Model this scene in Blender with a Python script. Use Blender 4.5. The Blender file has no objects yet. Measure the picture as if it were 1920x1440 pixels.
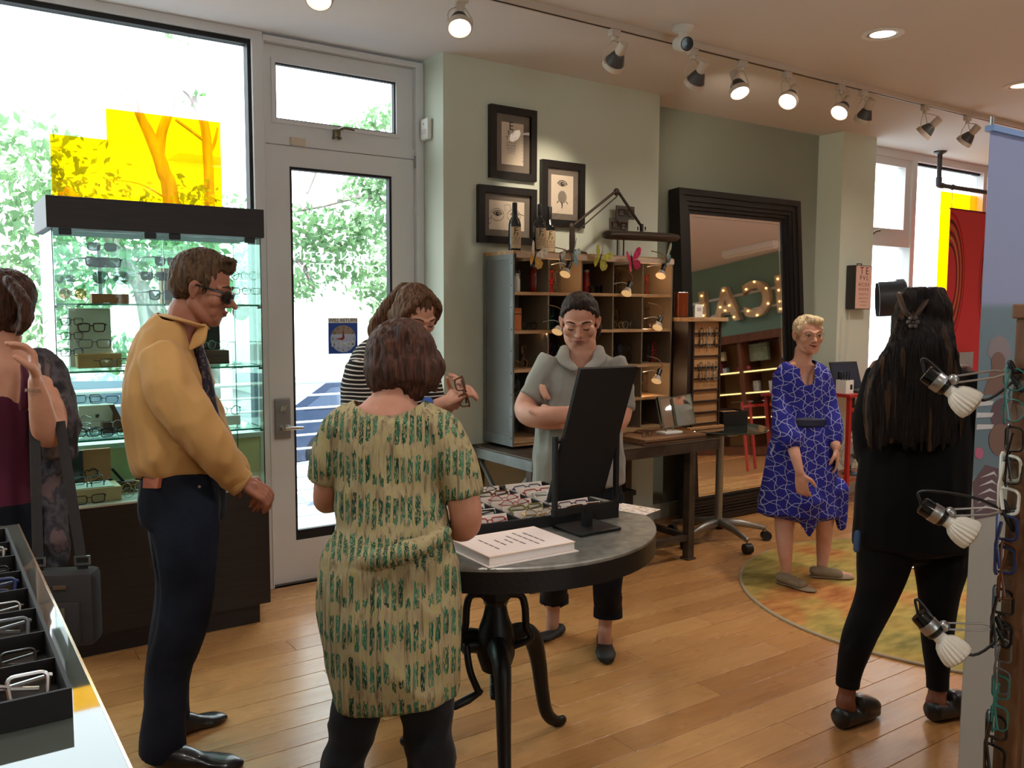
import bpy, bmesh, math, random
import numpy as np
from mathutils import Vector, Matrix, Euler, noise

random.seed(7); np.random.seed(7)
SC = bpy.context.scene
COL = SC.collection
PI = math.pi

# ------------------------------------------------------------------ camera
FPX, CAMH = 1620.0, 1.55
PITCH, YAW, ROLL = .0862, .6006, .0039
def _axes():
    cp, sp, cy, sy = math.cos(PITCH), math.sin(PITCH), math.cos(YAW), math.sin(YAW)
    fwd = np.array([sy*cp, cy*cp, -sp]); right = np.array([cy, -sy, 0.]); up = np.cross(right, fwd)
    c, s = math.cos(ROLL), math.sin(ROLL)
    return c*right+s*up, -s*right+c*up, fwd
CR, CU, CF = _axes()
CO = np.array([0., 0., CAMH])
cam_data = bpy.data.cameras.new('camera'); cam = bpy.data.objects.new('camera', cam_data); COL.objects.link(cam)
cam_data.sensor_width = 36.0; cam_data.lens = FPX/1920*36.0; cam_data.clip_start = .05; cam_data.clip_end = 300
cam.matrix_world = Matrix(((CR[0], CU[0], -CF[0], CO[0]), (CR[1], CU[1], -CF[1], CO[1]), (CR[2], CU[2], -CF[2], CO[2]), (0, 0, 0, 1)))
SC.camera = cam

# ------------------------------------------------------------------ world, exposure, daylight
SC.view_settings.view_transform = 'Standard'; SC.view_settings.look = 'None'
SC.view_settings.gamma = 1.0; SC.view_settings.use_curve_mapping = False
SC.view_settings.exposure = -.72
world = bpy.data.worlds.new('sky'); SC.world = world; world.use_nodes = True
wn = world.node_tree.nodes; wl = world.node_tree.links
bg = wn['Background']
bg.inputs['Color'].default_value = (.84, .92, 1.0, 1); bg.inputs['Strength'].default_value = 10.5
def add_light(name, kind, loc, energy, color=(1, 1, 1), size=.2, size_y=None, rot=None, target=None, spot=None, blend=.5):
    d = bpy.data.lights.new(name, kind); d.energy = energy; d.color = color
    o = bpy.data.objects.new(name, d); COL.objects.link(o); o.location = loc
    if kind == 'AREA':
        d.size = size
        if size_y: d.shape = 'RECTANGLE'; d.size_y = size_y
        else: d.shape = 'DISK'
    elif kind in ('POINT', 'SPOT'): d.shadow_soft_size = size
    elif kind == 'SUN': d.angle = size
    if kind == 'SPOT': d.spot_size = spot; d.spot_blend = blend
    if rot: o.rotation_euler = rot
    if target is not None:
        o.rotation_euler = (Vector(target)-Vector(loc)).to_track_quat('-Z', 'Y').to_euler()
    return o
add_light('sun', 'SUN', (0, 12, 20), 20.0, (1, .95, .86), math.radians(.6), rot=(math.radians(28), math.radians(-14), 0))
SC.cycles.max_bounces = 10; SC.cycles.transparent_max_bounces = 40; SC.cycles.sample_clamp_indirect = 6.0
SC.cycles.caustics_reflective = False; SC.cycles.caustics_refractive = False

# ------------------------------------------------------------------ pixels to places
def ray(x, y): return CR*((x-960)/FPX)+CU*((720-y)/FPX)+CF
def AA(x, y, ax, v):
    d = ray(x, y); return CO+d*((v-CO[ax])/d[ax])
def AX(x, y, v): return AA(x, y, 0, v)
def AY(x, y, v): return AA(x, y, 1, v)
def FL(x, y, z=0.): return AA(x, y, 2, z)
def AD(x, y, d): return CO+ray(x, y)*d
def DEP(P): return float(np.dot(np.array(P)-CO, CF))
def PX(n, d): return n*d/FPX

# ------------------------------------------------------------------ materials
def lin(c):
    return tuple((v/255/12.92 if v/255 <= .04045 else ((v/255+.055)/1.055)**2.4) for v in c)+(1.0,)
MATS = {}
def mat(name, rgb=(200, 200, 200), rough=.5, metal=0., noise_=None, bump=None, spec=.5, trans=0., emit=None, coat=0., sheen=0., ior=1.45, sub=0.):
    """noise_ = (scale, second colour, stretch xyz); bump = (scale, strength, stretch)"""
    if name in MATS: return MATS[name]
    m = bpy.data.materials.new(name); m.use_nodes = True; MATS[name] = m
    nt = m.node_tree; b = nt.nodes['Principled BSDF']
    b.inputs['Base Color'].default_value = lin(rgb); b.inputs['Roughness'].default_value = rough
    b.inputs['Metallic'].default_value = metal; b.inputs['Specular IOR Level'].default_value = spec
    b.inputs['IOR'].default_value = ior
    if trans: b.inputs['Transmission Weight'].default_value = trans
    if coat: b.inputs['Coat Weight'].default_value = coat
    if sheen: b.inputs['Sheen Weight'].default_value = sheen
    if sub:
        b.inputs['Subsurface Weight'].default_value = sub; b.inputs['Subsurface Radius'].default_value = (1, .35, .2); b.inputs['Subsurface Scale'].default_value = .01
    if emit: b.inputs['Emission Color'].default_value = lin(emit[0]); b.inputs['Emission Strength'].default_value = emit[1]
    def tex(scale, stretch, detail=4):
        tc = nt.nodes.new('ShaderNodeTexCoord'); mp = nt.nodes.new('ShaderNodeMapping'); n = nt.nodes.new('ShaderNodeTexNoise')
        mp.inputs['Scale'].default_value = stretch; n.inputs['Scale'].default_value = scale; n.inputs['Detail'].default_value = detail
        nt.links.new(tc.outputs['Object'], mp.inputs[0]); nt.links.new(mp.outputs[0], n.inputs['Vector']); return n
    if noise_:
        n = tex(noise_[0], noise_[2] if len(noise_) > 2 else (1, 1, 1)); r = nt.nodes.new('ShaderNodeValToRGB')
        r.color_ramp.elements[0].position = .35; r.color_ramp.elements[1].position = .65
        r.color_ramp.elements[0].color = lin(rgb); r.color_ramp.elements[1].color = lin(noise_[1])
        nt.links.new(n.outputs['Fac'], r.inputs[0]); nt.links.new(r.outputs[0], b.inputs['Base Color'])
    if bump:
        n = tex(bump[0], bump[2] if len(bump) > 2 else (1, 1, 1)); bp = nt.nodes.new('ShaderNodeBump')
        bp.inputs['Strength'].default_value = bump[1]; bp.inputs['Distance'].default_value = .01
        nt.links.new(n.outputs['Fac'], bp.inputs['Height']); nt.links.new(bp.outputs[0], b.inputs['Normal'])
    return m
def sheet_glass(name, tint=(255, 255, 255), refl=.08, rough=0.):
    """thin pane: lets light straight through with a tint and mirrors a little"""
    if name in MATS: return MATS[name]
    m = bpy.data.materials.new(name); m.use_nodes = True; MATS[name] = m; nt = m.node_tree
    nt.nodes.clear(); out = nt.nodes.new('ShaderNodeOutputMaterial'); t = nt.nodes.new('ShaderNodeBsdfTransparent'); g = nt.nodes.new('ShaderNodeBsdfGlossy')
    mx = nt.nodes.new('ShaderNodeMixShader'); lw = nt.nodes.new('ShaderNodeLayerWeight'); lw.inputs['Blend'].default_value = .5
    pw = nt.nodes.new('ShaderNodeMath'); pw.operation = 'POWER'; pw.inputs[1].default_value = 5.0; nt.links.new(lw.outputs['Facing'], pw.inputs[0])
    mul = nt.nodes.new('ShaderNodeMath'); mul.operation = 'MULTIPLY_ADD'; mul.inputs[1].default_value = .7; mul.inputs[2].default_value = refl*.5
    t.inputs[0].default_value = lin(tint); g.inputs['Roughness'].default_value = rough; g.inputs['Color'].default_value = (1, 1, 1, 1)
    nt.links.new(pw.outputs[0], mul.inputs[0]); nt.links.new(mul.outputs[0], mx.inputs[0])
    nt.links.new(t.outputs[0], mx.inputs[1]); nt.links.new(g.outputs[0], mx.inputs[2]); nt.links.new(mx.outputs[0], out.inputs[0])
    return m

class NT:
    """small helper for longer node graphs"""
    def __init__(s, name, rough=.8, spec=.3):
        s.m = bpy.data.materials.new(name); s.m.use_nodes = True; MATS[name] = s.m; s.nt = s.m.node_tree; s.b = s.nt.nodes['Principled BSDF']
        s.b.inputs['Roughness'].default_value = rough; s.b.inputs['Specular IOR Level'].default_value = spec
    def _in(s, sock, v):
        if v is None: return
        if isinstance(v, bpy.types.NodeSocket): s.nt.links.new(v, sock)
        else: sock.default_value = v
    def coord(s, kind='Object', scale=(1, 1, 1), rot=(0, 0, 0), loc=(0, 0, 0)):
        tc = s.nt.nodes.new('ShaderNodeTexCoord'); mp = s.nt.nodes.new('ShaderNodeMapping')
        mp.inputs['Scale'].default_value = scale; mp.inputs['Rotation'].default_value = rot; mp.inputs['Location'].default_value = loc
        s.nt.links.new(tc.outputs[kind], mp.inputs[0]); return mp.outputs[0]
    def sep(s, v):
        n = s.nt.nodes.new('ShaderNodeSeparateXYZ'); s._in(n.inputs[0], v); return n.outputs
    def comb(s, x, y, z):
        n = s.nt.nodes.new('ShaderNodeCombineXYZ')
        for i, v in enumerate((x, y, z)): s._in(n.inputs[i], v)
        return n.outputs[0]
    def math(s, op, a, b=None, c=None, clamp=False):
        n = s.nt.nodes.new('ShaderNodeMath'); n.operation = op; n.use_clamp = clamp
        for i, v in enumerate((a, b, c)): s._in(n.inputs[i], v)
        return n.outputs[0]
    def noise(s, vec, scale=5, detail=3, out='Fac'):
        n = s.nt.nodes.new('ShaderNodeTexNoise'); s._in(n.inputs['Vector'], vec); n.inputs['Scale'].default_value = scale; n.inputs['Detail'].default_value = detail
        return n.outputs[out]
    def voronoi(s, vec, scale=5, feature='F1', out='Distance'):
        n = s.nt.nodes.new('ShaderNodeTexVoronoi'); n.feature = feature; s._in(n.inputs['Vector'], vec); n.inputs['Scale'].default_value = scale; return n.outputs[out]
    def ramp(s, f, stops, interp='LINEAR'):
        n = s.nt.nodes.new('ShaderNodeValToRGB'); s._in(n.inputs[0], f); e = n.color_ramp.elements; n.color_ramp.interpolation = interp
        while len(e) < len(stops): e.new(.5)
        for i, (p, c) in enumerate(stops): e[i].position = p; e[i].color = lin(c)
        return n.outputs[0]
    def mix(s, f, a, b, mode='MIX'):
        n = s.nt.nodes.new('ShaderNodeMix'); n.data_type = 'RGBA'; n.blend_type = mode
        s._in(n.inputs[0], f)
        s._in(n.inputs[6], lin(a) if isinstance(a, tuple) and len(a) == 3 else a); s._in(n.inputs[7], lin(b) if isinstance(b, tuple) and len(b) == 3 else b)
        return n.outputs[2]
    def color(s, v): s._in(s.b.inputs['Base Color'], v)
    def bump(s, h, strength=.3, dist=.01):
        n = s.nt.nodes.new('ShaderNodeBump'); n.inputs['Strength'].default_value = strength; n.inputs['Distance'].default_value = dist
        s._in(n.inputs['Height'], h); s.nt.links.new(n.outputs[0], s.b.inputs['Normal'])
    def alpha(s, v): s._in(s.b.inputs['Alpha'], v)

# ------------------------------------------------------------------ mesh builder
def V(p): return Vector((float(p[0]), float(p[1]), float(p[2])))
def basis(d, hint=None):
    d = V(d).normalized(); h = V(hint) if hint is not None else (Vector((0, 0, 1)) if abs(d.z) < .95 else Vector((1, 0, 0)))
    u = h-d*h.dot(d)
    if u.length < 1e-6: u = Vector((0, 1, 0))-d*d.y
    u.normalize(); return u, d.cross(u), d
def spline(pts, n=6):
    """Catmull-Rom through rows of numbers"""
    P = [np.array(p, float) for p in pts]
    if len(P) < 3: return P if len(P) < 2 else [P[0]+(P[1]-P[0])*t for t in np.linspace(0, 1, n+1)]
    out = []
    for i in range(len(P)-1):
        a = P[i-1] if i else 2*P[0]-P[1]; b = P[i]; c = P[i+1]; d = P[i+2] if i+2 < len(P) else 2*P[-1]-P[-2]
        for k in range(n):
            t = k/n; out.append(.5*((2*b)+(c-a)*t+(2*a-5*b+4*c-d)*t*t+(3*b-a-3*c+d)*t**3))
    out.append(P[-1]); return out
class MB:
    def __init__(s): s.v = []; s.f = []
    def add(s, vs, fs):
        o = len(s.v); s.v += [tuple(map(float, p)) for p in vs]; s.f += [tuple(i+o for i in f) for f in fs]; return s
    def box(s, lo, hi, M=None):
        x0, y0, z0 = lo; x1, y1, z1 = hi
        vs = [(x0, y0, z0), (x1, y0, z0), (x1, y1, z0), (x0, y1, z0), (x0, y0, z1), (x1, y0, z1), (x1, y1, z1), (x0, y1, z1)]
        if M is not None: vs = [M @ Vector(p) for p in vs]
        return s.add(vs, [(0, 3, 2, 1), (4, 5, 6, 7), (0, 1, 5, 4), (1, 2, 6, 5), (2, 3, 7, 6), (3, 0, 4, 7)])
    def bbox(s, lo, hi, b=.004, M=None):
        """box with chamfered edges"""
        bm = bmesh.new(); bmesh.ops.create_cube(bm, size=1)
        for v in bm.verts: v.co = Vector([(lo[i]+hi[i])/2+v.co[i]*(hi[i]-lo[i]) for i in range(3)])
        bmesh.ops.bevel(bm, geom=bm.edges[:], offset=b, segments=2, affect='EDGES', profile=.5)
        if M is not None: bm.transform(M)
        return s.bm(bm)
    def bm(s, bm):
        bm.verts.index_update(); s.add([v.co for v in bm.verts], [[v.index for v in f.verts] for f in bm.faces]); bm.free(); return s
    def beam(s, a, b, w, h, up=None):
        a, b = V(a), V(b); u, r, d = basis(b-a, up); L = (b-a).length
        M = Matrix(((r.x, u.x, d.x, a.x), (r.y, u.y, d.y, a.y), (r.z, u.z, d.z, a.z), (0, 0, 0, 1)))
        return s.box((-w/2, -h/2, 0), (w/2, h/2, L), M)
    def cyl(s, a, b, r, r2=None, seg=16, cap=True):
        a, b = V(a), V(b); r2 = r if r2 is None else r2; u, w, d = basis(b-a)
        vs = []; 
        for p, q in ((a, r), (b, r2)):
            vs += [p+(u*math.cos(t)+w*math.sin(t))*q for t in [2*PI*i/seg for i in range(seg)]]
        fs = [(i, (i+1) % seg, seg+(i+1) % seg, seg+i) for i in range(seg)]
        if cap: fs += [tuple(range(seg-1, -1, -1)), tuple(range(seg, 2*seg))]
        return s.add(vs, fs)
    def tube(s, path, r, seg=8, closed=False, k=1., side=None, round_=False):
        """loft of rings along a path; r number or list; ring radius r along side, r*k across"""
        P = [V(p) for p in path]; n = len(P); rs = list(r) if hasattr(r, '__len__') else [r]*n
        ks = list(k) if hasattr(k, '__len__') else [k]*n
        if round_:
            d0 = (P[0]-P[1]).normalized(); d1 = (P[-1]-P[-2]).normalized(); r0, r1 = rs[0], rs[-1]; pre = []; post = []
            for a in (.97, .8, .5): pre.append((P[0]+d0*r0*math.sin(a*PI/2)*round_, r0*math.cos(a*PI/2))); 
            for a in (.5, .8, .97): post.append((P[-1]+d1*r1*math.sin(a*PI/2)*round_, r1*math.cos(a*PI/2)))
            P = [p for p, _ in pre]+P+[p for p, _ in post]; rs = [q for _, q in pre]+rs+[q for _, q in post]; ks = [ks[0]]*3+ks+[ks[-1]]*3; n = len(P)
        vs = []; prev = None
        for i in range(n):
            if closed: t = P[(i+1) % n]-P[i-1]
            else: t = P[min(i+1, n-1)]-P[max(i-1, 0)]
            if t.length < 1e-9: t = Vector((0, 0, 1))
            if side is not None: u, w, d = basis(t, side)
            else: u, w, d = basis(t, prev)
            prev = u
            vs += [P[i]+u*math.cos(a)*rs[i]+w*math.sin(a)*rs[i]*ks[i] for a in [2*PI*j/seg for j in range(seg)]]
        m = n if closed else n-1; fs = []
        for i in range(m):
            a, b = i*seg, ((i+1) % n)*seg
            fs += [(a+j, a+(j+1) % seg, b+(j+1) % seg, b+j) for j in range(seg)]
        if not closed: fs += [tuple(range(seg-1, -1, -1)), tuple(range((n-1)*seg, n*seg))]
        return s.add(vs, fs)
    def ball(s, c, r, seg=16, rings=10, M=None):
        r = (r, r, r) if not hasattr(r, '__len__') else r; vs = []; fs = []
        for i in range(1, rings):
            a = PI*i/rings
            for j in range(seg): vs.append(Vector((r[0]*math.sin(a)*math.cos(2*PI*j/seg), r[1]*math.sin(a)*math.sin(2*PI*j/seg), r[2]*math.cos(a))))
        vs += [Vector((0, 0, r[2])), Vector((0, 0, -r[2]))]; t, b = len(vs)-2, len(vs)-1
        for i in range(rings-2):
            fs += [(i*seg+j, (i+1)*seg+j, (i+1)*seg+(j+1) % seg, i*seg+(j+1) % seg) for j in range(seg)]
        fs += [(t, j, (j+1) % seg) for j in range(seg)]+[(b, (rings-2)*seg+(j+1) % seg, (rings-2)*seg+j) for j in range(seg)]
        c = V(c); vs = [(M.to_3x3() @ p if M is not None else p)+c for p in vs]
        return s.add(vs, fs)
    def lathe(s, prof, o=(0, 0, 0), axis=(0, 0, 1), seg=24, cap=True):
        u, w, d = basis(axis); o = V(o); vs = []; n = len(prof)
        for r, z in prof: vs += [o+d*z+(u*math.cos(a)+w*math.sin(a))*r for a in [2*PI*j/seg for j in range(seg)]]
        fs = [(i*seg+j, i*seg+(j+1) % seg, (i+1)*seg+(j+1) % seg, (i+1)*seg+j) for i in range(n-1) for j in range(seg)]
        if cap: fs += [tuple(range(seg-1, -1, -1)), tuple(range((n-1)*seg, n*seg))]
        return s.add(vs, fs)
    def prism(s, poly, ext, o=(0, 0, 0), u=(1, 0, 0), v=(0, 0, 1)):
        """2D outline (in u,v at o) extruded by the vector ext"""
        o, u, v, ext = V(o), V(u), V(v), V(ext); n = len(poly)
        a = [o+u*p[0]+v*p[1] for p in poly]; vs = a+[p+ext for p in a]
        return s.add(vs, [tuple(range(n-1, -1, -1)), tuple(range(n, 2*n))]+[(i, (i+1) % n, n+(i+1) % n, n+i) for i in range(n)])
    def quad(s, a, b, c, d): return s.add([a, b, c, d], [(0, 1, 2, 3)])
    def frame(s, u0, v0, u1, v1, w, d0, d1, o=(0, 0, 0), u=(1, 0, 0), v=(0, 0, 1), n=(0, 1, 0)):
        """rectangular picture-frame ring, width w (number or l,r,b,t), from depth d0 to d1 along n"""
        l, r, b, t = w if hasattr(w, '__len__') else (w,)*4
        o, u, v, n = V(o), V(u), V(v), V(n); vs = []
        for d in (d0, d1):
            for a, c in ((u0, v0), (u1, v0), (u1, v1), (u0, v1), (u0+l, v0+b), (u1-r, v0+b), (u1-r, v1-t), (u0+l, v1-t)): vs.append(o+u*a+v*c+n*d)
        fs = []
        for i in range(4):
            j = (i+1) % 4; fs += [(i, j, 4+j, 4+i), (8+j, 8+i, 12+i, 12+j), (i, 8+i, 8+j, j), (4+i, 4+j, 12+j, 12+i)]
        return s.add(vs, fs)
    def mesh(s, name, inv=None):
        me = bpy.data.meshes.new(name)
        vs = s.v if inv is None else [inv @ Vector(p) for p in s.v]
        me.from_pydata(vs, [], s.f)
        bm = bmesh.new(); bm.from_mesh(me); bmesh.ops.recalc_face_normals(bm, faces=bm.faces[:]); bm.to_mesh(me); bm.free()
        return me
    def build(s, name, m, parent=None, smooth=False, world=False, label=None):
        inv = MW(parent).inverted() if (world and parent is not None) else None
        me = s.mesh(name, inv); return link(name, me, m, parent, smooth, label)
def MW(o):
    m = Matrix.LocRotScale(o.location, o.rotation_euler, o.scale)
    return MW(o.parent) @ m if o.parent else m
def link(name, me, m, parent=None, smooth=False, label=None):
    if m is not None and not me.materials: me.materials.append(m)
    if smooth:
        for p in me.polygons: p.use_smooth = True
        if smooth != 'all':
            bm = bmesh.new(); bm.from_mesh(me)
            for e in bm.edges:
                if len(e.link_faces) == 2 and e.calc_face_angle(0) > math.radians(40): e.smooth = False
            bm.to_mesh(me); bm.free()
    o = bpy.data.objects.new(name, me); COL.objects.link(o)
    if parent is not None: o.parent = parent
    if label: o['label'] = label
    return o
def tag(o, label=None, cat=None, group=None, kind=None):
    if label: o['label'] = label
    if cat: o['category'] = cat
    if group: o['group'] = group
    if kind: o['kind'] = kind
    return o
def thing(name, label, cat, loc=(0, 0, 0), rotz=0, group=None, rot=None):
    o = bpy.data.objects.new(name, None); COL.objects.link(o); o.empty_display_size = .1
    o.location = V(loc); o.rotation_euler = rot if rot is not None else (0, 0, rotz)
    return tag(o, label, cat, group)
def struct(o): o['kind'] = 'structure'; return o
KIDS = {}
def kids(o): return [c for c in COL.objects if c.parent is o]
def dup(root, loc, rot=(0, 0, 0), label=None, group=None, scale=None):
    def cp(o, parent):
        c = o.copy(); COL.objects.link(c); c.parent = parent
        for k in KIDS.get(o.name) or kids(o): cp(k, c)
        return c
    r = cp(root, None); r.location = V(loc); r.rotation_euler = rot
    if scale: r.scale = (scale,)*3
    if label: r['label'] = label
    if group: r['group'] = group
    return r
def voxel(mb, size, smooth=3, fac=.5):
    """melt overlapping closed shapes into one continuous surface"""
    me = mb.mesh('melt'); o = bpy.data.objects.new('melt', me); COL.objects.link(o)
    r = o.modifiers.new('r', 'REMESH'); r.mode = 'VOXEL'; r.voxel_size = size; r.adaptivity = 0
    if smooth: s = o.modifiers.new('s', 'SMOOTH'); s.iterations = smooth; s.factor = fac
    dg = bpy.context.evaluated_depsgraph_get(); out = bpy.data.meshes.new_from_object(o.evaluated_get(dg))
    bpy.data.objects.remove(o); bpy.data.meshes.remove(me); return out
def mesh_np(me):
    a = np.empty(len(me.vertices)*3); me.vertices.foreach_get('co', a); return a.reshape(-1, 3)
def mesh_set(me, a): me.vertices.foreach_set('co', a.ravel()); me.update()
def text_mesh(txt, size, ext=.0, align='CENTER', font_scale=(1, 1)):
    c = bpy.data.curves.new('txt', 'FONT'); c.body = txt; c.size = size; c.extrude = ext; c.align_x = align; c.align_y = 'CENTER'; c.resolution_u = 3
    o = bpy.data.objects.new('txt', c); COL.objects.link(o); dg = bpy.context.evaluated_depsgraph_get()
    me = bpy.data.meshes.new_from_object(o.evaluated_get(dg)); bpy.data.objects.remove(o); bpy.data.curves.remove(c); return me
def lettering(name, txt, size, M, m, parent=None, ext=.0004, world=False):
    """flat print; M maps text x,y plane to the surface"""
    me = text_mesh(txt, size, ext); me.transform(M)
    if world and parent is not None: me.transform(MW(parent).inverted())
    me.materials.clear(); return link(name, me, m, parent)
def frame_mat(o, u, v):
    """matrix taking text x to u, y to v at o"""
    u, v = V(u).normalized(), V(v).normalized(); n = u.cross(v)
    return Matrix(((u.x, v.x, n.x, o[0]), (u.y, v.y, n.y, o[1]), (u.z, v.z, n.z, o[2]), (0, 0, 0, 1)))
# ================================================================== the room
YW, YP, YA, ZC, XJ = 4.676, 4.375, 4.62, 3.0, 2.515     # shop-front plane, picture wall, alcove wall, ceiling, jamb
XL, XR, YB = -2.6, 10.6, -3.2
M_wall = mat('sage_paint', (204, 210, 194), .85, bump=(220, .04))
M_dark = mat('olive_paint', (138, 141, 127), .85, bump=(220, .04))
M_teal = mat('teal_paint', (120, 150, 134), .85)
M_ceil = mat('ceiling_paint', (226, 222, 222), .9)
M_alu = mat('aluminium_frame', (222, 221, 222), .42, .0, bump=(60, .02))
M_cream = mat('cream_paint', (232, 214, 170), .8)
M_blk = mat('black_satin', (18, 16, 16), .45)
M_rub = mat('rubber_gasket', (20, 19, 22), .6)
M_glass = sheet_glass('window_glass', (250, 253, 251), .05)
M_white = mat('white_plastic', (226, 224, 216), .5)
M_steel = mat('brushed_steel', (160, 160, 160), .32, .9, bump=(40, .05, (1, 12, 1)))

def plank_material():
    n = NT('bamboo_plank', .3, .5); v = n.coord('Object', (1.2, 26, 1))
    oi = n.nt.nodes.new('ShaderNodeObjectInfo')
    a = n.noise(v, 3, 5); b = n.noise(n.coord('Object', (1, 5, 1)), 2.2, 3)
    c1 = n.ramp(a, [(.3, (172, 120, 70)), (.7, (200, 148, 92))]); c2 = n.ramp(oi.outputs['Random'], [(0, (160, 108, 60)), (.5, (188, 134, 80)), (1, (206, 156, 100))])
    n.color(n.mix(.5, c1, c2)); n._in(n.b.inputs['Roughness'], n.math('MULTIPLY_ADD', b, .16, .2)); n.bump(a, .06, .003)
    return n.m
M_plank = plank_material()
floor = struct(MB().box((XL, YB, -.09), (XR, YW+.05, -.012)).build('floor', mat('floor_underlay', (150, 104, 58), .5)))
PW, PL = .14, 1.8
pm = MB().bbox((.0008, .0008, -.012), (PL-.0008, PW-.0008, 0), .0016).mesh('plank'); pm.materials.append(M_plank)
edge = MB()
for r in range(32):
    y = .2+r*PW; off = -.9-(r*.67 % 1.0)*PL
    for c in range(6):
        x = off+c*PL
        if x > 9.0: continue
        # skip pieces wholly outside the view
        pts = [(x, y), (x+PL, y), (x+PL, y+PW), (x, y+PW)]; vis = False
        for px_, py_ in pts:
            d = DEP((px_, py_, 0)); 
            if d > .4:
                q = np.array([px_, py_, 0])-CO; u = 960+FPX*np.dot(q, CR)/d; w = 720-FPX*np.dot(q, CU)/d
                if -250 < u < 2170 and w < 1640: vis = True
        if not vis: continue
        o = bpy.data.objects.new('plank', pm); COL.objects.link(o); o.parent = floor; o.location = (x, y, 0)
rest = MB()                                     # the boards the camera never sees clearly, laid as one field
rest.box((XL, YB, -.012), (XR, .2, -.001)); rest.box((XL, .2, -.012), (-.95, YW, -.001))
rest.build('board_field', M_plank, floor)['kind'] = 'stuff'

ceiling = struct(MB().box((XL-.2, YB-.2, ZC), (XR+.2, YW+.12, ZC+.12)).build('ceiling', M_ceil))
def wall(name, lo, hi, m): return struct(MB().box(lo, hi).build(name, m))
wall('wall_back_pictures', (XJ, YP, 0), (4.20, YW+.1, ZC), M_wall)
wall('wall_back_alcove', (4.20, YA, 0), (6.27, YW+.1, ZC), M_dark)
wall('wall_back_pier', (6.255, YP+.01, 0), (6.71, YW+.1, ZC), M_wall)
wall('wall_left', (XL-.15, YB, 0), (XL, YW+.1, ZC), M_wall)
wall('wall_right', (XR, YB, 0), (XR+.15, YW+.1, ZC), M_teal)
wf = MB()
for lo, hi in (((XL, YB-.15, 0), (1.1, YB, ZC)), ((3.1, YB-.15, 0), (XR, YB, ZC)), ((1.1, YB-.15, 0), (3.1, YB, .9)), ((1.1, YB-.15, 2.4), (3.1, YB, ZC))): wf.box(lo, hi)
struct(wf.build('wall_front', M_wall))
w4 = struct(thing('added_fill_window', None, None, (2.1, YB, .8)))          # unseen window added behind the viewer to light the room's near side
MB().frame(1.1, .9, 3.1, 2.4, .06, -.12, -.02, o=(0, YB, 0)).build('window_frame', M_alu, w4, False, True)
MB().box((2.07, YB-.12, .96), (2.13, YB-.02, 2.34)).build('mullion', M_alu, w4, False, True)
for a, b in ((1.16, 2.07), (2.13, 3.04)): MB().box((a, YB-.08, .96), (b, YB-.072, 2.34)).build('pane', M_glass, w4, False, True)
wall('wall_sill', (XL, YW-.06, 0), (1.5, YW+.06, .86), M_cream)
# baseboards
M_base = mat('baseboard_paint', (206, 204, 188), .6)
struct(MB().box((4.20, YA-.015, 0), (6.25, YA, .11)).build('baseboard_alcove', M_base))
struct(MB().box((XJ+.001, YP-.014, 0), (4.2, YP, .10)).build('baseboard_back', M_base))
struct(MB().box((6.24, YP-.004, 0), (6.71, YP+.01, .10)).build('baseboard_pier', M_base))

# ---- big shop window
w1 = struct(thing('window_1', None, None, (XL, YW, .86)))
def part(mb, name, m, p, smooth=False, label=None): return mb.build(name, m, p, smooth, True, label)
part(MB().box((XL, YW-.07, 2.955), (1.555, YW+.06, 2.999)), 'head_frame', M_alu, w1)
part(MB().box((XL, YW-.045, 2.93), (1.5, YW+.02, 2.955)).box((1.482, YW-.045, .86), (1.50, YW+.02, 2.93)), 'gasket', M_rub, w1)
part(MB().box((1.50, YW-.07, 0.0), (1.556, YW+.06, 2.955)), 'mullion', M_alu, w1)
part(MB().box((-1.05, YW-.07, .86), (-.98, YW+.06, 2.93)), 'mullion', M_alu, w1)
part(MB().box((XL, YW-.09, .86), (1.50, YW+.05, .885)), 'window_sill', M_alu, w1)
part(MB().box((-.98, YW-.008, .885), (1.482, YW, 2.93)), 'pane', M_glass, w1)
part(MB().box((XL, YW-.008, .885), (-1.05, YW, 2.93)), 'pane', M_glass, w1)
# coloured film on the pane
M_film = sheet_glass('amber_film', (255, 214, 10), .04); M_film2 = sheet_glass('orange_film', (255, 150, 20), .04)
yf = YW-.0125
film = MB(); film.box((.548, yf, 1.9), (.795, yf+.002, 2.366)); film.box((.795, yf, 1.9), (1.343, yf+.002, 2.515))
part(film, 'amber_film', M_film, w1, label='amber yellow window film in a stepped shape')

# ---- door and transom
d1 = struct(thing('door_1', None, None, (1.556, YW, 0)))
def ring(x0, z0, x1, z1, w, y0, y1): return MB().frame(x0, z0, x1, z1, w, y0, y1)
part(ring(1.562, .012, 2.462, 2.428, (.138, .147, .234, .108), YW-.045, YW+.01), 'door_leaf', M_alu, d1)
part(ring(1.70, .246, 2.315, 2.32, .014, YW-.04, YW+.004), 'gasket', M_rub, d1)
part(MB().box((1.714, YW-.042, .26), (2.301, YW-.012, .302)), 'bottom_gasket', M_rub, d1)
part(MB().box((1.71, YW-.014, .26), (2.305, YW-.008, 2.31)), 'pane', M_glass, d1)
part(MB().box((1.556, YW-.05, 0), (2.51, YW+.05, .011)), 'threshold', M_steel, d1)
lp = part(MB().bbox((1.588, YW-.058, .83), (1.678, YW-.044, 1.055), .006), 'lock_plate', M_steel, d1)
part(MB().cyl((1.63, YW-.058, .893), (1.63, YW-.10, .893), .017).tube([(1.63, YW-.095, .893), (1.66, YW-.10, .893), (1.735, YW-.095, .889)], [.011, .01, .008], 10), 'lever', mat('worn_nickel', (190, 186, 176), .25, .95), lp, True)
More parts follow.
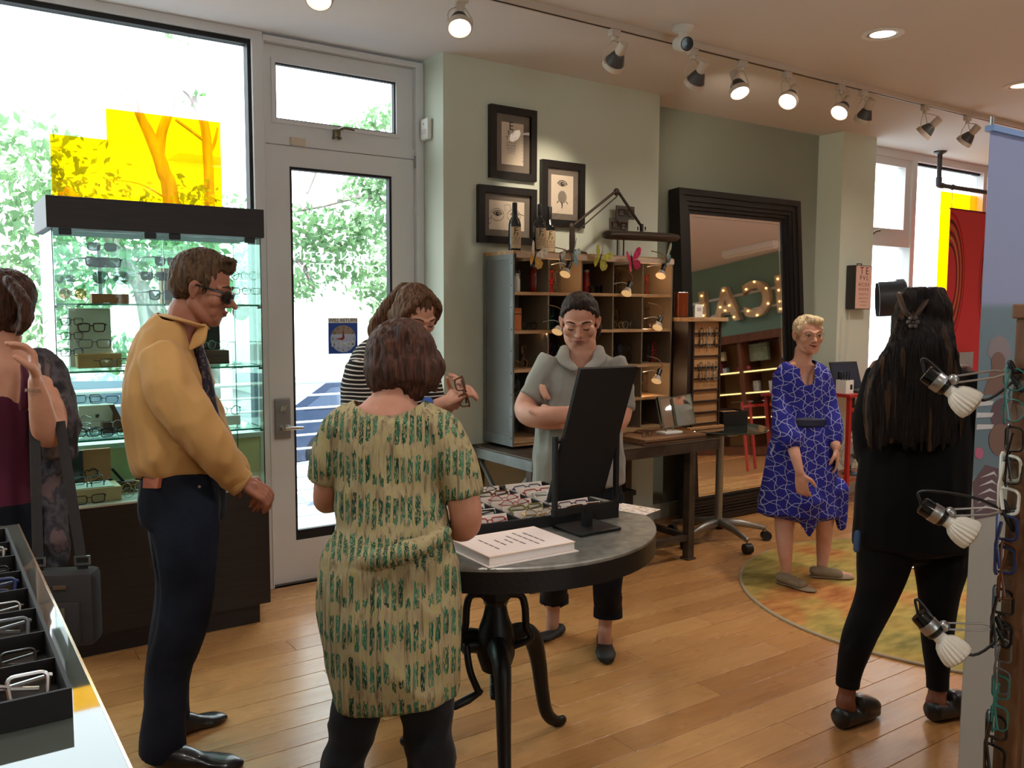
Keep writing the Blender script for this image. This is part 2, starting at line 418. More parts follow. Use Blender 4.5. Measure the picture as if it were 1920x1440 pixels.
part(MB().cyl((1.633, YW-.058, 1.0), (1.633, YW-.07, 1.0), .016).beam((1.615, YW-.075, .985), (1.65, YW-.075, 1.02), .012, .012), 'thumb_turn', mat('worn_nickel'), lp, True)
for zz in (1.25, 2.38): part(MB().cyl((2.468, YW-.06, zz), (2.468, YW-.06, zz+.07), .011), 'hinge', M_steel, d1, True)
part(MB().bbox((1.70, YW-.075, 2.432), (1.785, YW-.045, 2.475), .004), 'contact_sensor', mat('ivory_plastic', (214, 196, 176), .5), d1)
# frame around the door opening and transom
part(ring(1.556, 0.0, 2.513, 2.985, (.006, .05, .0, .03), YW-.075, YW+.05), 'door_frame', M_alu, d1)
part(MB().box((1.556, YW-.05, 2.432), (2.468, YW+.04, 2.492)), 'transom_bar', M_alu, d1)
t1 = struct(thing('window_2', None, None, (1.562, YW, 2.492)))
part(ring(1.562, 2.494, 2.462, 2.952, (.068, .11, .07, .085), YW-.035, YW+.03), 'window_frame', M_alu, t1)
part(ring(1.61, 2.545, 2.372, 2.885, .022, YW-.043, YW-.02), 'sash', M_alu, t1)
part(ring(1.63, 2.564, 2.352, 2.866, .010, YW-.03, YW), 'gasket', M_rub, t1)
part(MB().box((1.632, YW-.012, 2.566), (2.35, YW-.006, 2.864)), 'pane', M_glass, t1)
hp = AY(632, 247, YW-.06)
part(MB().bbox((hp[0]-.018, YW-.07, hp[2]-.03), (hp[0]+.018, YW-.045, hp[2]+.012), .003).tube([(hp[0], YW-.08, hp[2]+.005), (hp[0]+.03, YW-.09, hp[2]+.02), (hp[0]+.09, YW-.09, hp[2]+.014)], [.009, .008, .006], 8)
     .cyl((hp[0]-.016, YW-.05, hp[2]-.035), (hp[0]-.016, YW-.07, hp[2]-.035), .008).cyl((hp[0]+.016, YW-.05, hp[2]-.035), (hp[0]+.016, YW-.07, hp[2]-.035), .008), 'latch', mat('aged_brass', (120, 108, 84), .4, .8), t1, True)

# ---- windows on the right
w3 = struct(thing('window_3', None, None, (6.71, YW, .3)))
def PZ(y, x=1640): return float(AY(x, y, YW)[2])
xr = [AY(1700, 400, YW)[0], AY(1832, 400, YW)[0]]       # the two mullions
zt = 2.93
zm0, zm1 = float(AY(1660, 440, YW)[2]), float(AY(1660, 463, YW)[2])
xa, xb, xc = 6.71, float(xr[0]), float(xr[1])
part(MB().box((xa, YW-.07, zt), (XR, YW+.06, 2.999)), 'head_frame', M_alu, w3)
for x in (xb, xc, xc+1.15): part(MB().box((x-.035, YW-.07, .12), (x+.035, YW+.06, zt)), 'mullion', M_alu, w3)
part(MB().box((xa, YW-.06, zm1), (xb-.035, YW+.05, zm0)), 'rail', M_alu, w3)
part(ring(xa, zm0, xb-.035, zt, (.02, .09, .05, .07), YW-.05, YW+.03), 'sash', M_alu, w3)
part(MB().box((xa, YW-.06, .86), (xb-.035, YW+.05, .9)), 'rail', M_alu, w3)
part(MB().box((xa, YW-.07, 0), (XR, YW+.06, .12)), 'bottom_frame', M_alu, w3)
for a, b, c, d in ((xa, xb-.035, .9, zm1), (xa, xb-.035, zm0, zt), (xa, xb-.035, .12, .86), (xb+.035, xc-.035, .12, zt), (xc+.035, xc+1.115, .12, zt), (xc+1.185, XR, .12, zt)):
    part(MB().box((a, YW-.008, c), (b, YW, d)), 'pane', M_glass, w3)
for a, b in ((xb+.035, xc-.035),):
    part(MB().box((a, YW-.03, zt-.022), (b, YW+.01, zt)), 'gasket', M_rub, w3)
xo = float(AY(1760, 400, YW)[0])
part(MB().box((xo, YW-.0125, .3), (xc-.035, YW-.0105, float(AY(1760, 358, YW)[2]))), 'amber_film', M_film, w3)
part(MB().box((xc+.035, YW-.0125, .3), (xc+1.115, YW-.0105, float(AY(1880, 370, YW)[2]))), 'orange_film', M_film2, w3)
hp = AY(1638, 434, YW-.06)
part(MB().tube([(hp[0]-.02, YW-.07, hp[2]-.02), (hp[0], YW-.08, hp[2]), (hp[0]+.05, YW-.09, hp[2]+.01)], .009, 8), 'latch', mat('aged_brass'), w3, True)

# ---- recessed cans: two in view, the others added unseen as fill light
def downlight(x, y, watts, label, col=(1, .92, .82), emit=9, r=.105):
    t = thing('recessed_light', label, 'ceiling light', (x, y, ZC), 0, 'recessed ceiling lights')
    mb = MB().lathe([(r*.74, -.001), (r*.76, -.006), (r, -.007), (r*1.04, -.001)], seg=32, cap=False); mb.build('trim_ring', M_white, t, True)
    MB().lathe([(r*.74, -.002), (r*.66, -.0045), (r*.60, -.0042)], seg=32, cap=False).build('reflector', M_steel, t, True)
    MB().lathe([(.001, -.0042), (r*.56, -.0042), (r*.60, -.0035)], seg=32, cap=False).build('lamp_face', mat('lamp_face', (255, 240, 215), .4, emit=((255, 232, 200), emit)), t, True)
    L = add_light('recessed_lamp', 'AREA', (x, y, ZC-.012), watts, col, r*1.1); L.data.spread = math.radians(150); L.parent = t; L.location = (0, 0, -.012)
    return t
downlight(*FL(1655, 63, 3.0)[:2], 26, 'recessed ceiling light with bright white lamp, fully in view')
downlight(*FL(1916, 160, 3.0)[:2], 26, 'recessed ceiling light cut by the right edge of the photo')
for i, (x, y) in enumerate(((1.0, 1.4), (2.6, .2), (-.8, 2.2), (.2, -1.2), (4.6, .3), (7.2, .8), (9.0, -.9), (9.2, 2.2), (2.4, -2.0))):  # cans out of view, added to fill the room with light
    downlight(x, y, 20, 'recessed ceiling light outside the photo, %s' % ('over the counter', 'behind the viewer', 'by the left wall', 'far behind the viewer', 'beside the panel', 'near the side wall', 'over the wooden cabinet', 'before the right windows', 'by the front wall')[i], (1, .97, .94))
# ================================================================== the street beyond the glass
ZS = -.95
M_conc = mat('pale_concrete', (205, 203, 198), .9, noise_=(1.5, (188, 186, 180)))
M_asph = mat('sunlit_asphalt', (150, 150, 152), .9)
tag(MB().box((-7, YW+.13, -.3), (16, 6.55, -.03)).build('porch_slab', M_conc), kind='structure')
tag(MB().box((-30, 6.55, ZS-.3), (45, 60, ZS)).build('street', M_asph), kind='structure')
M_bark = mat('pale_bark', (160, 150, 150), .9, noise_=(9, (118, 106, 104), (1, 1, .2)), bump=(14, .6, (1, 1, .3)))
def leaf_material():
    n = NT('sunlit_leaves', .5, .4); v = n.coord('Object'); c = n.noise(v, 1.3, 3)
    n.color(n.ramp(c, [(.3, (56, 84, 60)), (.5, (92, 128, 92)), (.68, (142, 176, 134)), (.85, (200, 218, 186))]))
    tr = n.nt.nodes.new('ShaderNodeBsdfTranslucent'); tr.inputs[0].default_value = lin((120, 156, 104)); mx = n.nt.nodes.new('ShaderNodeMixShader'); mx.inputs[0].default_value = .4
    out = n.nt.nodes['Material Output']; n.nt.links.new(n.b.outputs[0], mx.inputs[1]); n.nt.links.new(tr.outputs[0], mx.inputs[2]); n.nt.links.new(mx.outputs[0], out.inputs[0]); return n.m
M_leaf = leaf_material()
def leaves(blobs, n, size, seed):
    rs = np.random.RandomState(seed); mb = MB(); tot = sum(b[3]**2 for b in blobs)
    for (x, y, z, r, sq) in blobs:
        k = int(n*r*r/tot)
        for _ in range(k):
            d = rs.normal(size=3); d /= np.linalg.norm(d); rr = r*rs.uniform(.35, 1.05); p = np.array([x, y, z])+d*rr*np.array([1, .8, sq])
            a = rs.normal(size=3); a /= np.linalg.norm(a); b = np.cross(a, rs.normal(size=3)); b /= np.linalg.norm(b); s = size*rs.uniform(.6, 1.4)
            mb.quad(p-a*s, p+b*s*.45, p+a*s, p-b*s*.45)
    return mb
def tree(limbs, blobs, n, size, seed, label):
    x, y = limbs[0][0][0], limbs[0][0][1]
    t = thing('street_tree', label, 'tree', (x, y, ZS), 0, 'trees along the street')
    mb = MB()
    for pts in limbs:
        S = spline([list(p) for p in pts], 5); mb.tube([q[:3] for q in S], [q[3]*(.68 if seed < 5 else 1) for q in S], 9, round_=.5)
    mb.build('trunk', M_bark, t, True, True)
    L = leaves(blobs, n, size, seed).build('crown', M_leaf, t, False, True); L['kind'] = 'stuff'
    return t
def W(px, py, Y, *r): return tuple(AY(px, py, Y))+tuple(r)
Y1 = 10.6
b0 = W(330, 470, Y1); 
tree([[(b0[0]+.1, Y1, ZS-.05, .17), W(325, 420, Y1, .14), W(306, 320, Y1, .115), W(285, 262, Y1, .10), W(262, 215, Y1, .07), W(235, 150, Y1, .04)],
      [W(298, 300, Y1, .09), W(303, 250, Y1, .085), W(318, 205, Y1, .07), W(326, 165, Y1, .04)],
      [W(330, 225, Y1, .025), W(365, 250, Y1, .03), W(392, 272, Y1, .025)], [W(200, 336, Y1, .008), W(262, 345, Y1, .012), W(312, 372, Y1, .02)]],
     [W(150, 300, Y1, .55, .6), W(115, 345, Y1, .6, .5), W(350, 362, Y1, .45, .5), W(210, 350, Y1, .5, .4), W(240, 372, Y1, .45, .4), W(330, 60, Y1+1, .35, .6)], 260, .05, 3,
     'pale forked tree trunk seen through the amber window film')
tree([[(W(395, 480, Y1)[0], Y1, ZS-.05, .13), W(393, 380, Y1, .09), W(390, 300, Y1, .085), W(383, 232, Y1, .08), W(362, 185, Y1, .06), W(345, 168, Y1, .04)], [W(392, 290, Y1, .03), W(402, 268, Y1, .03), W(408, 240, Y1, .02)]],
     [W(362, 180, Y1, .16, .6), W(372, 372, Y1, .4, .4), W(460, 385, Y1, .3, .5)], 130, .05, 4, 'slim upright tree trunk behind the amber film, right of the forked one')
Y2 = 9.9
tree([[(W(350, 800, Y2)[0], Y2, ZS-.05, .10), W(316, 640, Y2, .09), W(285, 575, Y2, .085), W(240, 500, Y2, .08), W(190, 430, Y2, .10), W(120, 360, Y2, .08)],
      [W(262, 540, Y2, .07), W(272, 600, Y2, .06), W(285, 700, Y2, .06), W(290, 800, Y2, .06)]],
     [W(40, 320, Y2, .75, .8), W(20, 440, Y2, .8, .8), W(150, 470, Y2, .7, .8), W(270, 470, Y2, .65, .7), W(130, 560, Y2, .5, .7), W(250, 660, Y2, .45, .6), W(450, 520, Y2, .5, .8), W(330, 480, Y2, .6, .6), W(350, 560, Y2, .4, .6), W(60, 600, Y2, .5, 1)], 3000, .06, 5,
     'leaning pale tree with green leaves behind the display case')
Y3 = 10.2
tree([[(W(800, 900, Y3)[0]+.4, Y3, ZS-.05, .16), W(820, 700, Y3, .13), W(800, 480, Y3, .10), W(760, 390, Y3, .07)],
      [W(760, 400, Y3, .03), W(690, 368, Y3, .035), W(600, 386, Y3, .03), W(540, 398, Y3, .02)], [W(575, 362, Y3, .02), W(585, 335, Y3, .03), W(600, 300, Y3, .02)], [W(540, 485, Y3, .02), W(565, 495, Y3, .03), W(590, 540, Y3, .03)]],
     [W(690, 400, Y3, .55, .7), W(720, 460, Y3, .6, .7), W(640, 440, Y3, .5, .6), W(600, 480, Y3, .55, .6), W(690, 520, Y3, .5, .6), W(570, 420, Y3, .4, .6), W(740, 560, Y3, .5, .7), W(730, 350, Y3, .35, .6), W(680, 345, Y3, .3, .5), W(560, 540, Y3, .4, .5), W(715, 225, Y3+.5, .4, .5), W(650, 240, Y3+.5, .25, .4)], 2300, .06, 6,
     'green leafy tree filling the upper glass of the door')
# buildings across the street
M_bw = mat('white_stucco', (245, 245, 242), .9); M_bg = mat('grey_trim', (206, 206, 208), .8); M_bb = mat('window_shade_blue', (90, 110, 140), .4)
def building(x0, x1, y, z1, label, wins, band=None):
    t = thing('apartment_building', label, 'building', ((x0+x1)/2, y, ZS))
    MB().box((x0, y, ZS), (x1, y+6, z1)).build('wall', M_bw, t, False, True)
    MB().box((x0-.3, y-.4, z1), (x1+.3, y+6, z1+.35)).build('roof', M_bg, t, False, True)
    for (a, b, c, d) in wins:
        w = MB().frame(a, c, b, d, .1, -.08, .02, o=(0, y, 0)).build('window', M_bg, t, False, True)
        MB().box((a+.1, y-.03, c+.1), (b-.1, y-.01, d-.1)).build('pane', M_bb, w, False, True)
    if band: MB().box((band[0], y-1.2, band[2]), (band[1], y, band[3])).build('balcony', M_bg, t, False, True)
    return t
YBld = 22.
def wz(px, py): p = AY(px, py, YBld); return float(p[0]), float(p[2])
bx0, bz0 = wz(312, 300); bx1, bz1 = wz(392, 272)
wx0, wz0 = wz(585, 565); wx1, wz1 = wz(622, 528)
building(wz(-80, 500)[0], wz(430, 500)[0], YBld, wz(300, 215)[1], 'pale apartment building with a grey balcony band behind the film', [(wz(100+k*70, 500)[0], wz(130+k*70, 500)[0], wz(100, 560)[1], wz(100, 510)[1]) for k in range(4)], (bx0, bx1+.4, bz0, bz1))
building(wz(540, 500)[0], wz(900, 500)[0], YBld+3, wz(600, 500)[1], 'low white building seen through the door glass', [(wx0, wx1, wz0, wz1)])
# parked cars
def car(px, Y, L, top, hood, label, col, flip=1):
    x = px; t = thing('parked_car', label, 'car', (x, Y+.85, ZS), 0 if flip > 0 else PI)
    m = mat('car_paint_'+str(col[0]), col, .25, .2, coat=.6)
    h = L/2; prof = [(-h, .35), (-h+.05, hood*.85), (-h+.25, hood), (-h*.42, hood+.06), (-h*.12, top-.05), (h*.15, top), (h*.6, top-.03), (h*.86, hood+.1), (h-.05, hood), (h, .4), (h-.1, .25), (-h+.1, .25)]
    MB().prism(prof, (0, 1.7, 0), (0, -.85, 0)).build('body', m, t)
    g = mat('car_window', (70, 84, 108), .08, 0, spec=.8)
    for sy in (-.865, .855):
        MB().prism([(-h*.36, hood+.08), (-h*.10, top-.12), (h*.10, top-.07), (h*.10, hood+.08)], (0, .01, 0), (0, sy, 0)).build('side_window', g, t)
        MB().prism([(h*.14, hood+.08), (h*.14, top-.07), (h*.56, top-.1), (h*.76, hood+.1)], (0, .01, 0), (0, sy, 0)).build('side_window', g, t)
        for wx in (-h*.62, h*.6):
            w = MB().cyl((wx, sy-.01 if sy < 0 else sy-.2, .33), (wx, sy+.21 if sy < 0 else sy+.01, .33), .33, seg=24).build('wheel', mat('tyre', (26, 26, 27), .8), t, True)
            MB().cyl((wx, sy-.02 if sy < 0 else sy, .33), (wx, sy if sy < 0 else sy+.02, .33), .2, seg=20).build('hubcap', M_steel, w, True)
    MB().prism([(-h*.405, hood+.1), (-h*.13, top-.06), (-h*.135, top-.04), (-h*.43, hood+.1)], (0, 1.5, 0), (0, -.75, 0)).build('windscreen', g, t)
    for sy in (-.7, .45): MB().box((-h-.012, sy, hood*.62), (-h+.05, sy+.25, hood*.8)).build('headlight', M_white, t)
    return t
car(.1, 7.4, 4.3, 1.95, 1.15, 'tall silver-blue car parked behind the display case', (120, 132, 160))
car(6.3, 12.2, 4.4, 1.42, .92, 'dark blue car with sloping roof seen through the door glass', (52, 66, 92), -1)
car(4.55, 6.95, 4.2, 1.36, .86, 'car whose bonnet shows low behind the rail, at the foot of the door glass', (110, 124, 150))
# guard rail with thin horizontal bars along the porch
YRl = 6.25
rail = thing('guard_rail', 'long metal guard rail with thin horizontal bars outside the door', 'railing', (2.0, YRl, -.03))
M_rail = mat('galvanised_rail', (188, 192, 200), .4, .5)
zb = [float(AY(600, y, YRl)[2]) for y in (715, 740, 764, 789, 813, 838, 865, 890, 914, 938, 963)]
for i, z in enumerate(zb):
    r = .016 if i == 0 else .0085
    MB().cyl((-3, YRl, z), (3.6, YRl, z), r, seg=8).build('bar', M_rail, rail, True, True)
for x in (-2.6, -1.1, .4, 3.4): MB().box((x-.02, YRl-.012, -.03), (x+.02, YRl+.012, zb[0])).build('post', M_rail, rail, False, True)
# ---- lettering and stickers on the glass
M_lett = mat('white_vinyl', (246, 248, 246), .5)
_nt = M_lett.node_tree; _tr = _nt.nodes.new('ShaderNodeBsdfTranslucent'); _tr.inputs[0].default_value = (.95, .97, .95, 1); _mx = _nt.nodes.new('ShaderNodeMixShader'); _mx.inputs[0].default_value = .7
_nt.links.new(_nt.nodes['Principled BSDF'].outputs[0], _mx.inputs[1]); _nt.links.new(_tr.outputs[0], _mx.inputs[2]); _nt.links.new(_mx.outputs[0], _nt.nodes['Material Output'].inputs[0])
M_blue = mat('sign_blue', (22, 70, 160), .5); M_ink = mat('black_ink', (22, 20, 20), .6); M_red = mat('sign_red', (150, 24, 30), .5)
yl = YW-.0155
gl = thing('door_lettering', 'white mirrored optometry lettering on the door glass', 'lettering', tuple(AY(645, 560, yl)))
def ontext(txt, px, py, hpx, wpx=None, name='text_line'):
    P = AY(px, py, yl); d = DEP(P); me = text_mesh(txt, 1, .0004/ PX(hpx, d)*0+.002); w = max(v.co.x for v in me.vertices)-min(v.co.x for v in me.vertices)
    sy = PX(hpx, d)*1.38; sx = sy
    if wpx: sx = PX(wpx, d)/w/ .84
    me.transform(Matrix.Diagonal((sx, sy, .2, 1))); me.transform(frame_mat(P, (-1, 0, 0), (0, 0, 1))); me.transform(MW(gl).inverted()); me.materials.clear()
    return link(name, me, M_lett, gl)
ontext('URBAN OPTIKS', 633, 482, 15, 168); ontext('OPTOMETRY', 638, 504, 17, 138); ontext('Gary A      n OD', 642, 531, 11, 92); ontext('2020', 612, 546, 11, 26)
sg = thing('return_clock_sign', 'blue and white will return clock sign hung on the door glass', 'sign', tuple(AY(643, 663, yl-.004)))
P0 = AY(616, 664, yl-.004); P1 = AY(670, 596, yl-.004); sw, sh = float(P1[0]-P0[0]), float(P1[2]-P0[2]); x0, z0 = float(P0[0]), float(P0[2])
part(MB().box((x0, yl-.006, z0), (x0+sw, yl-.003, z0+sh)), 'board', M_blue, sg)
part(MB().box((x0, yl-.0066, z0+sh*.86), (x0+sw, yl-.006, z0+sh)), 'header_strip', mat('sign_white', (225, 225, 222), .6), sg)
cx, cz, cr = x0+sw*.5, z0+sh*.42, sw*.43
part(MB().lathe([(.0005, 0), (cr, 0), (cr, .0008)], (cx, yl-.0069, cz), (0, 1, 0), 40), 'clock_face', mat('clock_face', (172, 186, 214), .6), sg)
part(MB().prism([(cr*math.cos(a), cr*math.sin(a)) for a in np.linspace(.35, PI-.35, 20)], (0, .0006, 0), (cx, yl-.0076, cz)), 'face_band', mat('clock_band', (150, 132, 118), .6), sg)
for txt, u, v, s in (('WILL RETURN', cx, z0+sh*.93, sh*.15),):
    me = text_mesh(txt, 1, .002); w = max(p.co.x for p in me.vertices)*2; me.transform(Matrix.Diagonal((sw*.94/w, s, .1, 1))); me.transform(frame_mat((u, yl-.0070, v), (1, 0, 0), (0, 0, 1))); me.transform(MW(sg).inverted()); me.materials.clear(); link('header_text', me, M_ink, sg)
me = text_mesh('COME IN', 1, .002); w = max(p.co.x for p in me.vertices)*2; me.transform(Matrix.Diagonal((sw*.80/w, sh*.22, .1, 1))); me.transform(frame_mat((cx, yl-.0076, cz-cr*.42), (-1, 0, 0), (0, 0, 1))); me.transform(MW(sg).inverted()); me.materials.clear(); link('mirrored_text', me, M_lett, sg)
for h in range(1, 13):
    a = PI/2-h*PI/6; lettering('numeral', str(h), sh*.095, frame_mat((cx+cr*.84*math.cos(a), yl-.0080, cz+cr*.84*math.sin(a)), (1, 0, 0), (0, 0, 1)), M_ink, sg, .0003, True)
for a, L in ((PI/2, .75), (PI, .66)):
    c, s_ = math.cos(a), math.sin(a); part(MB().prism([(-s_*.008, c*.008), (c*cr*L, s_*cr*L), (s_*.008, -c*.008)], (0, .0006, 0), (cx, yl-.0090, cz)), 'clock_hand', M_red, sg)
st = AY(452, 585, YW-.0155); 
sk = thing('review_sticker', 'round red review sticker with mirrored lettering on the shop window', 'sticker', tuple(st))
rr = PX(16, DEP(st)); part(MB().lathe([(.0005, 0), (rr, 0), (rr, .0008)], st, (0, 1, 0), 36), 'disc', mat('sticker_red', (200, 92, 88), .5), sk)
lettering('sticker_text', 'yelp', rr*.95, frame_mat((st[0], st[1]-.001, st[2]-rr*.15), (-1, 0, 0), (0, 0, 1)), M_lett, sk, .0003, True)
lettering('sticker_text', 'love us', rr*.45, frame_mat((st[0], st[1]-.001, st[2]+rr*.5), (-1, 0, 0), (0, 0, 1)), M_lett, sk, .0003, True)
# ================================================================== track, spots, camera on the ceiling
M_trk = mat('track_paint', (206, 192, 178), .5); M_rib = mat('ribbed_lamp_body', (84, 82, 82), .45, .3); M_lit = mat('lit_lamp', (255, 240, 225), .4, emit=((255, 236, 214), 14))
M_unlit = mat('unlit_lamp', (200, 190, 180), .3)
YT = 3.44
tr = thing('lighting_track', 'long beige lighting track running across the ceiling', 'light track', (4.5, YT, ZC))
MB().box((1.2, YT-.018, ZC-.034), (9.5, YT+.018, ZC-.0005)).build('rail', M_trk, tr, False, True)
MB().box((1.2, YT-.006, ZC-.0355), (9.5, YT+.006, ZC-.0335)).build('slot', M_rub, tr, False, True)
def spot_head(ad, sk, fc, lit, label, df=0., light=None, wires=True, group='spotlights on the ceiling track', Y=YT, z0=ZC-.035):
    """ad, sk, fc = pixels of adaptor, socket end and lamp face; df = how much farther away the face is"""
    A = AA(ad[0], ad[1], 1, Y); A[2] = z0; d = DEP(A)
    S = AD(sk[0], sk[1], d-df*.3); F = AD(fc[0], fc[1], d+df)
    S, F = V(S), V(F); ax = (F-S).normalized(); L = .15; C_ = (S+F)/2; S = C_-ax*L*.5; F = C_+ax*L*.5
    t = thing('track_spotlight', label, 'spotlight', tuple(A), 0, group)
    MB().bbox((-.03, -.017, -.035), (.03, .017, 0), .004).cyl((0, 0, -.035), (0, 0, -.055), .014).build('adaptor', M_trk, t, True)
    so = MB().lathe([(.024, 0), (.026, .005), (.026, .06), (.022, .066)], S, ax, 16); so.build('socket', M_trk, t, True, True)
    p = []
    for i in range(11): p.append((.024+.027*(i/10)**.7+(.0018 if i % 2 else 0), .066+.06*i/10))
    bo = MB().lathe(p, S, ax, 28).build('lamp_body', M_rib, t, True, True)
    MB().lathe([(.051, .122), (.057, .124), (.058, .15), (.052, .152), (.049, .146)], S, ax, 28, False).build('bezel', M_trk, t, True, True)
    MB().lathe([(.001, .148), (.035, .1475), (.05, .144)], S, ax, 28, False).build('lens', M_lit if lit else M_unlit, t, True, True)
    u, w, _ = basis(ax, (1, 0, 0)); a0 = V(A)+Vector((0, 0, -.05)); pv = S+ax*.135
    for sgn in (-1, 1):
        q = pv+u*sgn*.059; m = (a0+q)/2+u*sgn*.03
        pts = spline([list(a0+u*sgn*.01), list(m), list(q)], 6); MB().tube(pts, .0028, 6).build('yoke_arm', M_trk, t, True, True)
    cab = spline([list(a0), list((a0+S)/2+w*.03+Vector((0, 0, .02))), list(S)], 6); MB().tube(cab, .003, 6).build('cable', M_trk, t, True, True)
    if light:
        tgt, en, ang = light; Ld = add_light('spot_lamp', 'SPOT', F+ax*.02, en, (1, .84, .64), .03, target=tgt, spot=math.radians(ang), blend=.8)
        mw = Ld.rotation_euler.copy(); Ld.parent = t; Ld.location = MW(t).inverted() @ (F+ax*.02); Ld.rotation_euler = mw
    return t
gpic = AY(1005, 350, YP); galc = AY(1480, 330, YA)
spot_head((1152, 62), (1170, 81), (1149, 124), True, 'track spotlight with dark ribbed back to the viewer, leftmost on the track', .09, ((3.25, YP, 2.2), 75, 46))
spot_head((1299, 102), (1322, 117), (1301, 158), True, 'ribbed track spotlight turned to the wall just right of the security camera', .08, ((5.7, YA, 2.45), 70, 60))
spot_head((1392, 120), (1376, 137), (1387, 173), True, 'lit track spotlight tipped right, third head along the track', -.04, ((5.4, YA, .8), 55, 60))
spot_head((1476, 141), (1491, 162), (1476, 192), True, 'lit track spotlight facing the viewer, fourth head along the track', -.06, ((2.0, 2.4, .8), 60, 50))
spot_head((1576, 164), (1593, 182), (1572, 214), True, 'lit track spotlight, fifth head along the track', -.05, ((4.2, 1.9, 0), 60, 60))
spot_head((1619, 175), (1632, 192), (1619, 222), False, 'unlit track spotlight right beside the fifth lit head', .05)
spot_head((1734, 205), (1758, 226), (1734, 248), False, 'unlit track spotlight above the pipe and banner, seventh head', .04)
spot_head((1814, 224), (1830, 241), (1810, 263), False, 'unlit track spotlight nearest the grey hanging panel', .05)
Yt2 = float(AD(862, 45, 4.0)[1])
spot_head((866, -70), (860, 12), (862, 52), True, 'bright lit spotlight hanging by wires at the top of the photo', -.05, ((2.6, 3.2, .8), 30, 50), group='spotlights near the window', Y=Yt2, z0=ZC-.001)
Yt3 = float(AD(598, -30, 3.7)[1])
spot_head((602, -90), (600, -45), (598, 0), True, 'lit spotlight cut by the top edge of the photo', -.05, ((1.6, 3.6, 0), 18, 60), group='spotlights near the window', Y=Yt3, z0=ZC-.001)
# security camera
A = FL(1281, 50, ZC); sc_ = thing('security_camera', 'small white dome-mount security camera with black lens on the ceiling', 'camera', tuple(A))
MB().lathe([(.001, 0), (.055, -.001), (.055, -.016), (.045, -.024), (.02, -.03), (.001, -.03)], seg=28, cap=False).build('mount', M_white, sc_, True)
MB().tube([(0, 0, -.025), (-.005, -.005, -.06), (-.02, -.02, -.085)], [.022, .02, .022], 14).build('arm', M_white, sc_, True)
ax = Vector((-.35, -.85, -.25)).normalized(); o = Vector((-.02, -.02, -.095))
MB().lathe([(.001, -.06), (.034, -.06), (.038, -.05), (.038, .05), (.034, .056)], o, ax, 24, False).build('housing', M_white, sc_, True)
MB().lathe([(.001, .058), (.03, .057), (.035, .05)], o, ax, 24, False).build('lens', mat('dark_lens', (16, 15, 16), .15), sc_, True)
# motion sensor on the jamb
P = AX(804, 244, XJ); se = thing('wall_sensor', 'small white motion sensor on the wall beside the door', 'sensor', (XJ, float(P[1]), float(P[2])-.06))
MB().bbox((-.035, -.045, 0), (0, .045, .125), .014).build('housing', M_white, se, True)
MB().bbox((-.037, -.03, .03), (-.033, .03, .06), .002).build('lens_window', mat('sensor_window', (205, 200, 190), .3), se)
MB().cyl((-.037, 0, .09), (-.033, 0, .09), .004).build('indicator', mat('sensor_dot', (90, 90, 90), .4), se)
# ================================================================== eyeglasses, used all over the shop
def rr_loop(w, h, rad, n=5, skew=0., lift=0.):
    """rounded lens outline, optionally narrower at the bottom"""
    pts = []
    for cx, cy, a0 in ((w/2-rad, h/2-rad, 0), (-w/2+rad, h/2-rad, PI/2), (-w/2+rad, -h/2+rad, PI), (w/2-rad, -h/2+rad, 1.5*PI)):
        for i in range(n):
            a = a0+PI/2*i/(n-1); x, y = cx+rad*math.cos(a), cy+rad*math.sin(a)
            pts.append((x*(1+skew*(y/h)), y+lift*abs(x)/w*(1 if y > 0 else .3)))
    return pts
STY = {'rect': (.050, .033, .010, .12, .0, .0021), 'round': (.046, .046, .0229, 0, 0, .0015), 'aviator': (.056, .047, .021, .30, 0, .0012), 'thick': (.052, .040, .011, .16, .004, .0034), 'cat': (.052, .036, .013, .2, .012, .0028)}
GP = {}
def lensmat(kind):
    if kind == 'clear': return sheet_glass('clear_lens', (246, 250, 250), .10)
    if kind == 'dark': return sheet_glass('dark_lens_tint', (92, 92, 98), .10)
    if kind == 'brown': return sheet_glass('brown_lens_tint', (168, 128, 92), .10)
    if kind == 'grey': return sheet_glass('grey_lens_tint', (150, 152, 156), .10)
FCOL = {'black': ((20, 19, 20), .25, 0), 'tortoise': ((92, 48, 22), .25, 0), 'red': ((160, 26, 34), .25, 0), 'gold': ((200, 160, 92), .25, .9), 'silver': ((190, 190, 192), .25, .9), 'navy': ((38, 48, 92), .25, 0), 'purple': ((92, 40, 84), .25, 0), 'grey': ((92, 94, 98), .3, 0), 'olive': ((120, 112, 62), .3, 0), 'crystal': ((206, 206, 196), .15, 0), 'brown': ((70, 40, 26), .3, 0), 'teal': ((36, 112, 104), .3, 0)}
def fmat(c): q = FCOL[c]; return mat('frame_'+c, q[0], q[1], q[2], coat=.3)
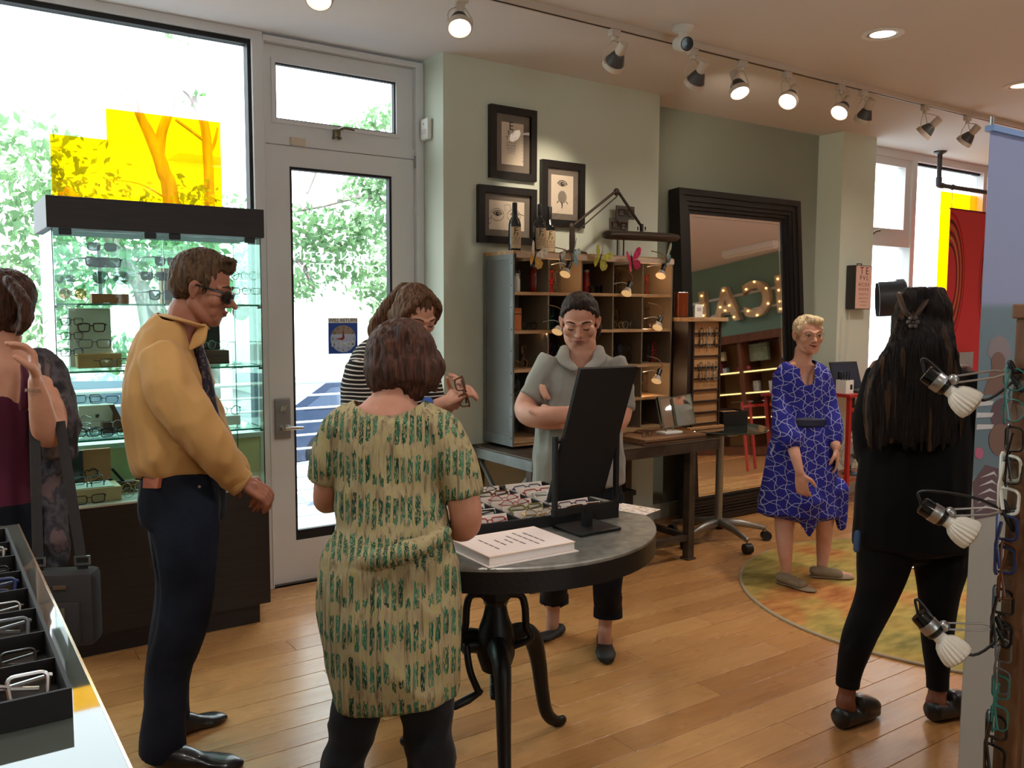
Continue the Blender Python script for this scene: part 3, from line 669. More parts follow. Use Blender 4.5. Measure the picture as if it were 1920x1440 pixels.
def glasses(loc, rot, style, col, lens, label, group, folded=False, scale=1.):
    """origin: bottom middle of the front; temples reach back along +y (or lie folded behind the front)"""
    key = (style, col, lens, folded)
    if key in GP: return dup(GP[key], loc, rot, label, group, scale)
    w, h, rad, skew, lift, t = STY[style]; b = .018
    r = thing('eyeglasses', label, 'eyeglasses', loc, 0, group, rot=rot); m = fmat(col)
    cx = w/2+b/2; zc = h/2+t; loop = rr_loop(w, h, rad, 5, skew, lift)
    fr = MB()
    for s in (-1, 1): fr.tube([(s*(cx+x), .004*(abs(s*(cx+x))/.07)**2, zc+y) for x, y in loop], t, 6, True)
    fr.tube([(-b/2-.002, 0, zc+h*.18), (0, -.002, zc+h*.26), (b/2+.002, 0, zc+h*.18)], t*.9, 6)
    if style == 'aviator': fr.tube([(-b/2-.01, 0, zc+h*.48), (0, -.001, zc+h*.5), (b/2+.01, 0, zc+h*.48)], t*.9, 6)
    xe = cx+w/2; ze = zc+h*.28+lift
    for s in (-1, 1): fr.tube([(s*(xe-.002), .003, ze), (s*(xe+.006), .007, ze)], t*1.2, 6)
    fr.build('front_frame', m, r, True)
    for s in (-1, 1):
        lm = MB(); n = len(loop); pts = [(s*(cx+x), .002+.004*(abs(cx+x)/.07)**2, zc+y) for x, y in loop]
        lm.add(pts+[(s*cx, .0005, zc)], [(i, (i+1) % n, n) for i in range(n)]); lm.build('lens', lensmat(lens), r, True)
        if folded: tp = [(s*(xe+.006), .007, ze), (s*xe, .012, ze), (0, .018+.004*(s > 0), ze-.004), (-s*.05, .02+.004*(s > 0), ze-.014)]
        else: tp = [(s*(xe+.006), .007, ze), (s*(xe+.007), .05, ze), (s*(xe+.004), .10, ze-.002), (s*(xe-.002), .135, ze-.022)]
        MB().tube(tp, [t*1.2, t*1.1, t*1.1, t*1.2], 6, k=.8).build('temple', m, r, True)
    GP[key] = r
    if scale != 1.: r.scale = (scale,)*3
    return r

# ================================================================== glass display case by the window
M_esp = mat('espresso_laminate', (34, 27, 26), .55, noise_=(6, (42, 34, 32), (1, 1, 12)), bump=(80, .03))
M_shelf = sheet_glass('shelf_glass', (232, 248, 242), .10); M_gedge = mat('green_glass_edge', (36, 140, 112), .15, spec=.6)
M_cglass = sheet_glass('case_glass', (238, 249, 245), .022)
cX0, cX1, cY0, cY1 = .475, 1.365, 4.125, 4.56
dc = thing('display_case', 'tall glass display case with dark wood base and dark top band by the window', 'display case', ((cX0+cX1)/2, (cY0+cY1)/2, 0))
part(MB().box((cX0+.0, cY0+.02, 0), (cX1-.035, cY1, .1)), 'toe_kick', M_esp, dc)
part(MB().box((cX0-.01, cY0-.01, .1), (cX1+.01, cY1, .675)), 'base_cabinet', M_esp, dc)
part(MB().box((cX0-.01, cY0-.012, .675), (cX1+.01, cY1, .683)), 'deck', mat('deck_laminate', (196, 188, 176), .4), dc)
part(MB().bbox((cX0-.018, cY0-.018, 1.885), (cX1+.013, cY1+.01, 2.018), .002), 'top_band', M_esp, dc)
ZSH = (1.568, 1.275, .972)
for z in ZSH:
    s = part(MB().box((cX0+.012, cY0+.012, z-.008), (cX1-.012, cY1-.012, z)), 'glass_shelf', M_shelf, dc)
    part(MB().box((cX0+.012, cY0+.0105, z-.008), (cX1-.012, cY0+.012, z)).box((cX0+.0105, cY0+.012, z-.008), (cX0+.012, cY1-.012, z)).box((cX1-.012, cY0+.012, z-.008), (cX1-.0105, cY1-.012, z)), 'shelf_edge', M_gedge, s)['kind'] = 'stuff'
    for x in (cX0+.008, cX1-.008):
        for y in (cY0+.03, cY1-.03): part(MB().bbox((x-.008, y-.012, z-.02), (x+.008, y+.012, z-.008), .002), 'shelf_clip', M_steel, dc)
for lo, hi in (((cX0, cY0, .683), (cX0+.006, cY1, 1.885)), ((cX1-.006, cY0, .683), (cX1, cY1, 1.885)), ((cX0, cY1-.006, .683), (cX1, cY1, 1.885)),):
    part(MB().box(lo, hi), 'glass_panel', M_cglass, dc)
xm = (cX0+cX1)/2
for a, b in ((cX0+.002, xm-.002), (xm+.002, cX1-.002)): 
    g = part(MB().box((a, cY0, .69), (b, cY0+.005, 1.875)), 'glass_door', M_cglass, dc)
    for x in (a+.05, b-.05): part(MB().bbox((x-.025, cY0-.006, 1.858), (x+.025, cY0+.01, 1.884), .003), 'hinge', M_blk, g)
    part(MB().box((a-.001, cY0-.0005, .69), (a+.0008, cY0+.0055, 1.875)), 'glass_edge', mat('dark_glass_edge', (30, 70, 62), .2), g)
for x, y in ((cX0, cY0), (cX0, cY1-.004), (cX1-.004, cY0), (cX1-.004, cY1-.004)): part(MB().box((x, y, .683), (x+.004, y+.004, 1.885)), 'corner_edge', mat('dark_glass_edge'), dc)

G1 = 'sunglasses and frames in the glass display case'
def cpt(px, py, Y): return AY(px, py, Y)
M_oak = mat('pale_oak_block', (196, 154, 104), .6, noise_=(5, (178, 134, 88), (1, 8, 8)))
M_walnut = mat('walnut_block', (96, 58, 40), .55, noise_=(5, (76, 44, 30), (1, 8, 8)))
M_card = mat('white_card', (226, 224, 216), .7); M_acr = sheet_glass('clear_acrylic', (240, 246, 246), .12)
def block(name, px0, px1, py0, z, Y, dpt, m, label, cat, extra=None):
    """a box standing on a shelf: pixel left, right, top; shelf height; front plane and depth"""
    a = AY(px0, py0, Y); b = AY(px1, py0, Y); h = float((a[2]+b[2])/2)-z; w = float(b[0]-a[0])
    t = thing(name, label, cat, (float(a[0])+w/2, Y+dpt/2, z)); MB().bbox((-w/2, -dpt/2, .0003), (w/2, dpt/2, h), min(.003, h/4)).build('body', m, t); return t, w, h
# column stands that carry frames, each a rod on a foot
def column(px, z, Y, h, label, n):
    x = float(AY(px, 600, Y)[0]); t = thing('frame_stand', label, 'display stand', (x, Y, z))
    MB().bbox((-.035, -.03, .0003), (.035, .03, .008), .002).build('foot', M_acr, t); MB().bbox((-.008, -.002, .008), (.008, .006, h), .001).build('column', mat('frosted_column', (205, 208, 208), .3, .4), t)
    for k in range(n): MB().cyl((0, -.002, h*(.25+.7*k/n)), (0, -.02, h*(.25+.7*k/n)), .004, seg=8).build('peg', M_steel, t, True)
    return t
column(190, 1.568, 4.38, .27, 'clear upright stand carrying sunglasses on the top shelf of the case', 4)
column(132, 1.275, 4.36, .27, 'pale upright stand carrying three frames, second shelf of the case', 3)
def gl_at(px, py, Y, style, col, lens, label, sc=1., rz=0., rx=0., folded=False, grp=G1):
    """py = pixel of the bottom of the front"""
    return glasses(AY(px, py, Y), (rx, 0, rz), style, col, lens, label, grp, folded, sc)
gl_at(192, 471, 4.36, 'rect', 'black', 'dark', 'dark rectangular sunglasses at the top of the case stand', 1.05, .1)
gl_at(184, 501, 4.36, 'thick', 'brown', 'dark', 'dark brown sunglasses, second from the top on the case stand', .98, .5)
gl_at(200, 502, 4.33, 'thick', 'black', 'dark', 'black sunglasses overlapping the brown pair on the case stand', .95, -.1)
gl_at(122, 532, 4.36, 'aviator', 'black', 'grey', 'dark wire sunglasses at the left end of the top shelf', .8, .5)
gl_at(208, 533, 4.34, 'aviator', 'silver', 'grey', 'large grey aviator sunglasses low on the case stand', 1.18, -.35)
gl_at(137, 561, 4.34, 'round', 'gold', 'brown', 'round brown-lensed sunglasses standing on the top shelf', 1.0, .0)
block('leather_case', 172, 242, 551, 1.568, 4.36, .07, mat('tan_leather', (188, 120, 78), .6), 'tan leather glasses case on the top shelf', 'glasses case')
block('oak_block', 302, 322, 503, 1.568, 4.38, .06, M_oak, 'tall pale oak block behind the man on the top shelf', 'block')
gl_at(312, 500, 4.36, 'cat', 'black', 'dark', 'black cat-eye sunglasses on top of the oak block', 1.0, .5)
gl_at(290, 526, 4.34, 'rect', 'black', 'dark', 'dark wrap sunglasses left of the man\'s head', 1.1, .3)
gl_at(303, 563, 4.32, 'thick', 'black', 'grey', 'black square sunglasses standing on the top shelf behind the man', 1.0, .4)
gl_at(450, 525, 4.38, 'round', 'black', 'clear', 'dark round frames high in the case, right of the man\'s face', .9, .4)
gl_at(452, 552, 4.36, 'rect', 'grey', 'clear', 'grey frames on the top shelf, right of the man\'s face', .9, .2)
t, w, h = block('backing_card', 126, 207, 578, 1.275, 4.42, .012, M_card, 'white backing card standing on the second shelf', 'card')
for i, (py, c) in enumerate(((610, 'black'), (637, 'brown'), (668, 'navy'))):
    gl_at(136, py, 4.33, 'rect', c, 'clear', ('black', 'brown', 'navy')[i]+' clear-lensed frame, '+('top', 'middle', 'lowest')[i]+' of three on the pale stand', .92, .5)
gl_at(172, 623, 4.39, 'thick', 'black', 'clear', 'black frame hung on the white backing card', .9, -.2)
gl_at(178, 653, 4.39, 'rect', 'grey', 'clear', 'grey frame leaning low on the white backing card', 1.12, -.1)
block('oak_block', 145, 228, 663, 1.275, 4.32, .07, M_oak, 'long pale oak block on the second shelf', 'block')
gl_at(216, 688, 4.24, 'rect', 'brown', 'clear', 'brown frame standing in front of the long oak block', 1.05, .1)
t, w, h = block('easel_board', 362, 412, 605, 1.275, 4.44, .02, mat('charcoal_board', (52, 50, 52), .7), 'dark easel board behind the man\'s tie on the second shelf', 'board')
block('walnut_block', 372, 430, 657, 1.275, 4.34, .10, M_walnut, 'dark carved walnut box on the second shelf, right of the man', 'box')
gl_at(388, 655, 4.36, 'round', 'silver', 'clear', 'round silver frame on the walnut box', .9, .3); gl_at(408, 655, 4.40, 'round', 'teal', 'clear', 'round teal frame on the walnut box', .95, -.6)
gl_at(446, 687, 4.26, 'rect', 'black', 'clear', 'thin folded frame lying at the right end of the second shelf', .8, .3, -1.2, True)
# third shelf
t, w, h = block('logo_box', 147, 216, 760, .972, 4.40, .08, M_card, 'white box with a small dark logo on the third shelf', 'box')
MB().prism([(-.008, 0), (-.008, .014), (.008, .014), (.008, .004), (0, -.004)], (0, .0005, 0), (-.0, -.0412, h*.55)).build('logo', mat('logo_grey', (70, 64, 62), .6), t)
MB().box((-.035, -.0408, h*.40), (.03, -.0404, h*.42)).build('logo_line', mat('logo_pale', (180, 176, 170), .6), t)
gl_at(165, 755, 4.42, 'rect', 'black', 'clear', 'black frame on top of the white logo box, left', 1.0, .2); gl_at(195, 757, 4.41, 'rect', 'grey', 'clear', 'thin grey frame on top of the white logo box, right', 1.0, -.2)
def hand_plane(px, z, Y, label, flip, L=.24, px_h=None):
    x = float(AY(px, 780, Y)[0]); t = thing('hand_plane', label, 'wood plane', (x, Y, z), 0)
    MB().bbox((-L/2, -.03, .0003), (L/2, .03, .052), .004).build('body', M_walnut, t)
    f = flip
    MB().prism([(f*-.02, .05), (f*-.055, .13), (f*-.075, .13), (f*-.06, .09), (f*-.065, .05)], (0, .02, 0), (0, -.01, 0)).build('handle', M_walnut, t)
    MB().prism([(f*.02, .045), (f*.075, .12), (f*.085, .115), (f*.035, .045)], (0, .03, 0), (0, -.015, 0)).build('blade', mat('plane_iron', (54, 52, 52), .35, .8), t)
    MB().ball((f*.09, 0, .06), (.015, .015, .014)).build('knob', M_walnut, t, True); return t
hand_plane(238, .972, 4.34, 'antique wooden hand plane with curved handle on the third shelf', 1, .22)
for i, (px, c) in enumerate(((165, 'black'), (190, 'navy'), (216, 'black'))):
    gl_at(px, 818, 4.22-.012*i, 'rect', c, 'clear', ('black frame lying leftmost in the front row of the third shelf', 'navy frame lying mid front row of the third shelf', 'black frame lying rightmost in the front row of the third shelf')[i], 1.0, .15, .0)
gl_at(236, 806, 4.28, 'round', 'crystal', 'clear', 'clear plastic frame in front of the hand plane, third shelf', 1.0, -.2, .0)
for i, py in enumerate((800, 812, 822)): gl_at(146, py, 4.30-.03*i, 'round', 'silver', 'clear', ('rear', 'middle', 'front')[i]+' of three thin wire frames at the left of the third shelf', 1.0, .2, .0)
block('small_riser', 415, 451, 780, .972, 4.30, .06, M_card, 'small white riser box on the third shelf near the door', 'box')
gl_at(430, 779, 4.32, 'round', 'black', 'clear', 'round black frame on the small riser near the door', 1.0, .0)
# deck
block('dark_book', 118, 155, 846, .683, 4.48, .03, mat('dark_cover', (40, 38, 42), .6), 'dark book standing on the deck of the case', 'book')
block('terracotta_panel', 152, 207, 842, .683, 4.50, .02, mat('terracotta_card', (190, 126, 88), .7), 'terracotta coloured panel standing on the deck of the case', 'panel')
hand_plane(240, .683, 4.36, 'long dark wooden hand plane on the deck of the case', -1, .28)
t, w, h = block('oak_tray', 128, 228, 916, .683, 4.19, .16, mat('pale_maple', (224, 190, 150), .5), 'pale wooden tray block with a grey pad on the deck', 'tray')
MB().box((-w/2+.008, -.072, h), (w/2-.03, .072, h+.004)).build('pad', M_card, t)
for i, (px, py, yy, c) in enumerate(((156, 898, 4.30, 'black'), (164, 908, 4.26, 'grey'), (168, 918, 4.22, 'black'))):
    gl_at(px, py, yy, 'rect', c, 'clear', ('rear black', 'middle grey', 'front black')[i]+' frame resting on the pale tray', 1.05, .1, .0)
gl_at(168, 945, 4.15, 'rect', 'brown', 'clear', 'thin brown frame lying on the deck before the pale tray', 1.1, .1, .0)
gl_at(250, 923, 4.24, 'round', 'gold', 'clear', 'gold wire frame on the deck beside the tray', 1.0, .4, .0); gl_at(256, 932, 4.20, 'round', 'silver', 'clear', 'silver wire frame on the deck in front of the gold one', 1.0, -.1, .0)
# ================================================================== round crank table and what lies on it
TC, TZ, TR = (1.594, 2.42), .83, .54
M_zinc = mat('weathered_zinc', (150, 148, 140), .42, .55, noise_=(26, (120, 118, 112)), bump=(40, .06))
M_iron = mat('black_cast_iron', (24, 22, 22), .42, .4, bump=(60, .12))
tb = thing('crank_table', 'round zinc-topped crank table on black cast-iron legs', 'table', (TC[0], TC[1], 0), -YAW)
MB().lathe([(.001, TZ), (TR-.004, TZ), (TR, TZ-.004), (TR, TZ-.012), (.001, TZ-.012)], seg=72, cap=False).build('table_top', M_zinc, tb, True)
MB().lathe([(TR-.03, TZ-.012), (TR-.001, TZ-.012), (TR-.001, TZ-.075), (TR-.03, TZ-.075), (TR-.03, TZ-.012)], seg=72, cap=False).build('rim_band', M_iron, tb, True)
pr = []; z = .21
while z < .76: pr += [(.017, z), (.021, z+.004), (.017, z+.008)]; z += .0085
MB().lathe([(.001, .205), (.019, .205)]+pr+[(.019, .77), (.001, .77)], seg=18, cap=False).build('screw', M_iron, tb, True)
MB().lathe([(.001, .77), (.17, .77), (.17, .755), (.06, .745), (.03, .72), (.001, .72)], seg=32, cap=False).build('mounting_plate', M_iron, tb, True)
MB().lathe([(.022, .60), (.05, .60), (.056, .59), (.056, .565), (.045, .555), (.04, .54), (.022, .54)], seg=8, cap=False).build('collar_nut', M_iron, tb)
MB().lathe([(.022, .55), (.036, .54), (.044, .50), (.058, .46), (.066, .42), (.066, .36), (.05, .31), (.024, .295)], seg=20, cap=False).build('hub', M_iron, tb, True)
for s in (-1, 1):
    MB().tube(spline([(s*.04, 0, .575), (s*.085, 0, .57), (s*.10, 0, .53), (s*.105, 0, .46), (s*.12, 0, .42), (s*.06, 0, .39)], 6), .013, 10).build('handle', M_iron, tb, True)
for a in (-82, 42, 170):
    c, s = math.cos(math.radians(a)), math.sin(math.radians(a))
    prof = [(.03, .40, .038), (.12, .405, .034), (.175, .37, .03), (.205, .28, .026), (.225, .16, .023), (.25, .07, .021), (.30, .022, .017), (.335, .017, .015)]
    S = spline([(c*r, s*r, z, q) for r, z, q in prof], 6)
    MB().tube([p[:3] for p in S], [p[3] for p in S], 12, k=1.2, side=(-s, c, 0), round_=.8).build('leg', M_iron, tb, True)
MB().cyl((-.06, -.01, .40), (-.115, -.02, .40), .028, seg=16).build('gear_housing', M_iron, tb, True)
ck = MB().tube(spline([(-.10, -.05, .41), (-.085, -.07, .33), (-.055, -.09, .265)], 6), .012, 10, round_=1).build('crank_arm', M_iron, tb, True)
MB().tube([(-.05, -.085, .265), (-.09, -.11, .25), (-.135, -.13, .235)], [.010, .015, .013], 12, round_=1).build('crank_grip', M_iron, ck, True)

# ---- compartment tray
M_tray = mat('black_tray_felt', (20, 17, 17), .7); M_pap = mat('divider_card', (236, 222, 208), .7)
TRW, TRD, TRH = .585, .50, .038
TB = FL(1160, 970, TZ); ang = -.09
trx, try_ = float(TB[0])-TRW*math.cos(ang), float(TB[1])-TRW*math.sin(ang)
ty = thing('frame_tray', 'large black compartment tray of eyeglass frames on the round table', 'tray', (trx, try_, TZ), ang)
MB().box((0, 0, .0005), (TRW, TRD, .005)).build('base', M_tray, ty)
for lo, hi in (((0, 0, .005), (TRW, .008, TRH)), ((0, TRD-.008, .005), (TRW, TRD, TRH)), ((0, .008, .005), (.008, TRD-.008, TRH)), ((TRW-.008, .008, .005), (TRW, TRD-.008, TRH))): MB().box(lo, hi).build('side', M_tray, ty)
NC, NR = 3, 6; cw = (TRW-.016)/NC; rd = (TRD-.016)/NR
for c in range(1, NC): MB().box((.008+c*cw-.004, .008, .005), (.008+c*cw+.004, TRD-.008, TRH-.002)).build('divider', M_tray, ty)
cols = ['red', 'gold', 'tortoise', 'black', 'olive', 'purple', 'navy', 'red', 'grey', 'navy', 'red', 'crystal', 'brown', 'tortoise', 'red', 'brown', 'black', 'navy']
stys = ['rect', 'round', 'cat', 'thick', 'rect', 'round']
Mt = MW(ty); k = 0; rown = ('front', 'second', 'third', 'fourth', 'fifth', 'back'); coln = ('left', 'middle', 'right')
for r in range(NR):
    for c in range(NC):
        x = .008+(c+.5)*cw; y = .008+r*rd
        MB().prism([(y+rd-.020, .006), (y+rd-.006, .006), (y+rd-.004, TRH+.006), (y+rd-.008, TRH+.006)], (cw-.03, 0, 0), (x-cw/2+.015, 0, 0), (0, 1, 0)).build('card_divider', M_pap, ty)
        col = cols[(r*NC+c) % len(cols)]; st = stys[(r*2+c) % len(stys)]
        P = Mt @ Vector((x, y+rd*.28, .0165)); k += 1
        glasses(P, (-.78, 0, ang+random.uniform(-.05, .05)), st, col, 'clear', '%s %s frame in the %s row, %s column of the black table tray' % (col, {'rect': 'rectangular', 'thick': 'chunky', 'cat': 'cat-eye', 'round': 'round'}[st], rown[r], coln[c]), 'frames in the black table tray', True)

# ---- table mirror seen from behind
Pb = FL(1100, 992, TZ); yb = float(Pb[1])
tm = thing('table_mirror', 'tall black tilting mirror on a stand, seen from its back', 'mirror', (float(Pb[0]), yb, TZ))
part(MB().bbox((Pb[0]-.085, yb-.075, TZ+.0003), (Pb[0]+.085, yb+.075, TZ+.011), .002), 'base_plate', M_blk, tm)
part(MB().box((Pb[0]-.014, yb-.012, TZ+.011), (Pb[0]+.014, yb+.012, TZ+.07)), 'stem', M_blk, tm)
Lp = AY(1041, 825, yb); Rp = AY(1156, 820, yb); zl = TZ+.06; 
part(MB().box((Lp[0]-.008, yb-.009, zl), (Rp[0]+.008, yb+.009, zl+.02)), 'cross_bar', M_blk, tm)
for P in (Lp, Rp): part(MB().bbox((P[0]-.007, yb-.009, zl+.02), (P[0]+.007, yb+.009, float(P[2])+.012), .002), 'post', M_blk, tm)
for P, s in ((Lp, 1), (Rp, -1)): part(MB().cyl((P[0], yb, P[2]-.005), (P[0]+s*.03, yb, P[2]-.005), .008), 'pivot', M_blk, tm, True)
zt_, zb_ = float(AY(1120, 690, yb-.11)[2]), TZ+.095; xl, xr_ = float(Lp[0])+.012, float(Rp[0])-.012
q = [(xl, yb+.055, zb_), (xr_, yb+.055, zb_), (xr_, yb-.105, zt_), (xl, yb-.105, zt_)]; nn = (V(q[1])-V(q[0])).cross(V(q[3])-V(q[0])).normalized()*.012
pn = MB().add([V(p)-nn*.5 for p in q]+[V(p)+nn*.5 for p in q], [(3, 2, 1, 0), (4, 5, 6, 7), (0, 1, 5, 4), (1, 2, 6, 5), (2, 3, 7, 6), (3, 0, 4, 7)])
pb = part(pn, 'backing_panel', mat('matt_black_board', (16, 15, 15), .7), tm)
far = -nn*.56 if nn.y < 0 else nn*.56
q2 = [V(p)+far for p in q]; part(MB().add(q2+[p+far*.08 for p in q2], [(3, 2, 1, 0), (4, 5, 6, 7), (0, 1, 5, 4), (1, 2, 6, 5), (2, 3, 7, 6), (3, 0, 4, 7)]), 'mirror_glass', mat('mirror_silver', (235, 238, 238), .02, 1.), pb)

# ---- bound stack of papers
M_page = mat('white_pages', (236, 222, 214), .8); M_cov = mat('manila_cover', (238, 206, 176), .7)
c4 = [FL(x, y, TZ+.032) for x, y in ((998, 985), (1078, 1012), (915, 1046), (850, 1010))]; cc = sum(c4)/4
bk = thing('paper_stack', 'thick bound stack of papers with printed cover lying on the round table', 'papers', (float(cc[0]), float(cc[1]), TZ), -.02)
MB().box((-.158, -.118, .0003), (.158, .112, .003)).build('bottom_sheet', M_page, bk); MB().bbox((-.15, -.108, .003), (.15, .108, .028), .002).build('pages', M_page, bk)
MB().box((-.152, -.11, .028), (.152, .11, .0295)).build('cover', M_cov, bk); MB().box((-.15, -.107, .0296), (.149, .106, .0302)).build('title_sheet', mat('title_page', (244, 224, 214), .8), bk)
for i, (x, w) in enumerate(((.075, .12), (.045, .15), (.01, .11), (-.015, .05), (-.045, .07), (-.085, .12))):
    n = max(2, int(w/.03))
    for j in range(n): MB().box((x-.003, -w/2+j*w/n+.003, .0302), (x+.003, -w/2+(j+1)*w/n-.002, .0305)).build('printed_word', mat('grey_ink', (120, 104, 100), .8), bk)
bp = FL(1188, 955, TZ); br = thing('brochure', 'small colourful brochure lying at the right of the round table', 'brochure', (float(bp[0]), float(bp[1]), TZ), .3)
nb = NT('brochure_print', .5); v = nb.coord('Object'); nb.color(nb.ramp(nb.noise(v, 38, 3), [(.3, (120, 60, 70)), (.45, (236, 214, 200)), (.55, (236, 226, 214)), (.62, (214, 170, 90)), (.75, (96, 110, 170))]))
MB().box((-.055, -.08, .0003), (.055, .08, .0018)).build('sheet', nb.m, br)
# ================================================================== perforated locker shelf on a steel bench
LX0, LX1, LY0, LY1, LZ0, LZ1 = 2.778, 4.03, 4.05, 4.36, .762, 1.862
M_galv = mat('grey_painted_steel', (126, 132, 130), .5, .4, noise_=(7, (106, 110, 106)), bump=(30, .06))
def perforated():
    n = NT('perforated_steel', .5, .5); n.b.inputs['Metallic'].default_value = .4; n.color((.23, .24, .23, 1))
    v = n.coord('Object', (74, 74, 74)); s = n.sep(v); a = n.math('ADD', s[0], s[1]); z = s[2]
    def cell(u, w):
        fu = n.math('SUBTRACT', n.math('FRACT', u), .5); fw = n.math('SUBTRACT', n.math('FRACT', w), .5)
        return n.math('ADD', n.math('MULTIPLY', fu, fu), n.math('MULTIPLY', fw, fw))
    d = n.math('MINIMUM', cell(a, z), cell(n.math('ADD', a, .5), n.math('ADD', z, .5)))
    n.alpha(n.math('GREATER_THAN', d, .062)); return n.m
M_perf = perforated()
M_lw = mat('worn_shelf_board', (186, 150, 108), .6, noise_=(7, (150, 112, 76), (1, 6, 6)))
lk = thing('locker_shelf', 'tall perforated metal pigeonhole shelf with wooden boards on a bench', 'shelf', ((LX0+LX1)/2, (LY0+LY1)/2, LZ0))
part(MB().frame(LY0+.0, LZ0, LY1, LZ1, (.03, .03, .06, .03), 0, .012, o=(LX0, 0, 0), u=(0, 1, 0), n=(1, 0, 0)), 'side_frame', M_galv, lk)
part(MB().box((LX0+.004, LY0+.03, LZ0+.06), (LX0+.007, LY1-.03, LZ1-.03)), 'perforated_side', M_perf, lk)
for i in range(9): part(MB().ball((LX0-.001, LY0+.015, LZ0+.05+i*.125), (.003, .006, .006), 8, 6), 'rivet', M_galv, lk, True)
part(MB().box((LX1-.012, LY0, LZ0), (LX1, LY1, LZ1)), 'side_panel', mat('dusty_wood_panel', (112, 98, 80), .6), lk)
part(MB().box((LX0+.012, LY1-.012, LZ0), (LX1-.012, LY1-.008, LZ1)), 'perforated_back', M_perf, lk)
part(MB().box((LX0, LY0, LZ1), (LX1, LY1, LZ1+.02)), 'top_board', M_lw, lk)
part(MB().bbox((LX0+.02, LY0-.012, LZ1-.022), (LX1, LY0, LZ1+.012), .004), 'top_rail', mat('pale_rail', (196, 172, 150), .6), lk)
shz = [float(AY(1200, y, LY0)[2]) for y in (551, 617, 683, 745, 803)]
for z in shz: part(MB().box((LX0+.012, LY0, z-.018), (LX1-.012, LY1-.012, z)), 'shelf_board', M_lw, lk)
dvx = [float(AY(x, 600, LY0)[0]) for x in (1029, 1091, 1150, 1205)]
for x in dvx:
    part(MB().box((x-.005, LY0+.004, LZ0+.04), (x+.005, LY1-.012, LZ1-.022)), 'divider', mat('dusty_wood_panel'), lk)
part(MB().box((LX0+.012, LY0, LZ0), (LX1-.012, LY1-.012, LZ0+.012)), 'bottom_board', M_lw, lk)
# bench
M_bench = mat('rusty_bench_steel', (92, 80, 68), .5, .55, noise_=(9, (66, 54, 46)), bump=(24, .1)); BZ = .745
bn = thing('work_bench', 'old steel-framed work bench under the locker shelf', 'bench', (3.4, 4.0, 0))
part(MB().bbox((2.69, 3.72, BZ-.012), (4.14, 4.36, BZ), .003), 'bench_top', M_bench, bn)
part(MB().box((2.69, 3.72, BZ-.07), (4.14, 3.735, BZ-.012)), 'front_apron', M_bench, bn); part(MB().box((2.69, 3.735, BZ-.07), (2.705, 4.36, BZ-.012)), 'side_apron', M_galv, bn)
part(MB().box((4.125, 3.735, BZ-.07), (4.14, 4.36, BZ-.012)), 'side_apron', M_bench, bn)
for x, y in ((2.72, 3.75), (3.90, 3.72), (2.72, 4.30), (3.90, 4.30)):
    part(MB().beam((x, y+.02, .012), (x, y+.02, BZ-.06), .05, .05).bbox((x-.035, y-.015, .0003), (x+.035, y+.055, .012), .003), 'leg', M_bench, bn)
for y in (3.74, 4.32): part(MB().beam((2.745, y, .14), (3.875, y, .14), .035, .035), 'stretcher', M_bench, bn)
for x in (2.72, 3.90): part(MB().beam((x, 3.765, .14), (x, 4.315, .14), .035, .035), 'stretcher', M_bench, bn)
part(MB().beam((2.72, 3.78, BZ-.09), (2.72, 4.0, BZ-.30), .02, .02).beam((2.72, 4.30, BZ-.09), (2.72, 4.08, BZ-.3), .02, .02), 'brace', M_galv, bn)['kind'] = 'stuff'
dk = thing('storage_bin', 'dark bin standing in shadow under the bench', 'bin', (3.45, 4.1, 0)); MB().bbox((-.18, -.15, .0003), (.18, .15, .42), .01).build('body', mat('bin_black', (26, 25, 25), .6), dk); MB().box((-.19, -.16, .40), (.19, .16, .43)).build('lid', mat('bin_black'), dk)

# ---- things in the pigeonholes
def clip_lamp(px, py, label, on=True, Y=LY0-.05):
    P = AY(px, py, Y); t = thing('clip_lamp', label, 'lamp', (float(P[0]), Y, float(P[2])), 0, 'clip lamps on the locker shelf')
    ax = Vector((-.55, -.25, -.75)).normalized(); S = Vector((.03, 0, .035))
    MB().lathe([(.001, -.035), (.016, -.035), (.017, -.03), (.017, .012), (.013, .016)], S, ax, 14, False).build('socket', mat('lamp_black', (14, 13, 13), .3), t, True)
    p = [(.014+.018*(i/8)**.8+(.0014 if i % 2 else 0), .016+.04*i/8) for i in range(9)]
    MB().lathe(p, S, ax, 20, False).build('bulb_body', mat('bulb_fins', (176, 168, 158), .4, .3), t, True)
    MB().lathe([(.001, .056), (.026, .056), (.032, .056)], S, ax, 20, False).build('bulb_face', mat('bulb_face_lit', (255, 220, 170), .4, emit=((255, 206, 140), .8)) if on else M_unlit, t, True)
    back = Vector((-.055, .052, .05)); mid = Vector((-.01, .01, .06))
    MB().tube(spline([list(S-ax*.01), list(mid), list(back)], 6), .003, 6).build('wire_arm', M_steel, t, True)
    MB().tube(spline([list(S-ax*.035), [.06, .0, .09], [.03, .01, .13], [-.03, .045, .15]], 6), .003, 6).build('cord', mat('brown_cord', (110, 74, 48), .6), t, True)
    L = add_light('clip_bulb', 'POINT', (0, 0, 0), 2.0, (1, .66, .36), .02); L.parent = t; L.location = S+ax*.085+Vector((0, .10, .02)); return t
clip_lamp(1057, 512, 'clip lamp at the upper left of the locker shelf, under the pale butterfly'); clip_lamp(1172, 548, 'clip lamp on the second post, below the pink butterfly')
clip_lamp(1236, 515, 'clip lamp at the top right corner of the locker shelf'); clip_lamp(1042, 620, 'clip lamp beside the woman\'s ear in the grey polo')
clip_lamp(1230, 612, 'clip lamp on the right post at the middle of the locker shelf'); clip_lamp(1228, 712, 'lowest clip lamp on the right post of the locker shelf')
G2 = 'frames in the locker shelf'
rows = [(shz[0], 'top'), (shz[1], 'second'), (shz[2], 'third'), (shz[3], 'fourth')]
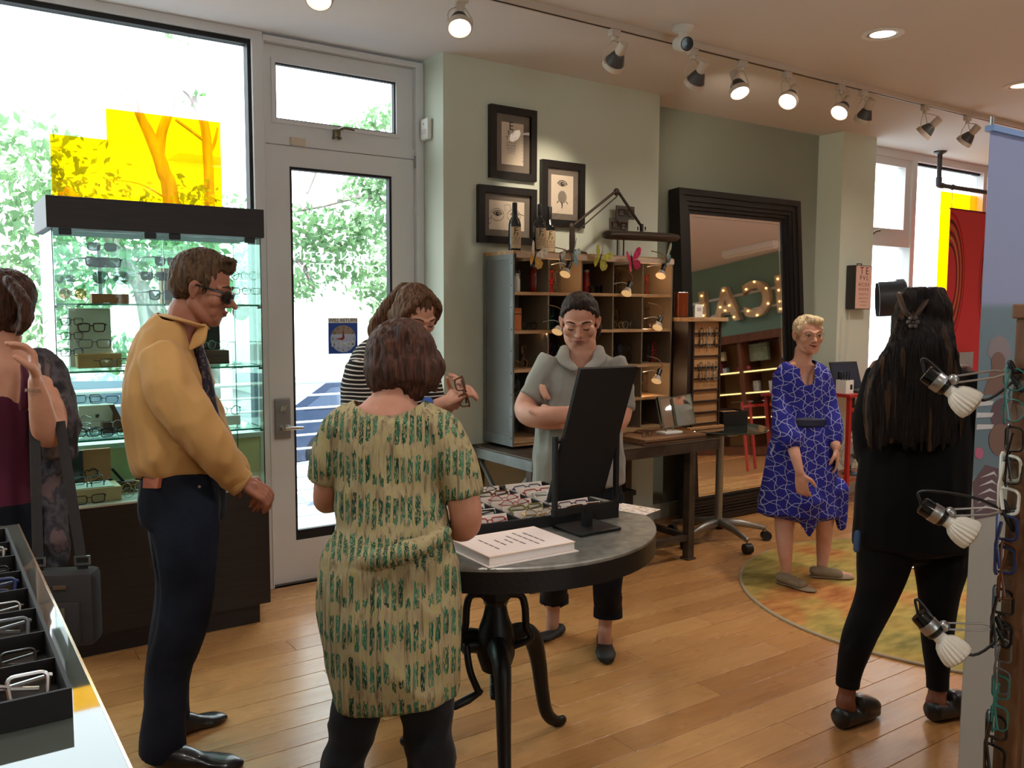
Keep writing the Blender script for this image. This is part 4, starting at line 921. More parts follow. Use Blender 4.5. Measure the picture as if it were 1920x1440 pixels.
def lk_gl(px, row, st, c, lens, label, up=False, dy=.08, rz=0.):
    x = float(AY(px, 600, LY0+(0 if up else dy))[0])
    if up: glasses((x, LY0+dy, rows[row][0]+.070), (0, PI/2, rz), st, c, lens, label, G2, True)
    else: glasses((x, LY0+dy, rows[row][0]+.001), (0, 0, rz), st, c, lens, label, G2)
for px, c in ((1157, 'grey'), (1175, 'navy'), (1191, 'black')): lk_gl(px, 2, 'round', c, 'clear', '%s round frame hanging upright in the third shelf bay' % c, True)
lk_gl(1240, 2, 'rect', 'red', 'clear', 'red frame hanging upright in the right bay of the third shelf', True); lk_gl(1228, 2, 'rect', 'black', 'clear', 'black frame hanging upright in the right bay of the third shelf', True, .06)
for px, c in ((1158, 'gold'), (1180, 'silver')): lk_gl(px, 1, 'round', c, 'clear', '%s wire frame on the second shelf' % c, False, .07)
lk_gl(1122, 0, 'thick', 'black', 'grey', 'dark goggles-like frame on the top shelf, middle bay', False, .1); lk_gl(992, 1, 'round', 'black', 'clear', 'black round frame on the second shelf, left bay', False, .1); 
lk_gl(1232, 1, 'rect', 'brown', 'clear', 'brown frame on the second shelf, right bay', False, .08); lk_gl(975, 2, 'round', 'gold', 'brown', 'gold round sunglasses on the third shelf, left bay', False, .1)
lk_gl(978, 3, 'cat', 'tortoise', 'clear', 'tortoise frame on the fourth shelf, left bay', False, .08); lk_gl(1000, 2, 'rect', 'tortoise', 'clear', 'tortoise frame hanging upright, third shelf left bay', True, .12)
bays = ((985, 'left'), (1060, 'second'), (1120, 'middle'), (1178, 'fourth'), (1233, 'right'))
used_ = {(2, 3), (2, 4), (2, 0)}; ci = 0; allc = ('black', 'tortoise', 'silver', 'gold', 'red', 'grey', 'brown', 'navy', 'purple', 'teal')
for r_ in range(4):
    for b_i, (bpx, bn) in enumerate(bays):
        if (r_, b_i) in used_ or bn == 'middle' and r_ > 0: continue
        for q_, off in enumerate((-12, 4, 18)):
            c_ = allc[ci % 10]; ci += 1; lk_gl(bpx+off, r_, ('rect', 'round', 'thick')[ci % 3], c_, 'clear', '%s frame hung upright deep in the %s bay, %s shelf, %s of its bay' % (c_, bn, ('top', 'second', 'third', 'fourth')[r_], ('left', 'middle', 'right')[q_]), True, .2)
def jar(px, row, r, h, m, label, dy=.15):
    x = float(AY(px, 560, LY0+dy)[0]); z = rows[row][0] if row >= 0 else LZ1+.02
    t = thing('glass_jar', label, 'jar', (x, LY0+dy, z), 0, 'coloured glass jars in the locker shelf'); MB().lathe([(r*.9, .0005), (r, .008), (r, h*.8), (r*.8, h*.9), (r*.85, h)], seg=22).build('jar_body', m, t, True); MB().lathe([(r*.9, h), (r*.9, h+.015)], seg=22).build('jar_lid', M_steel, t, True); return t
M_rg = mat('red_glass', (150, 34, 20), .1, coat=.5); M_ag = mat('amber_glass', (170, 84, 30), .1, coat=.5)
jar(1003, 0, .035, .15, M_rg, 'dark red glass jar on the top shelf, left bay'); jar(1075, 0, .045, .14, M_ag, 'amber glass jar on the top shelf behind a clip lamp'); jar(1098, 0, .028, .13, M_rg, 'narrow red glass jar beside the divider, top shelf'); jar(1182, 0, .035, .13, M_ag, 'amber glass jar under the pink butterfly')
jar(968, 0, .022, .09, mat('clear_perfume', (200, 196, 188), .1, coat=.5), 'small clear bottle at the left of the top shelf', .05)
def lk_box(px, row, w, h, d, m, label, dy=.12):
    x = float(AY(px, 600, LY0+dy)[0]); t = thing('small_box', label, 'box', (x, LY0+dy, rows[row][0])); MB().bbox((-w/2, -d/2, .0005), (w/2, d/2, h), .003).build('body', m, t); MB().box((-w/2-.001, -d/2-.001, h*.7), (w/2+.001, d/2+.001, h*.74)).build('lid_seam', M_ink, t)
lk_box(966, 1, .05, .13, .06, mat('orange_card', (190, 110, 60), .6), 'orange card box on the second shelf, left edge'); lk_box(1172, 3, .10, .12, .08, mat('mesh_gold_box', (150, 110, 70), .5, .4), 'bronze box on the fourth shelf beside the table mirror')

# ---- butterflies clipped along the top rail
def butterfly(px, py, cols_, rot, label, s=1.):
    P = AY(px, py, LY0-.03); t = thing('butterfly', label, 'butterfly', (float(P[0]), LY0-.03, float(P[2])), 0, 'paper butterflies on the locker rail', rot=rot)
    up = [(.004, .004), (.02, .034), (.042, .058), (.060, .060), (.066, .046), (.058, .024), (.036, .006)]; lo = [(.004, .002), (.034, .002), (.052, -.012), (.048, -.036), (.03, -.05), (.014, -.038)]
    for sg in (-1, 1):
        fold = .35
        for nm, pl, c in (('upper_wing', up, cols_[0]), ('lower_wing', lo, cols_[1])):
            MB().prism([(sg*x*s, y*s) for x, y in pl], (0, .0012, 0), (0, 0, 0), (math.cos(fold), -sg*math.sin(fold), 0)).build(nm, mat('wing_%d_%d_%d' % c, c, .6, noise_=(60, tuple(int(v*.75) for v in c))), t)
    MB().tube([(0, -.003, .03*s), (0, -.004, 0), (0, -.003, -.035*s)], [.003, .004, .002], 8, round_=1).build('body', M_ink, t, True)
    MB().tube([(0, -.004, .03*s), (.008, -.006, .05*s)], .0007, 5).build('antenna', M_ink, t); MB().tube([(0, -.004, .03*s), (-.008, -.006, .05*s)], .0007, 5).build('antenna', M_ink, t)
butterfly(1002, 482, ((224, 214, 196), (206, 156, 60)), (0, .3, .3), 'cream and amber butterfly at the left of the locker rail', 1.25)
butterfly(1075, 476, ((176, 200, 206), (120, 160, 176)), (0, .5, .7), 'pale blue butterfly left of the yellow-green one', 1.2); butterfly(1050, 488, ((214, 214, 206), (190, 196, 196)), (0, -.3, .5), 'white butterfly above the first clip lamp', .9)
butterfly(1124, 487, ((196, 194, 74), (176, 172, 60)), (0, .35, .1), 'yellow-green butterfly at the middle of the locker rail', 1.2)
butterfly(1184, 490, ((214, 40, 100), (190, 26, 84)), (0, -.25, .2), 'bright pink butterfly on the locker rail', 1.25); butterfly(1250, 481, ((196, 206, 200), (120, 160, 180)), (0, .3, .9), 'white and blue butterfly at the right end of the locker rail', 1.15)
# ---- bottles
def bottle(px, Y, label, topy=382):
    z0 = LZ1+.02; x = float(AY(px, 430, Y)[0]); h = float(AY(px, topy, Y)[2])-z0
    t = thing('wine_bottle', label, 'bottle', (x, Y, z0), 0, 'wine bottles on the locker'); r = .036
    g = mat('dark_bottle_glass', (14, 16, 14), .08, coat=.6)
    MB().lathe([(.001, .0005), (r*.95, .0005), (r, .006), (r, h*.55), (r*.9, h*.62), (r*.45, h*.72), (.0135, h*.78), (.0135, h*.99), (.001, h)], seg=28, cap=False).build('bottle_body', g, t, True)
    MB().lathe([(.0145, h*.76), (.0148, h*.80), (.0148, h*.985), (.012, h+.001), (.001, h+.0015)], seg=20, cap=False).build('capsule', mat('bottle_foil', (20, 18, 20), .4), t, True)
    lab = MB(); n = 14; a0, a1 = math.radians(-160), math.radians(-40); r2 = r+.0004
    vs = []; 
    for i in range(n+1):
        a = a0+(a1-a0)*i/n; vs += [(r2*math.cos(a), r2*math.sin(a), h*.06), (r2*math.cos(a), r2*math.sin(a), h*.50)]
    lab.add(vs, [(2*i, 2*i+2, 2*i+3, 2*i+1) for i in range(n)]); lb = lab.build('paper_label', mat('kraft_label', (196, 170, 136), .7), t, True)
    rows_ = (('E', .42, .05), ('F P', .33, .026), ('T O Z', .26, .02), ('L P E D', .20, .014), ('P E C F D', .15, .011))
    for tx, zz, sz in rows_:
        a = math.radians(-112); me = text_mesh(tx, sz, .0003); 
        for v in me.vertices:
            ang_ = a+v.co.x/r2; rr_ = r2+.0006+v.co.z; v.co = Vector((rr_*math.cos(ang_), rr_*math.sin(ang_), h*zz+v.co.y))
        me.materials.clear(); link('label_text', me, M_ink, lb)
    return t
bottle(965, 4.14, 'dark wine bottle with an eye-chart label, left one on the locker', 380); bottle(1012, 4.12, 'dark wine bottle with an eye-chart label, second from the left on the locker', 383); bottle(1030, 4.27, 'dark wine bottle partly hidden behind the second bottle', 388)
# ---- magnifier lamp with a jointed arm
Yl = 4.16; ml = thing('magnifier_lamp', 'vintage brown desk lamp with jointed arm and long flat shade on the locker', 'lamp', (float(AY(1075, 478, Yl)[0]), Yl, LZ1+.02))
M_brz = mat('brown_enamel', (66, 54, 46), .4, .3)
def wp(px, py, Y=Yl): return tuple(AY(px, py, Y))
part(MB().lathe([(.001, .0005), (.085, .0005), (.085, .012), (.03, .03), (.02, .03)], wp(1075, 478)[:2]+(LZ1+.02,), seg=24), 'base', M_brz, ml, True)
part(MB().tube(spline([wp(1072, 474), wp(1073, 445), wp(1072, 424)], 5), [.02]*3+[.022]*4+[.019]*4, 14, k=.5, side=(1, 0, 0), round_=1), 'pivot_bracket', M_brz, ml, True)
part(MB().tube([wp(1076, 422), wp(1155, 358)], .0085, 8), 'lower_arm', M_brz, ml, True); part(MB().tube([wp(1084, 432), wp(1157, 368)], .0045, 8), 'tension_rod', M_brz, ml, True)
part(MB().ball(wp(1156, 360), (.024, .014, .024)), 'elbow', M_brz, ml, True)
part(MB().tube([wp(1158, 358), wp(1203, 425)], .009, 8), 'upper_arm', M_brz, ml, True)
a, b = V(wp(1138, 440, 4.10)), V(wp(1266, 446, 4.10)); part(MB().tube([a, a.lerp(b, .1), a.lerp(b, .9), b], [.05, .058, .058, .045], 16, k=.5, side=(0, 1, 0), round_=.2), 'shade', M_brz, ml, True)
part(MB().cyl(V(wp(1203, 434, 4.10)), V(wp(1203, 420, 4.10)), .012), 'swivel', M_brz, ml, True)
for px in (1168, 1175, 1182): part(MB().cyl(V(wp(px+28, 432, 4.09)), V(wp(px+28, 425, 4.09)), .004), 'switch', M_blk, ml, True)
# ---- display stands for single frames standing on the locker top
def frame_easel(px, py, Y, label, glabel, c):
    P = AY(px, py, Y); t = thing('frame_easel', label, 'display stand', (float(P[0]), Y, LZ1+.02)); h = float(P[2])-LZ1-.02
    MB().bbox((-.05, -.03, .0005), (.05, .03, .008), .002).build('foot', M_brz, t); MB().cyl((0, .01, .008), (0, .01, h), .005, seg=8).build('rod', M_brz, t, True)
    MB().bbox((-.08, -.004, h-.01), (.08, .004, h+.075), .002).build('board', mat('slate_board', (90, 84, 78), .6), t)
    glasses((float(P[0]), Y-.014, LZ1+.02+h+.008), (0, 0, 0), 'thick', c, 'clear', glabel, 'chunky frames on easels', True, .98)
frame_easel(1160, 432, 4.26, 'small easel board holding a chunky tortoise frame above the lamp shade', 'chunky tortoise frame on the lower easel board above the lamp', 'tortoise'); frame_easel(1172, 408, 4.33, 'small easel board holding a chunky brown frame, behind the lower one', 'chunky brown frame on the upper easel board', 'brown')

# ---- framed prints
M_frame = mat('black_picture_frame', (24, 20, 18), .4); M_mat = mat('grey_mount', (120, 110, 100), .8); M_paper = mat('cream_print_paper', (224, 208, 188), .8); M_ink2 = mat('engraving_ink', (46, 42, 40), .8)
def picture(tl, br_, label, mx, draw):
    a = AY(*tl, YP-.03); b = AY(*br_, YP-.03); x0, x1, z1, z0 = float(a[0]), float(b[0]), float(a[2]), float(b[2])
    t = thing('framed_print', label, 'picture', ((x0+x1)/2, YP, z0)); w, h = x1-x0, z1-z0
    MB().frame(-w/2, 0, w/2, h, .042, -.034, -.0005).build('frame', M_frame, t); MB().box((-w/2+.04, -.012, .04), (w/2-.04, -.003, h-.04)).build('mount', M_mat, t)
    MB().box((-w/2+mx, -.0135, mx), (w/2-mx, -.012, h-mx)).build('print', M_paper, t); draw(t, w, h, -.0138)
    MB().box((-w/2+.04, -.022, .04), (w/2-.04, -.020, h-.04)).build('glazing', sheet_glass('picture_glass', (255, 255, 255), .04), t); return t
def ptext(t, tx, s, x, z, y, m=None): lettering('print_text', tx, s, frame_mat((x, y, z), (1, 0, 0), (0, 0, 1)), m or M_ink2, t, .0002)
def chart(t, w, h, y):
    x = -.01
    for tx, s, f in (('E', .07, .74), ('F P', .04, .64), ('T O Z', .03, .57), ('L P E D', .021, .515), ('P E C F D', .017, .47), ('E D F C Z P', .013, .43), ('F E L O P Z D', .010, .395), ('D E F P O T E C', .008, .365)): ptext(t, tx, s, x, h*f, y)
    for i, ch in enumerate('EFTLPEFD'): ptext(t, ch, .012, w*.22, h*(.62-.05*i), y)
def ell(cx, cz, rx, rz, n=28, a0=0, a1=2*PI): return [(cx+rx*math.cos(a0+(a1-a0)*i/n), cz+rz*math.sin(a0+(a1-a0)*i/n)) for i in range(n+(0 if a1-a0 > 6.2 else 1))]
def line2(t, pts, r, y, closed=False, name='drawn_line', m=None): MB().tube([(p[0], y, p[1]) for p in pts], r, 5, closed, k=.2, side=(0, 0, 1)).build(name, m or M_ink2, t)
def eye(t, cx, cz, s, y):
    MB().prism([(cx+s*u, cz+s*v) for u, v in ((-1, 0), (-.5, .38), (.1, .46), (.6, .3), (1, -.05), (.5, -.35), (-.1, -.42), (-.6, -.28))], (0, -.0003, 0), (0, y, 0)).build('eye_shape', mat('engraving_grey', (150, 138, 124), .8), t)
    MB().prism(ell(cx, cz, s*.36, s*.36), (0, -.0003, 0), (0, y-.0004, 0)).build('iris', M_ink2, t); MB().prism(ell(cx+s*.1, cz+s*.1, s*.1, s*.1, 10), (0, -.0003, 0), (0, y-.0008, 0)).build('glint', M_paper, t)
    line2(t, [(cx+s*u, cz+s*v) for u, v in ((-1.05, .05), (-.55, .5), (.1, .6), (.65, .42), (1.05, 0))], s*.07, y)
def lorgnette(t, w, h, y):
    z = h*.52
    for sx in (-1, 1):
        line2(t, ell(sx*.06-.01, z-.005, .048, .036), .0016, y, True)
    line2(t, [(-.01, z+.02), (-.02, z+.055), (.02, z+.06), (.03, z+.03)], .0014, y); line2(t, ell(-.125, z-.045, .012, .016, 14), .0014, y, True); line2(t, [(-.105, z-.01), (-.118, z-.03)], .0014, y); line2(t, [(.085, z+.01), (.125, z+.0)], .002, y)
    eye(t, -.07, z, .034, y-.001); eye(t, .055, z, .03, y-.001)
def anatomy(t, w, h, y):
    eye(t, 0, h*.66, .038, y); MB().prism(ell(0, h*.46, .034, .04), (0, -.0004, 0), (0, y, 0)).build('eyeball_drawing', mat('engraving_grey'), t)
    for i in range(7): line2(t, [(-.03+.010*i, h*.46-.034*math.cos((i-3)*.35)), (-.024+.008*i, h*.46), (-.03+.010*i, h*.46+.034*math.cos((i-3)*.35))], .0008, y-.0006)
    line2(t, [(-.006, h*.38), (0, h*.33), (-.004, h*.29)], .005, y); line2(t, [(-.03, h*.40), (-.042, h*.36)], .003, y); line2(t, [(.03, h*.40), (.042, h*.36)], .003, y)
picture((920, 194), (1006, 341), 'tall black-framed eye chart print, highest of the three', .088, chart)
picture((1017, 298), (1096, 428), 'black-framed print of an eye and eyeball engraving beside the lamp', .082, anatomy)
picture((898, 345), (1006, 460), 'wide black-framed print of eyes behind spectacles, behind the bottles', .082, lorgnette)
# ================================================================== leaning mirror and the side of the shop it shows
TH = math.radians(4.2); MY = 4.42
mr = thing('floor_mirror', 'huge leaning floor mirror in a stepped black frame', 'mirror', (5.19, MY, 0), rot=(-TH, 0, 0))
M_mfr = mat('black_lacquer_frame', (20, 17, 17), .35, coat=.2)
mw_, mh_ = .68, 2.42
steps = ((.0, .045, -.11), (.045, .085, -.095), (.085, .115, -.08), (.115, .14, -.062), (.14, .165, -.045))
for i, (a, b, d) in enumerate(steps): MB().frame(-mw_+a, a, mw_-a, mh_-a, b-a, d, -.002).build('frame_moulding', M_mfr, mr)
for i in range(7): MB().box((-mw_+.02, -.1105-.004, .01+i*.022), (mw_-.02, -.1095, .024+i*.022)).build('bottom_reed', M_mfr, mr)
MB().box((-mw_+.16, -.032, .16), (mw_-.16, -.03, mh_-.16)).build('mirror_glass', mat('mirror_silver'), mr)
bv = MB().frame(-mw_+.163, .163, mw_-.163, mh_-.163, .022, -.036, -.0325); bv.build('bevel', mat('mirror_silver'), mr)
MN = np.array([0, -math.cos(TH), math.sin(TH)]); MP = np.array([0, MY-.032, 0])
def REFL(x, y, ax, v):
    d = ray(x, y); P = CO+d*(np.dot(MP-CO, MN)/np.dot(d, MN)); r = d-2*np.dot(d, MN)*MN; return P+r*((v-P[ax])/r[ax])
# ---- marquee letters on the far side wall
M_let = mat('aged_letter_metal', (226, 200, 164), .45, .1, noise_=(5, (186, 156, 122))); M_bulb = mat('marquee_bulb', (255, 220, 160), .3, emit=((255, 200, 120), 9))
lh = .555; zc_ = 2.35; pts0 = {'O': [], 'P': [], 'T': [], 'I': [], 'C': [(.30, .30), (.0, .46), (-.38, .22), (-.40, -.2), (.0, -.46), (.30, -.30)], 'A': [(0, .40), (-.17, -.05), (.17, -.05), (-.3, -.40), (.3, -.40), (0, -.17)], 'L': [(-.22, .38), (-.22, .1), (-.22, -.2), (-.05, -.4), (.2, -.4)]}
pts0['O'] = [(0, .45), (.42, 0), (0, -.45), (-.42, 0)]; pts0['P'] = [(-.25, .4), (-.25, 0), (-.25, -.4), (.2, .25), (0, .0)]; pts0['T'] = [(-.3, .42), (0, .42), (.3, .42), (0, 0), (0, -.4)]; pts0['I'] = [(0, .4), (0, .1), (0, -.2), (0, -.4)]
ycs = {'C': .305, 'A': -.315, 'L': -.90, 'I': .74, 'T': 1.12, 'P': 1.60, 'O': 2.15}
for ch in 'OPTICAL':
    me = text_mesh(ch, 1, .0); xs = [v.co.x for v in me.vertices]; ys = [v.co.y for v in me.vertices]; w = max(xs)-min(xs); h = max(ys)-min(ys); bpy.data.meshes.remove(me)
    t = thing('marquee_letter', 'lit metal marquee letter %s on the far side wall' % ch, 'letter', (XR-.02, ycs[ch], zc_-lh/2), 0, 'marquee letters spelling a word')
    for nm, e, off, sc in (('letter_face', .03, .0, 1.),):
        c = bpy.data.curves.new('l', 'FONT'); c.body = ch; c.size = 1; c.extrude = .09; c.offset = .035; c.align_x = 'CENTER'; c.resolution_u = 6
        o = bpy.data.objects.new('l', c); COL.objects.link(o); dg = bpy.context.evaluated_depsgraph_get(); me = bpy.data.meshes.new_from_object(o.evaluated_get(dg)); bpy.data.objects.remove(o); bpy.data.curves.remove(c)
        xs = [v.co.x for v in me.vertices]; ys = [v.co.y for v in me.vertices]; s = lh/(max(ys)-min(ys)); me.transform(Matrix.Translation((-(max(xs)+min(xs))/2, -(max(ys)+min(ys))/2, 0))); me.transform(Matrix.Diagonal((s, s, .5, 1)))
        me.transform(frame_mat((XR-.07, ycs[ch], zc_), (0, -1, 0), (0, 0, 1))); me.transform(MW(t).inverted()); me.materials.clear(); link(nm, me, M_let, t)
    for u, v in pts0[ch]: MB().ball((XR-.125, ycs[ch]-u*lh, zc_+v*lh), .014, 10, 8).build('bulb', M_bulb, t, True, True)
for i, z in enumerate((2.21, 2.47)):
    b = thing('letter_rail', ('lower', 'upper')[i]+' white rail behind the marquee letters', 'rail', (XR-.012, .6, z)); MB().box((-.008, -1.9, -.018), (.008, 1.9, .018)).build('bar', M_white, b); MB().cyl((.008, 0, 0), (.012, 0, 0), .02).build('wall_fixing', M_white, b)
# ---- lit wooden display cabinet under the letters
M_wc = mat('reddish_cabinet_wood', (108, 62, 36), .45, noise_=(4, (84, 46, 26), (8, 8, 1)))
wc = thing('wood_display_cabinet', 'long reddish wooden display cabinet with lit shelves on the side wall', 'cabinet', (XR-.22, 0, 0)); cx0, cx1 = XR-.42, XR-.002
part(MB().box((cx0-.03, -1.5, 1.70), (cx1, 1.9, 1.82)), 'cornice', M_wc, wc); part(MB().box((cx1-.02, -1.4, .02), (cx1, 1.8, 1.70)), 'back_panel', mat('cabinet_back', (150, 104, 62), .6), wc); part(MB().box((cx0, -1.4, .0), (cx1-.02, 1.8, .12)), 'plinth', M_wc, wc)
for y in (-1.4, -.62, .12, .9, 1.72): part(MB().box((cx0, y, .12), (cx1-.02, y+.08, 1.70)), 'upright', M_wc, wc)
M_led = mat('shelf_strip_light', (255, 226, 160), .4, emit=((255, 214, 130), 5))
for z in (.55, .92, 1.24):
    s = part(MB().box((cx0+.02, -1.32, z), (cx1-.02, 1.72, z+.025)), 'shelf', M_wc, wc); part(MB().box((cx0+.012, -1.32, z+.004), (cx0+.02, 1.72, z+.018)), 'strip_light', M_led, s)
for y, z, w, h, c, lb in ((-.42, 1.265, .12, .16, (190, 60, 76), 'pink carton on the upper cabinet shelf'), (-.28, 1.265, .08, .08, (200, 200, 196), 'white carton next to the pink one'), (-.45, 1.46, .36, .14, (226, 206, 150), 'cream card sign above the pink carton'), (.40, 1.40, .34, .26, (130, 140, 112), 'mottled green print on the upper cabinet shelf'), (.3, .945, .1, .16, (206, 204, 190), 'white tumbler box on the middle cabinet shelf'), (-.2, .575, .3, .1, (200, 170, 130), 'low tan box on the bottom cabinet shelf')):
    t = thing('shelf_box', lb, 'box', (cx0+.16, y, z)); MB().bbox((-.03, -w/2, .0005), (.03, w/2, h), .004).build('body', mat('carton_%d_%d' % c[:2], c, .6, noise_=(12, tuple(int(v*.8) for v in c))), t); MB().box((-.031, -w/2-.001, h*.8), (.031, w/2+.001, h*.82)).build('seam', M_ink, t)
t = thing('glasses_case', 'rounded pink glasses case on the upper cabinet shelf', 'glasses case', (cx0+.12, .13-.02, 1.265)); MB().tube([(0, -.09, .04), (0, .09, .04)], .04, 14, k=.9, round_=.8).build('shell', mat('pink_leather', (196, 70, 86), .5), t, True); MB().box((-.043, -.1, .038), (.043, .1, .042)).build('seam', mat('pink_seam', (150, 40, 60), .5), t)
# fluorescent fixture on the ceiling, seen in the mirror
fa, fb = REFL(1358, 472, 2, ZC), REFL(1456, 450, 2, ZC); fm = (fa+fb)/2; L_ = float(np.linalg.norm(fb-fa))/2
ff = thing('ceiling_fixture', 'long unlit white strip fixture on the ceiling, seen in the mirror', 'ceiling light', (float(fm[0]), float(fm[1]), ZC), math.atan2(fb[1]-fa[1], fb[0]-fa[0])); MB().bbox((-L_, -.09, -.09), (L_, .09, -.0005), .01).build('housing', M_white, ff); MB().bbox((-L_+.02, -.06, -.11), (L_-.02, .06, -.09), .01).build('diffuser', mat('fixture_diffuser', (236, 230, 220), .4), ff)
# red framed stand with a glass top, seen in the mirror
rp = REFL(1420, 752, 0, 8.2); M_redm = mat('red_enamel', (168, 38, 30), .35)
rs = thing('red_stand', 'red metal stand with a round glass top, seen in the mirror', 'stand', (float(rp[0]), float(rp[1]), 0)); rh = float(rp[2])
MB().lathe([(.001, rh), (.3, rh), (.3, rh+.01), (.001, rh+.01)], seg=36, cap=False).build('glass_top', M_shelf, rs, True)
for a in range(4): c, s = math.cos(a*PI/2+.4), math.sin(a*PI/2+.4); MB().beam((c*.2, s*.2, .0005), (c*.2, s*.2, rh), .025, .025).build('leg', M_redm, rs)
for a in range(2): c, s = math.cos(a*PI/2+.4), math.sin(a*PI/2+.4); MB().beam((-c*.2, -s*.2, rh-.05), (c*.2, s*.2, rh-.05), .02, .03).build('cross_rail', M_redm, rs)

# ================================================================== round glass side table on a caster base
GT = (4.38, 3.93); GZ = .775
gt = thing('glass_side_table', 'round glass side table on a five-star caster base', 'side table', (GT[0], GT[1], 0), .35)
MB().lathe([(.001, GZ-.012), (.31, GZ-.012), (.314, GZ-.006), (.31, GZ), (.001, GZ)], seg=48, cap=False).build('glass_top', mat('dark_green_glass', (30, 44, 40), .05, coat=1., spec=.8), gt, True)
MB().lathe([(.001, GZ-.05), (.12, GZ-.05), (.12, GZ-.013), (.001, GZ-.013)], seg=24, cap=False).build('mount_disc', M_steel, gt, True); MB().cyl((0, 0, .12), (0, 0, GZ-.05), .025).build('column', M_steel, gt, True)
for k in range(5):
    a = 2*PI*k/5-.9; c, s = math.cos(a), math.sin(a)
    MB().tube([(0, 0, .13), (c*.15, s*.15, .12), (c*.32, s*.32, .085)], [.03, .024, .016], 10, k=.8, round_=.6).build('base_arm', mat('cast_aluminium', (150, 146, 138), .35, .8), gt, True)
    w = MB().cyl((c*.33-s*.025, s*.33+c*.025, .033), (c*.33+s*.025, s*.33-c*.025, .033), .0325, seg=18).build('caster', M_blk, gt, True); MB().cyl((c*.32, s*.32, .05), (c*.32, s*.32, .09), .008).build('caster_stem', M_steel, w, True)
# frame spinner tower
SX0, SX1 = 4.075, 4.345; sp = thing('frame_tower', 'wooden frame display tower with dark rails and hanging eyeglasses', 'display tower', (4.21, 4.02, GZ), 0)
M_tan = mat('tan_board', (196, 146, 96), .6, noise_=(5, (176, 126, 80), (1, 1, 6))); M_dkw = mat('dark_rail_wood', (50, 34, 26), .5)
th_ = float(AY(1300, 603, 3.9)[2])-GZ
MB().bbox((-.16, -.13, .0005), (.16, .13, .02), .003).build('base_board', M_tan, sp); MB().box((-.12, -.10, .02), (.12, .10, th_)).build('core', M_tan, sp); MB().bbox((-.165, -.14, th_), (.165, .14, th_+.025), .003).build('top_board', M_lw, sp)
for x in (-.13, .118): 
    for y in (-.114, .102): MB().box((x, y, .02), (x+.012, y+.012, th_)).build('corner_post', M_dkw, sp)
MB().box((-.165, -.10, .02), (-.13, .10, th_)).build('side_panel', M_dkw, sp)
nr = 9
for i in range(nr): MB().box((-.12, -.112, .03+i*(th_-.04)/nr), (.12, -.102, .042+i*(th_-.04)/nr)).build('rail', M_dkw, sp); MB().box((.122, -.10, .03+i*(th_-.04)/nr), (.132, .10, .042+i*(th_-.04)/nr)).build('rail', M_dkw, sp)
G3 = 'eyeglasses hung on the frame tower'
for i, (k, x, c) in enumerate(((8, -.07, 'black'), (8, .0, 'silver'), (8, .07, 'black'), (5, -.07, 'brown'), (5, .0, 'silver'), (5, .07, 'silver'))):
    z = GZ+.03+k*(th_-.04)/nr; glasses((4.21+x-.017, 4.02-.125, z-.02), (0, PI/2, .0), 'rect', c, 'clear', '%s frame hung in the %s row of the tower, %s place' % (c, 'upper' if k == 8 else 'middle', ('left', 'centre', 'right')[i % 3]), G3, True)
for i, k in enumerate((7.6, 4.8, 2.2)):
    z = GZ+.03+k*(th_-.04)/nr; glasses((4.21+.148, 4.0, z), (0, PI/2, PI/2), 'round', 'crystal', 'clear', 'clear frame hung on the right side of the tower, %s' % ('highest', 'middle', 'lowest')[i], G3, True, 1.1)
# things on the tower
t = thing('amber_acrylic_block', 'brown amber acrylic block on top of the tower', 'block', (4.11, 4.05, GZ+th_+.025)); MB().bbox((-.045, -.02, .0005), (.045, .02, .165), .004).build('body', mat('amber_acrylic', (112, 46, 18), .1, coat=.6), t); MB().box((-.046, -.021, .0), (.046, .021, .006)).build('foot', M_dkw, t)
t = thing('price_card', 'small white printed card standing on the tower', 'card', (4.20, 3.98, GZ+th_+.025)); MB().bbox((-.034, -.004, .0005), (.034, .004, .085), .001).build('card', M_card, t); MB().box((-.02, -.0046, .04), (.02, -.0042, .065)).build('printed_block', mat('logo_pale'), t)
# tri-fold mirror on a board
bd = thing('bench_board', 'thick wooden board lying on the right end of the bench', 'board', (3.78, 3.93, BZ), .0); MB().bbox((-.26, -.19, .0003), (.26, .17, .035), .003).build('board', mat('plain_oak', (134, 94, 62), .55, noise_=(4, (108, 74, 48), (1, 8, 8))), bd); MB().box((-.26, -.1915, .012), (.26, -.190, .02)).build('edge_groove', M_dkw, bd)
tp = AY(1255, 805, 3.86); tm3 = thing('trifold_mirror', 'small tri-fold vanity mirror on a white foot', 'mirror', (float(tp[0]), float(tp[1]), BZ+.035), 0)
MB().bbox((-.075, -.045, .0003), (.075, .045, .018), .006).build('foot', M_white, tm3, True)
for x in (-.03, .03): MB().cyl((x, 0, .018), (x, 0, .035), .006).build('support', M_steel, tm3, True)
hM = float(AY(1255, 745, float(tp[1]))[2])-BZ-.035; Mmm = mat('mirror_silver')
def leaf3(x0, y0, a, w, nm):
    c, s = math.cos(a), math.sin(a); R_ = Matrix.Translation((0, 0, .035)) @ Matrix.Rotation(-.28, 4, 'X') @ Matrix(((c, -s, 0, x0), (s, c, 0, y0), (0, 0, 1, 0), (0, 0, 0, 1)))
    f = MB().frame(0, 0, w, hM-.035, .006, -.006, .004); f.v = [tuple(R_ @ Vector(p)) for p in f.v]; o = f.build(nm, mat('pewter_trim', (120, 116, 100), .4, .6), tm3); g = MB().box((.006, -.002, .006), (w-.006, 0, hM-.041), R_); g.build('glass', Mmm, o); return o
leaf3(-.068, 0, 0, .136, 'centre_leaf'); leaf3(.069, 0, -.9, .12, 'side_leaf'); leaf3(-.069-.12*math.cos(.95), -.12*math.sin(.95), .95, .12, 'side_leaf')
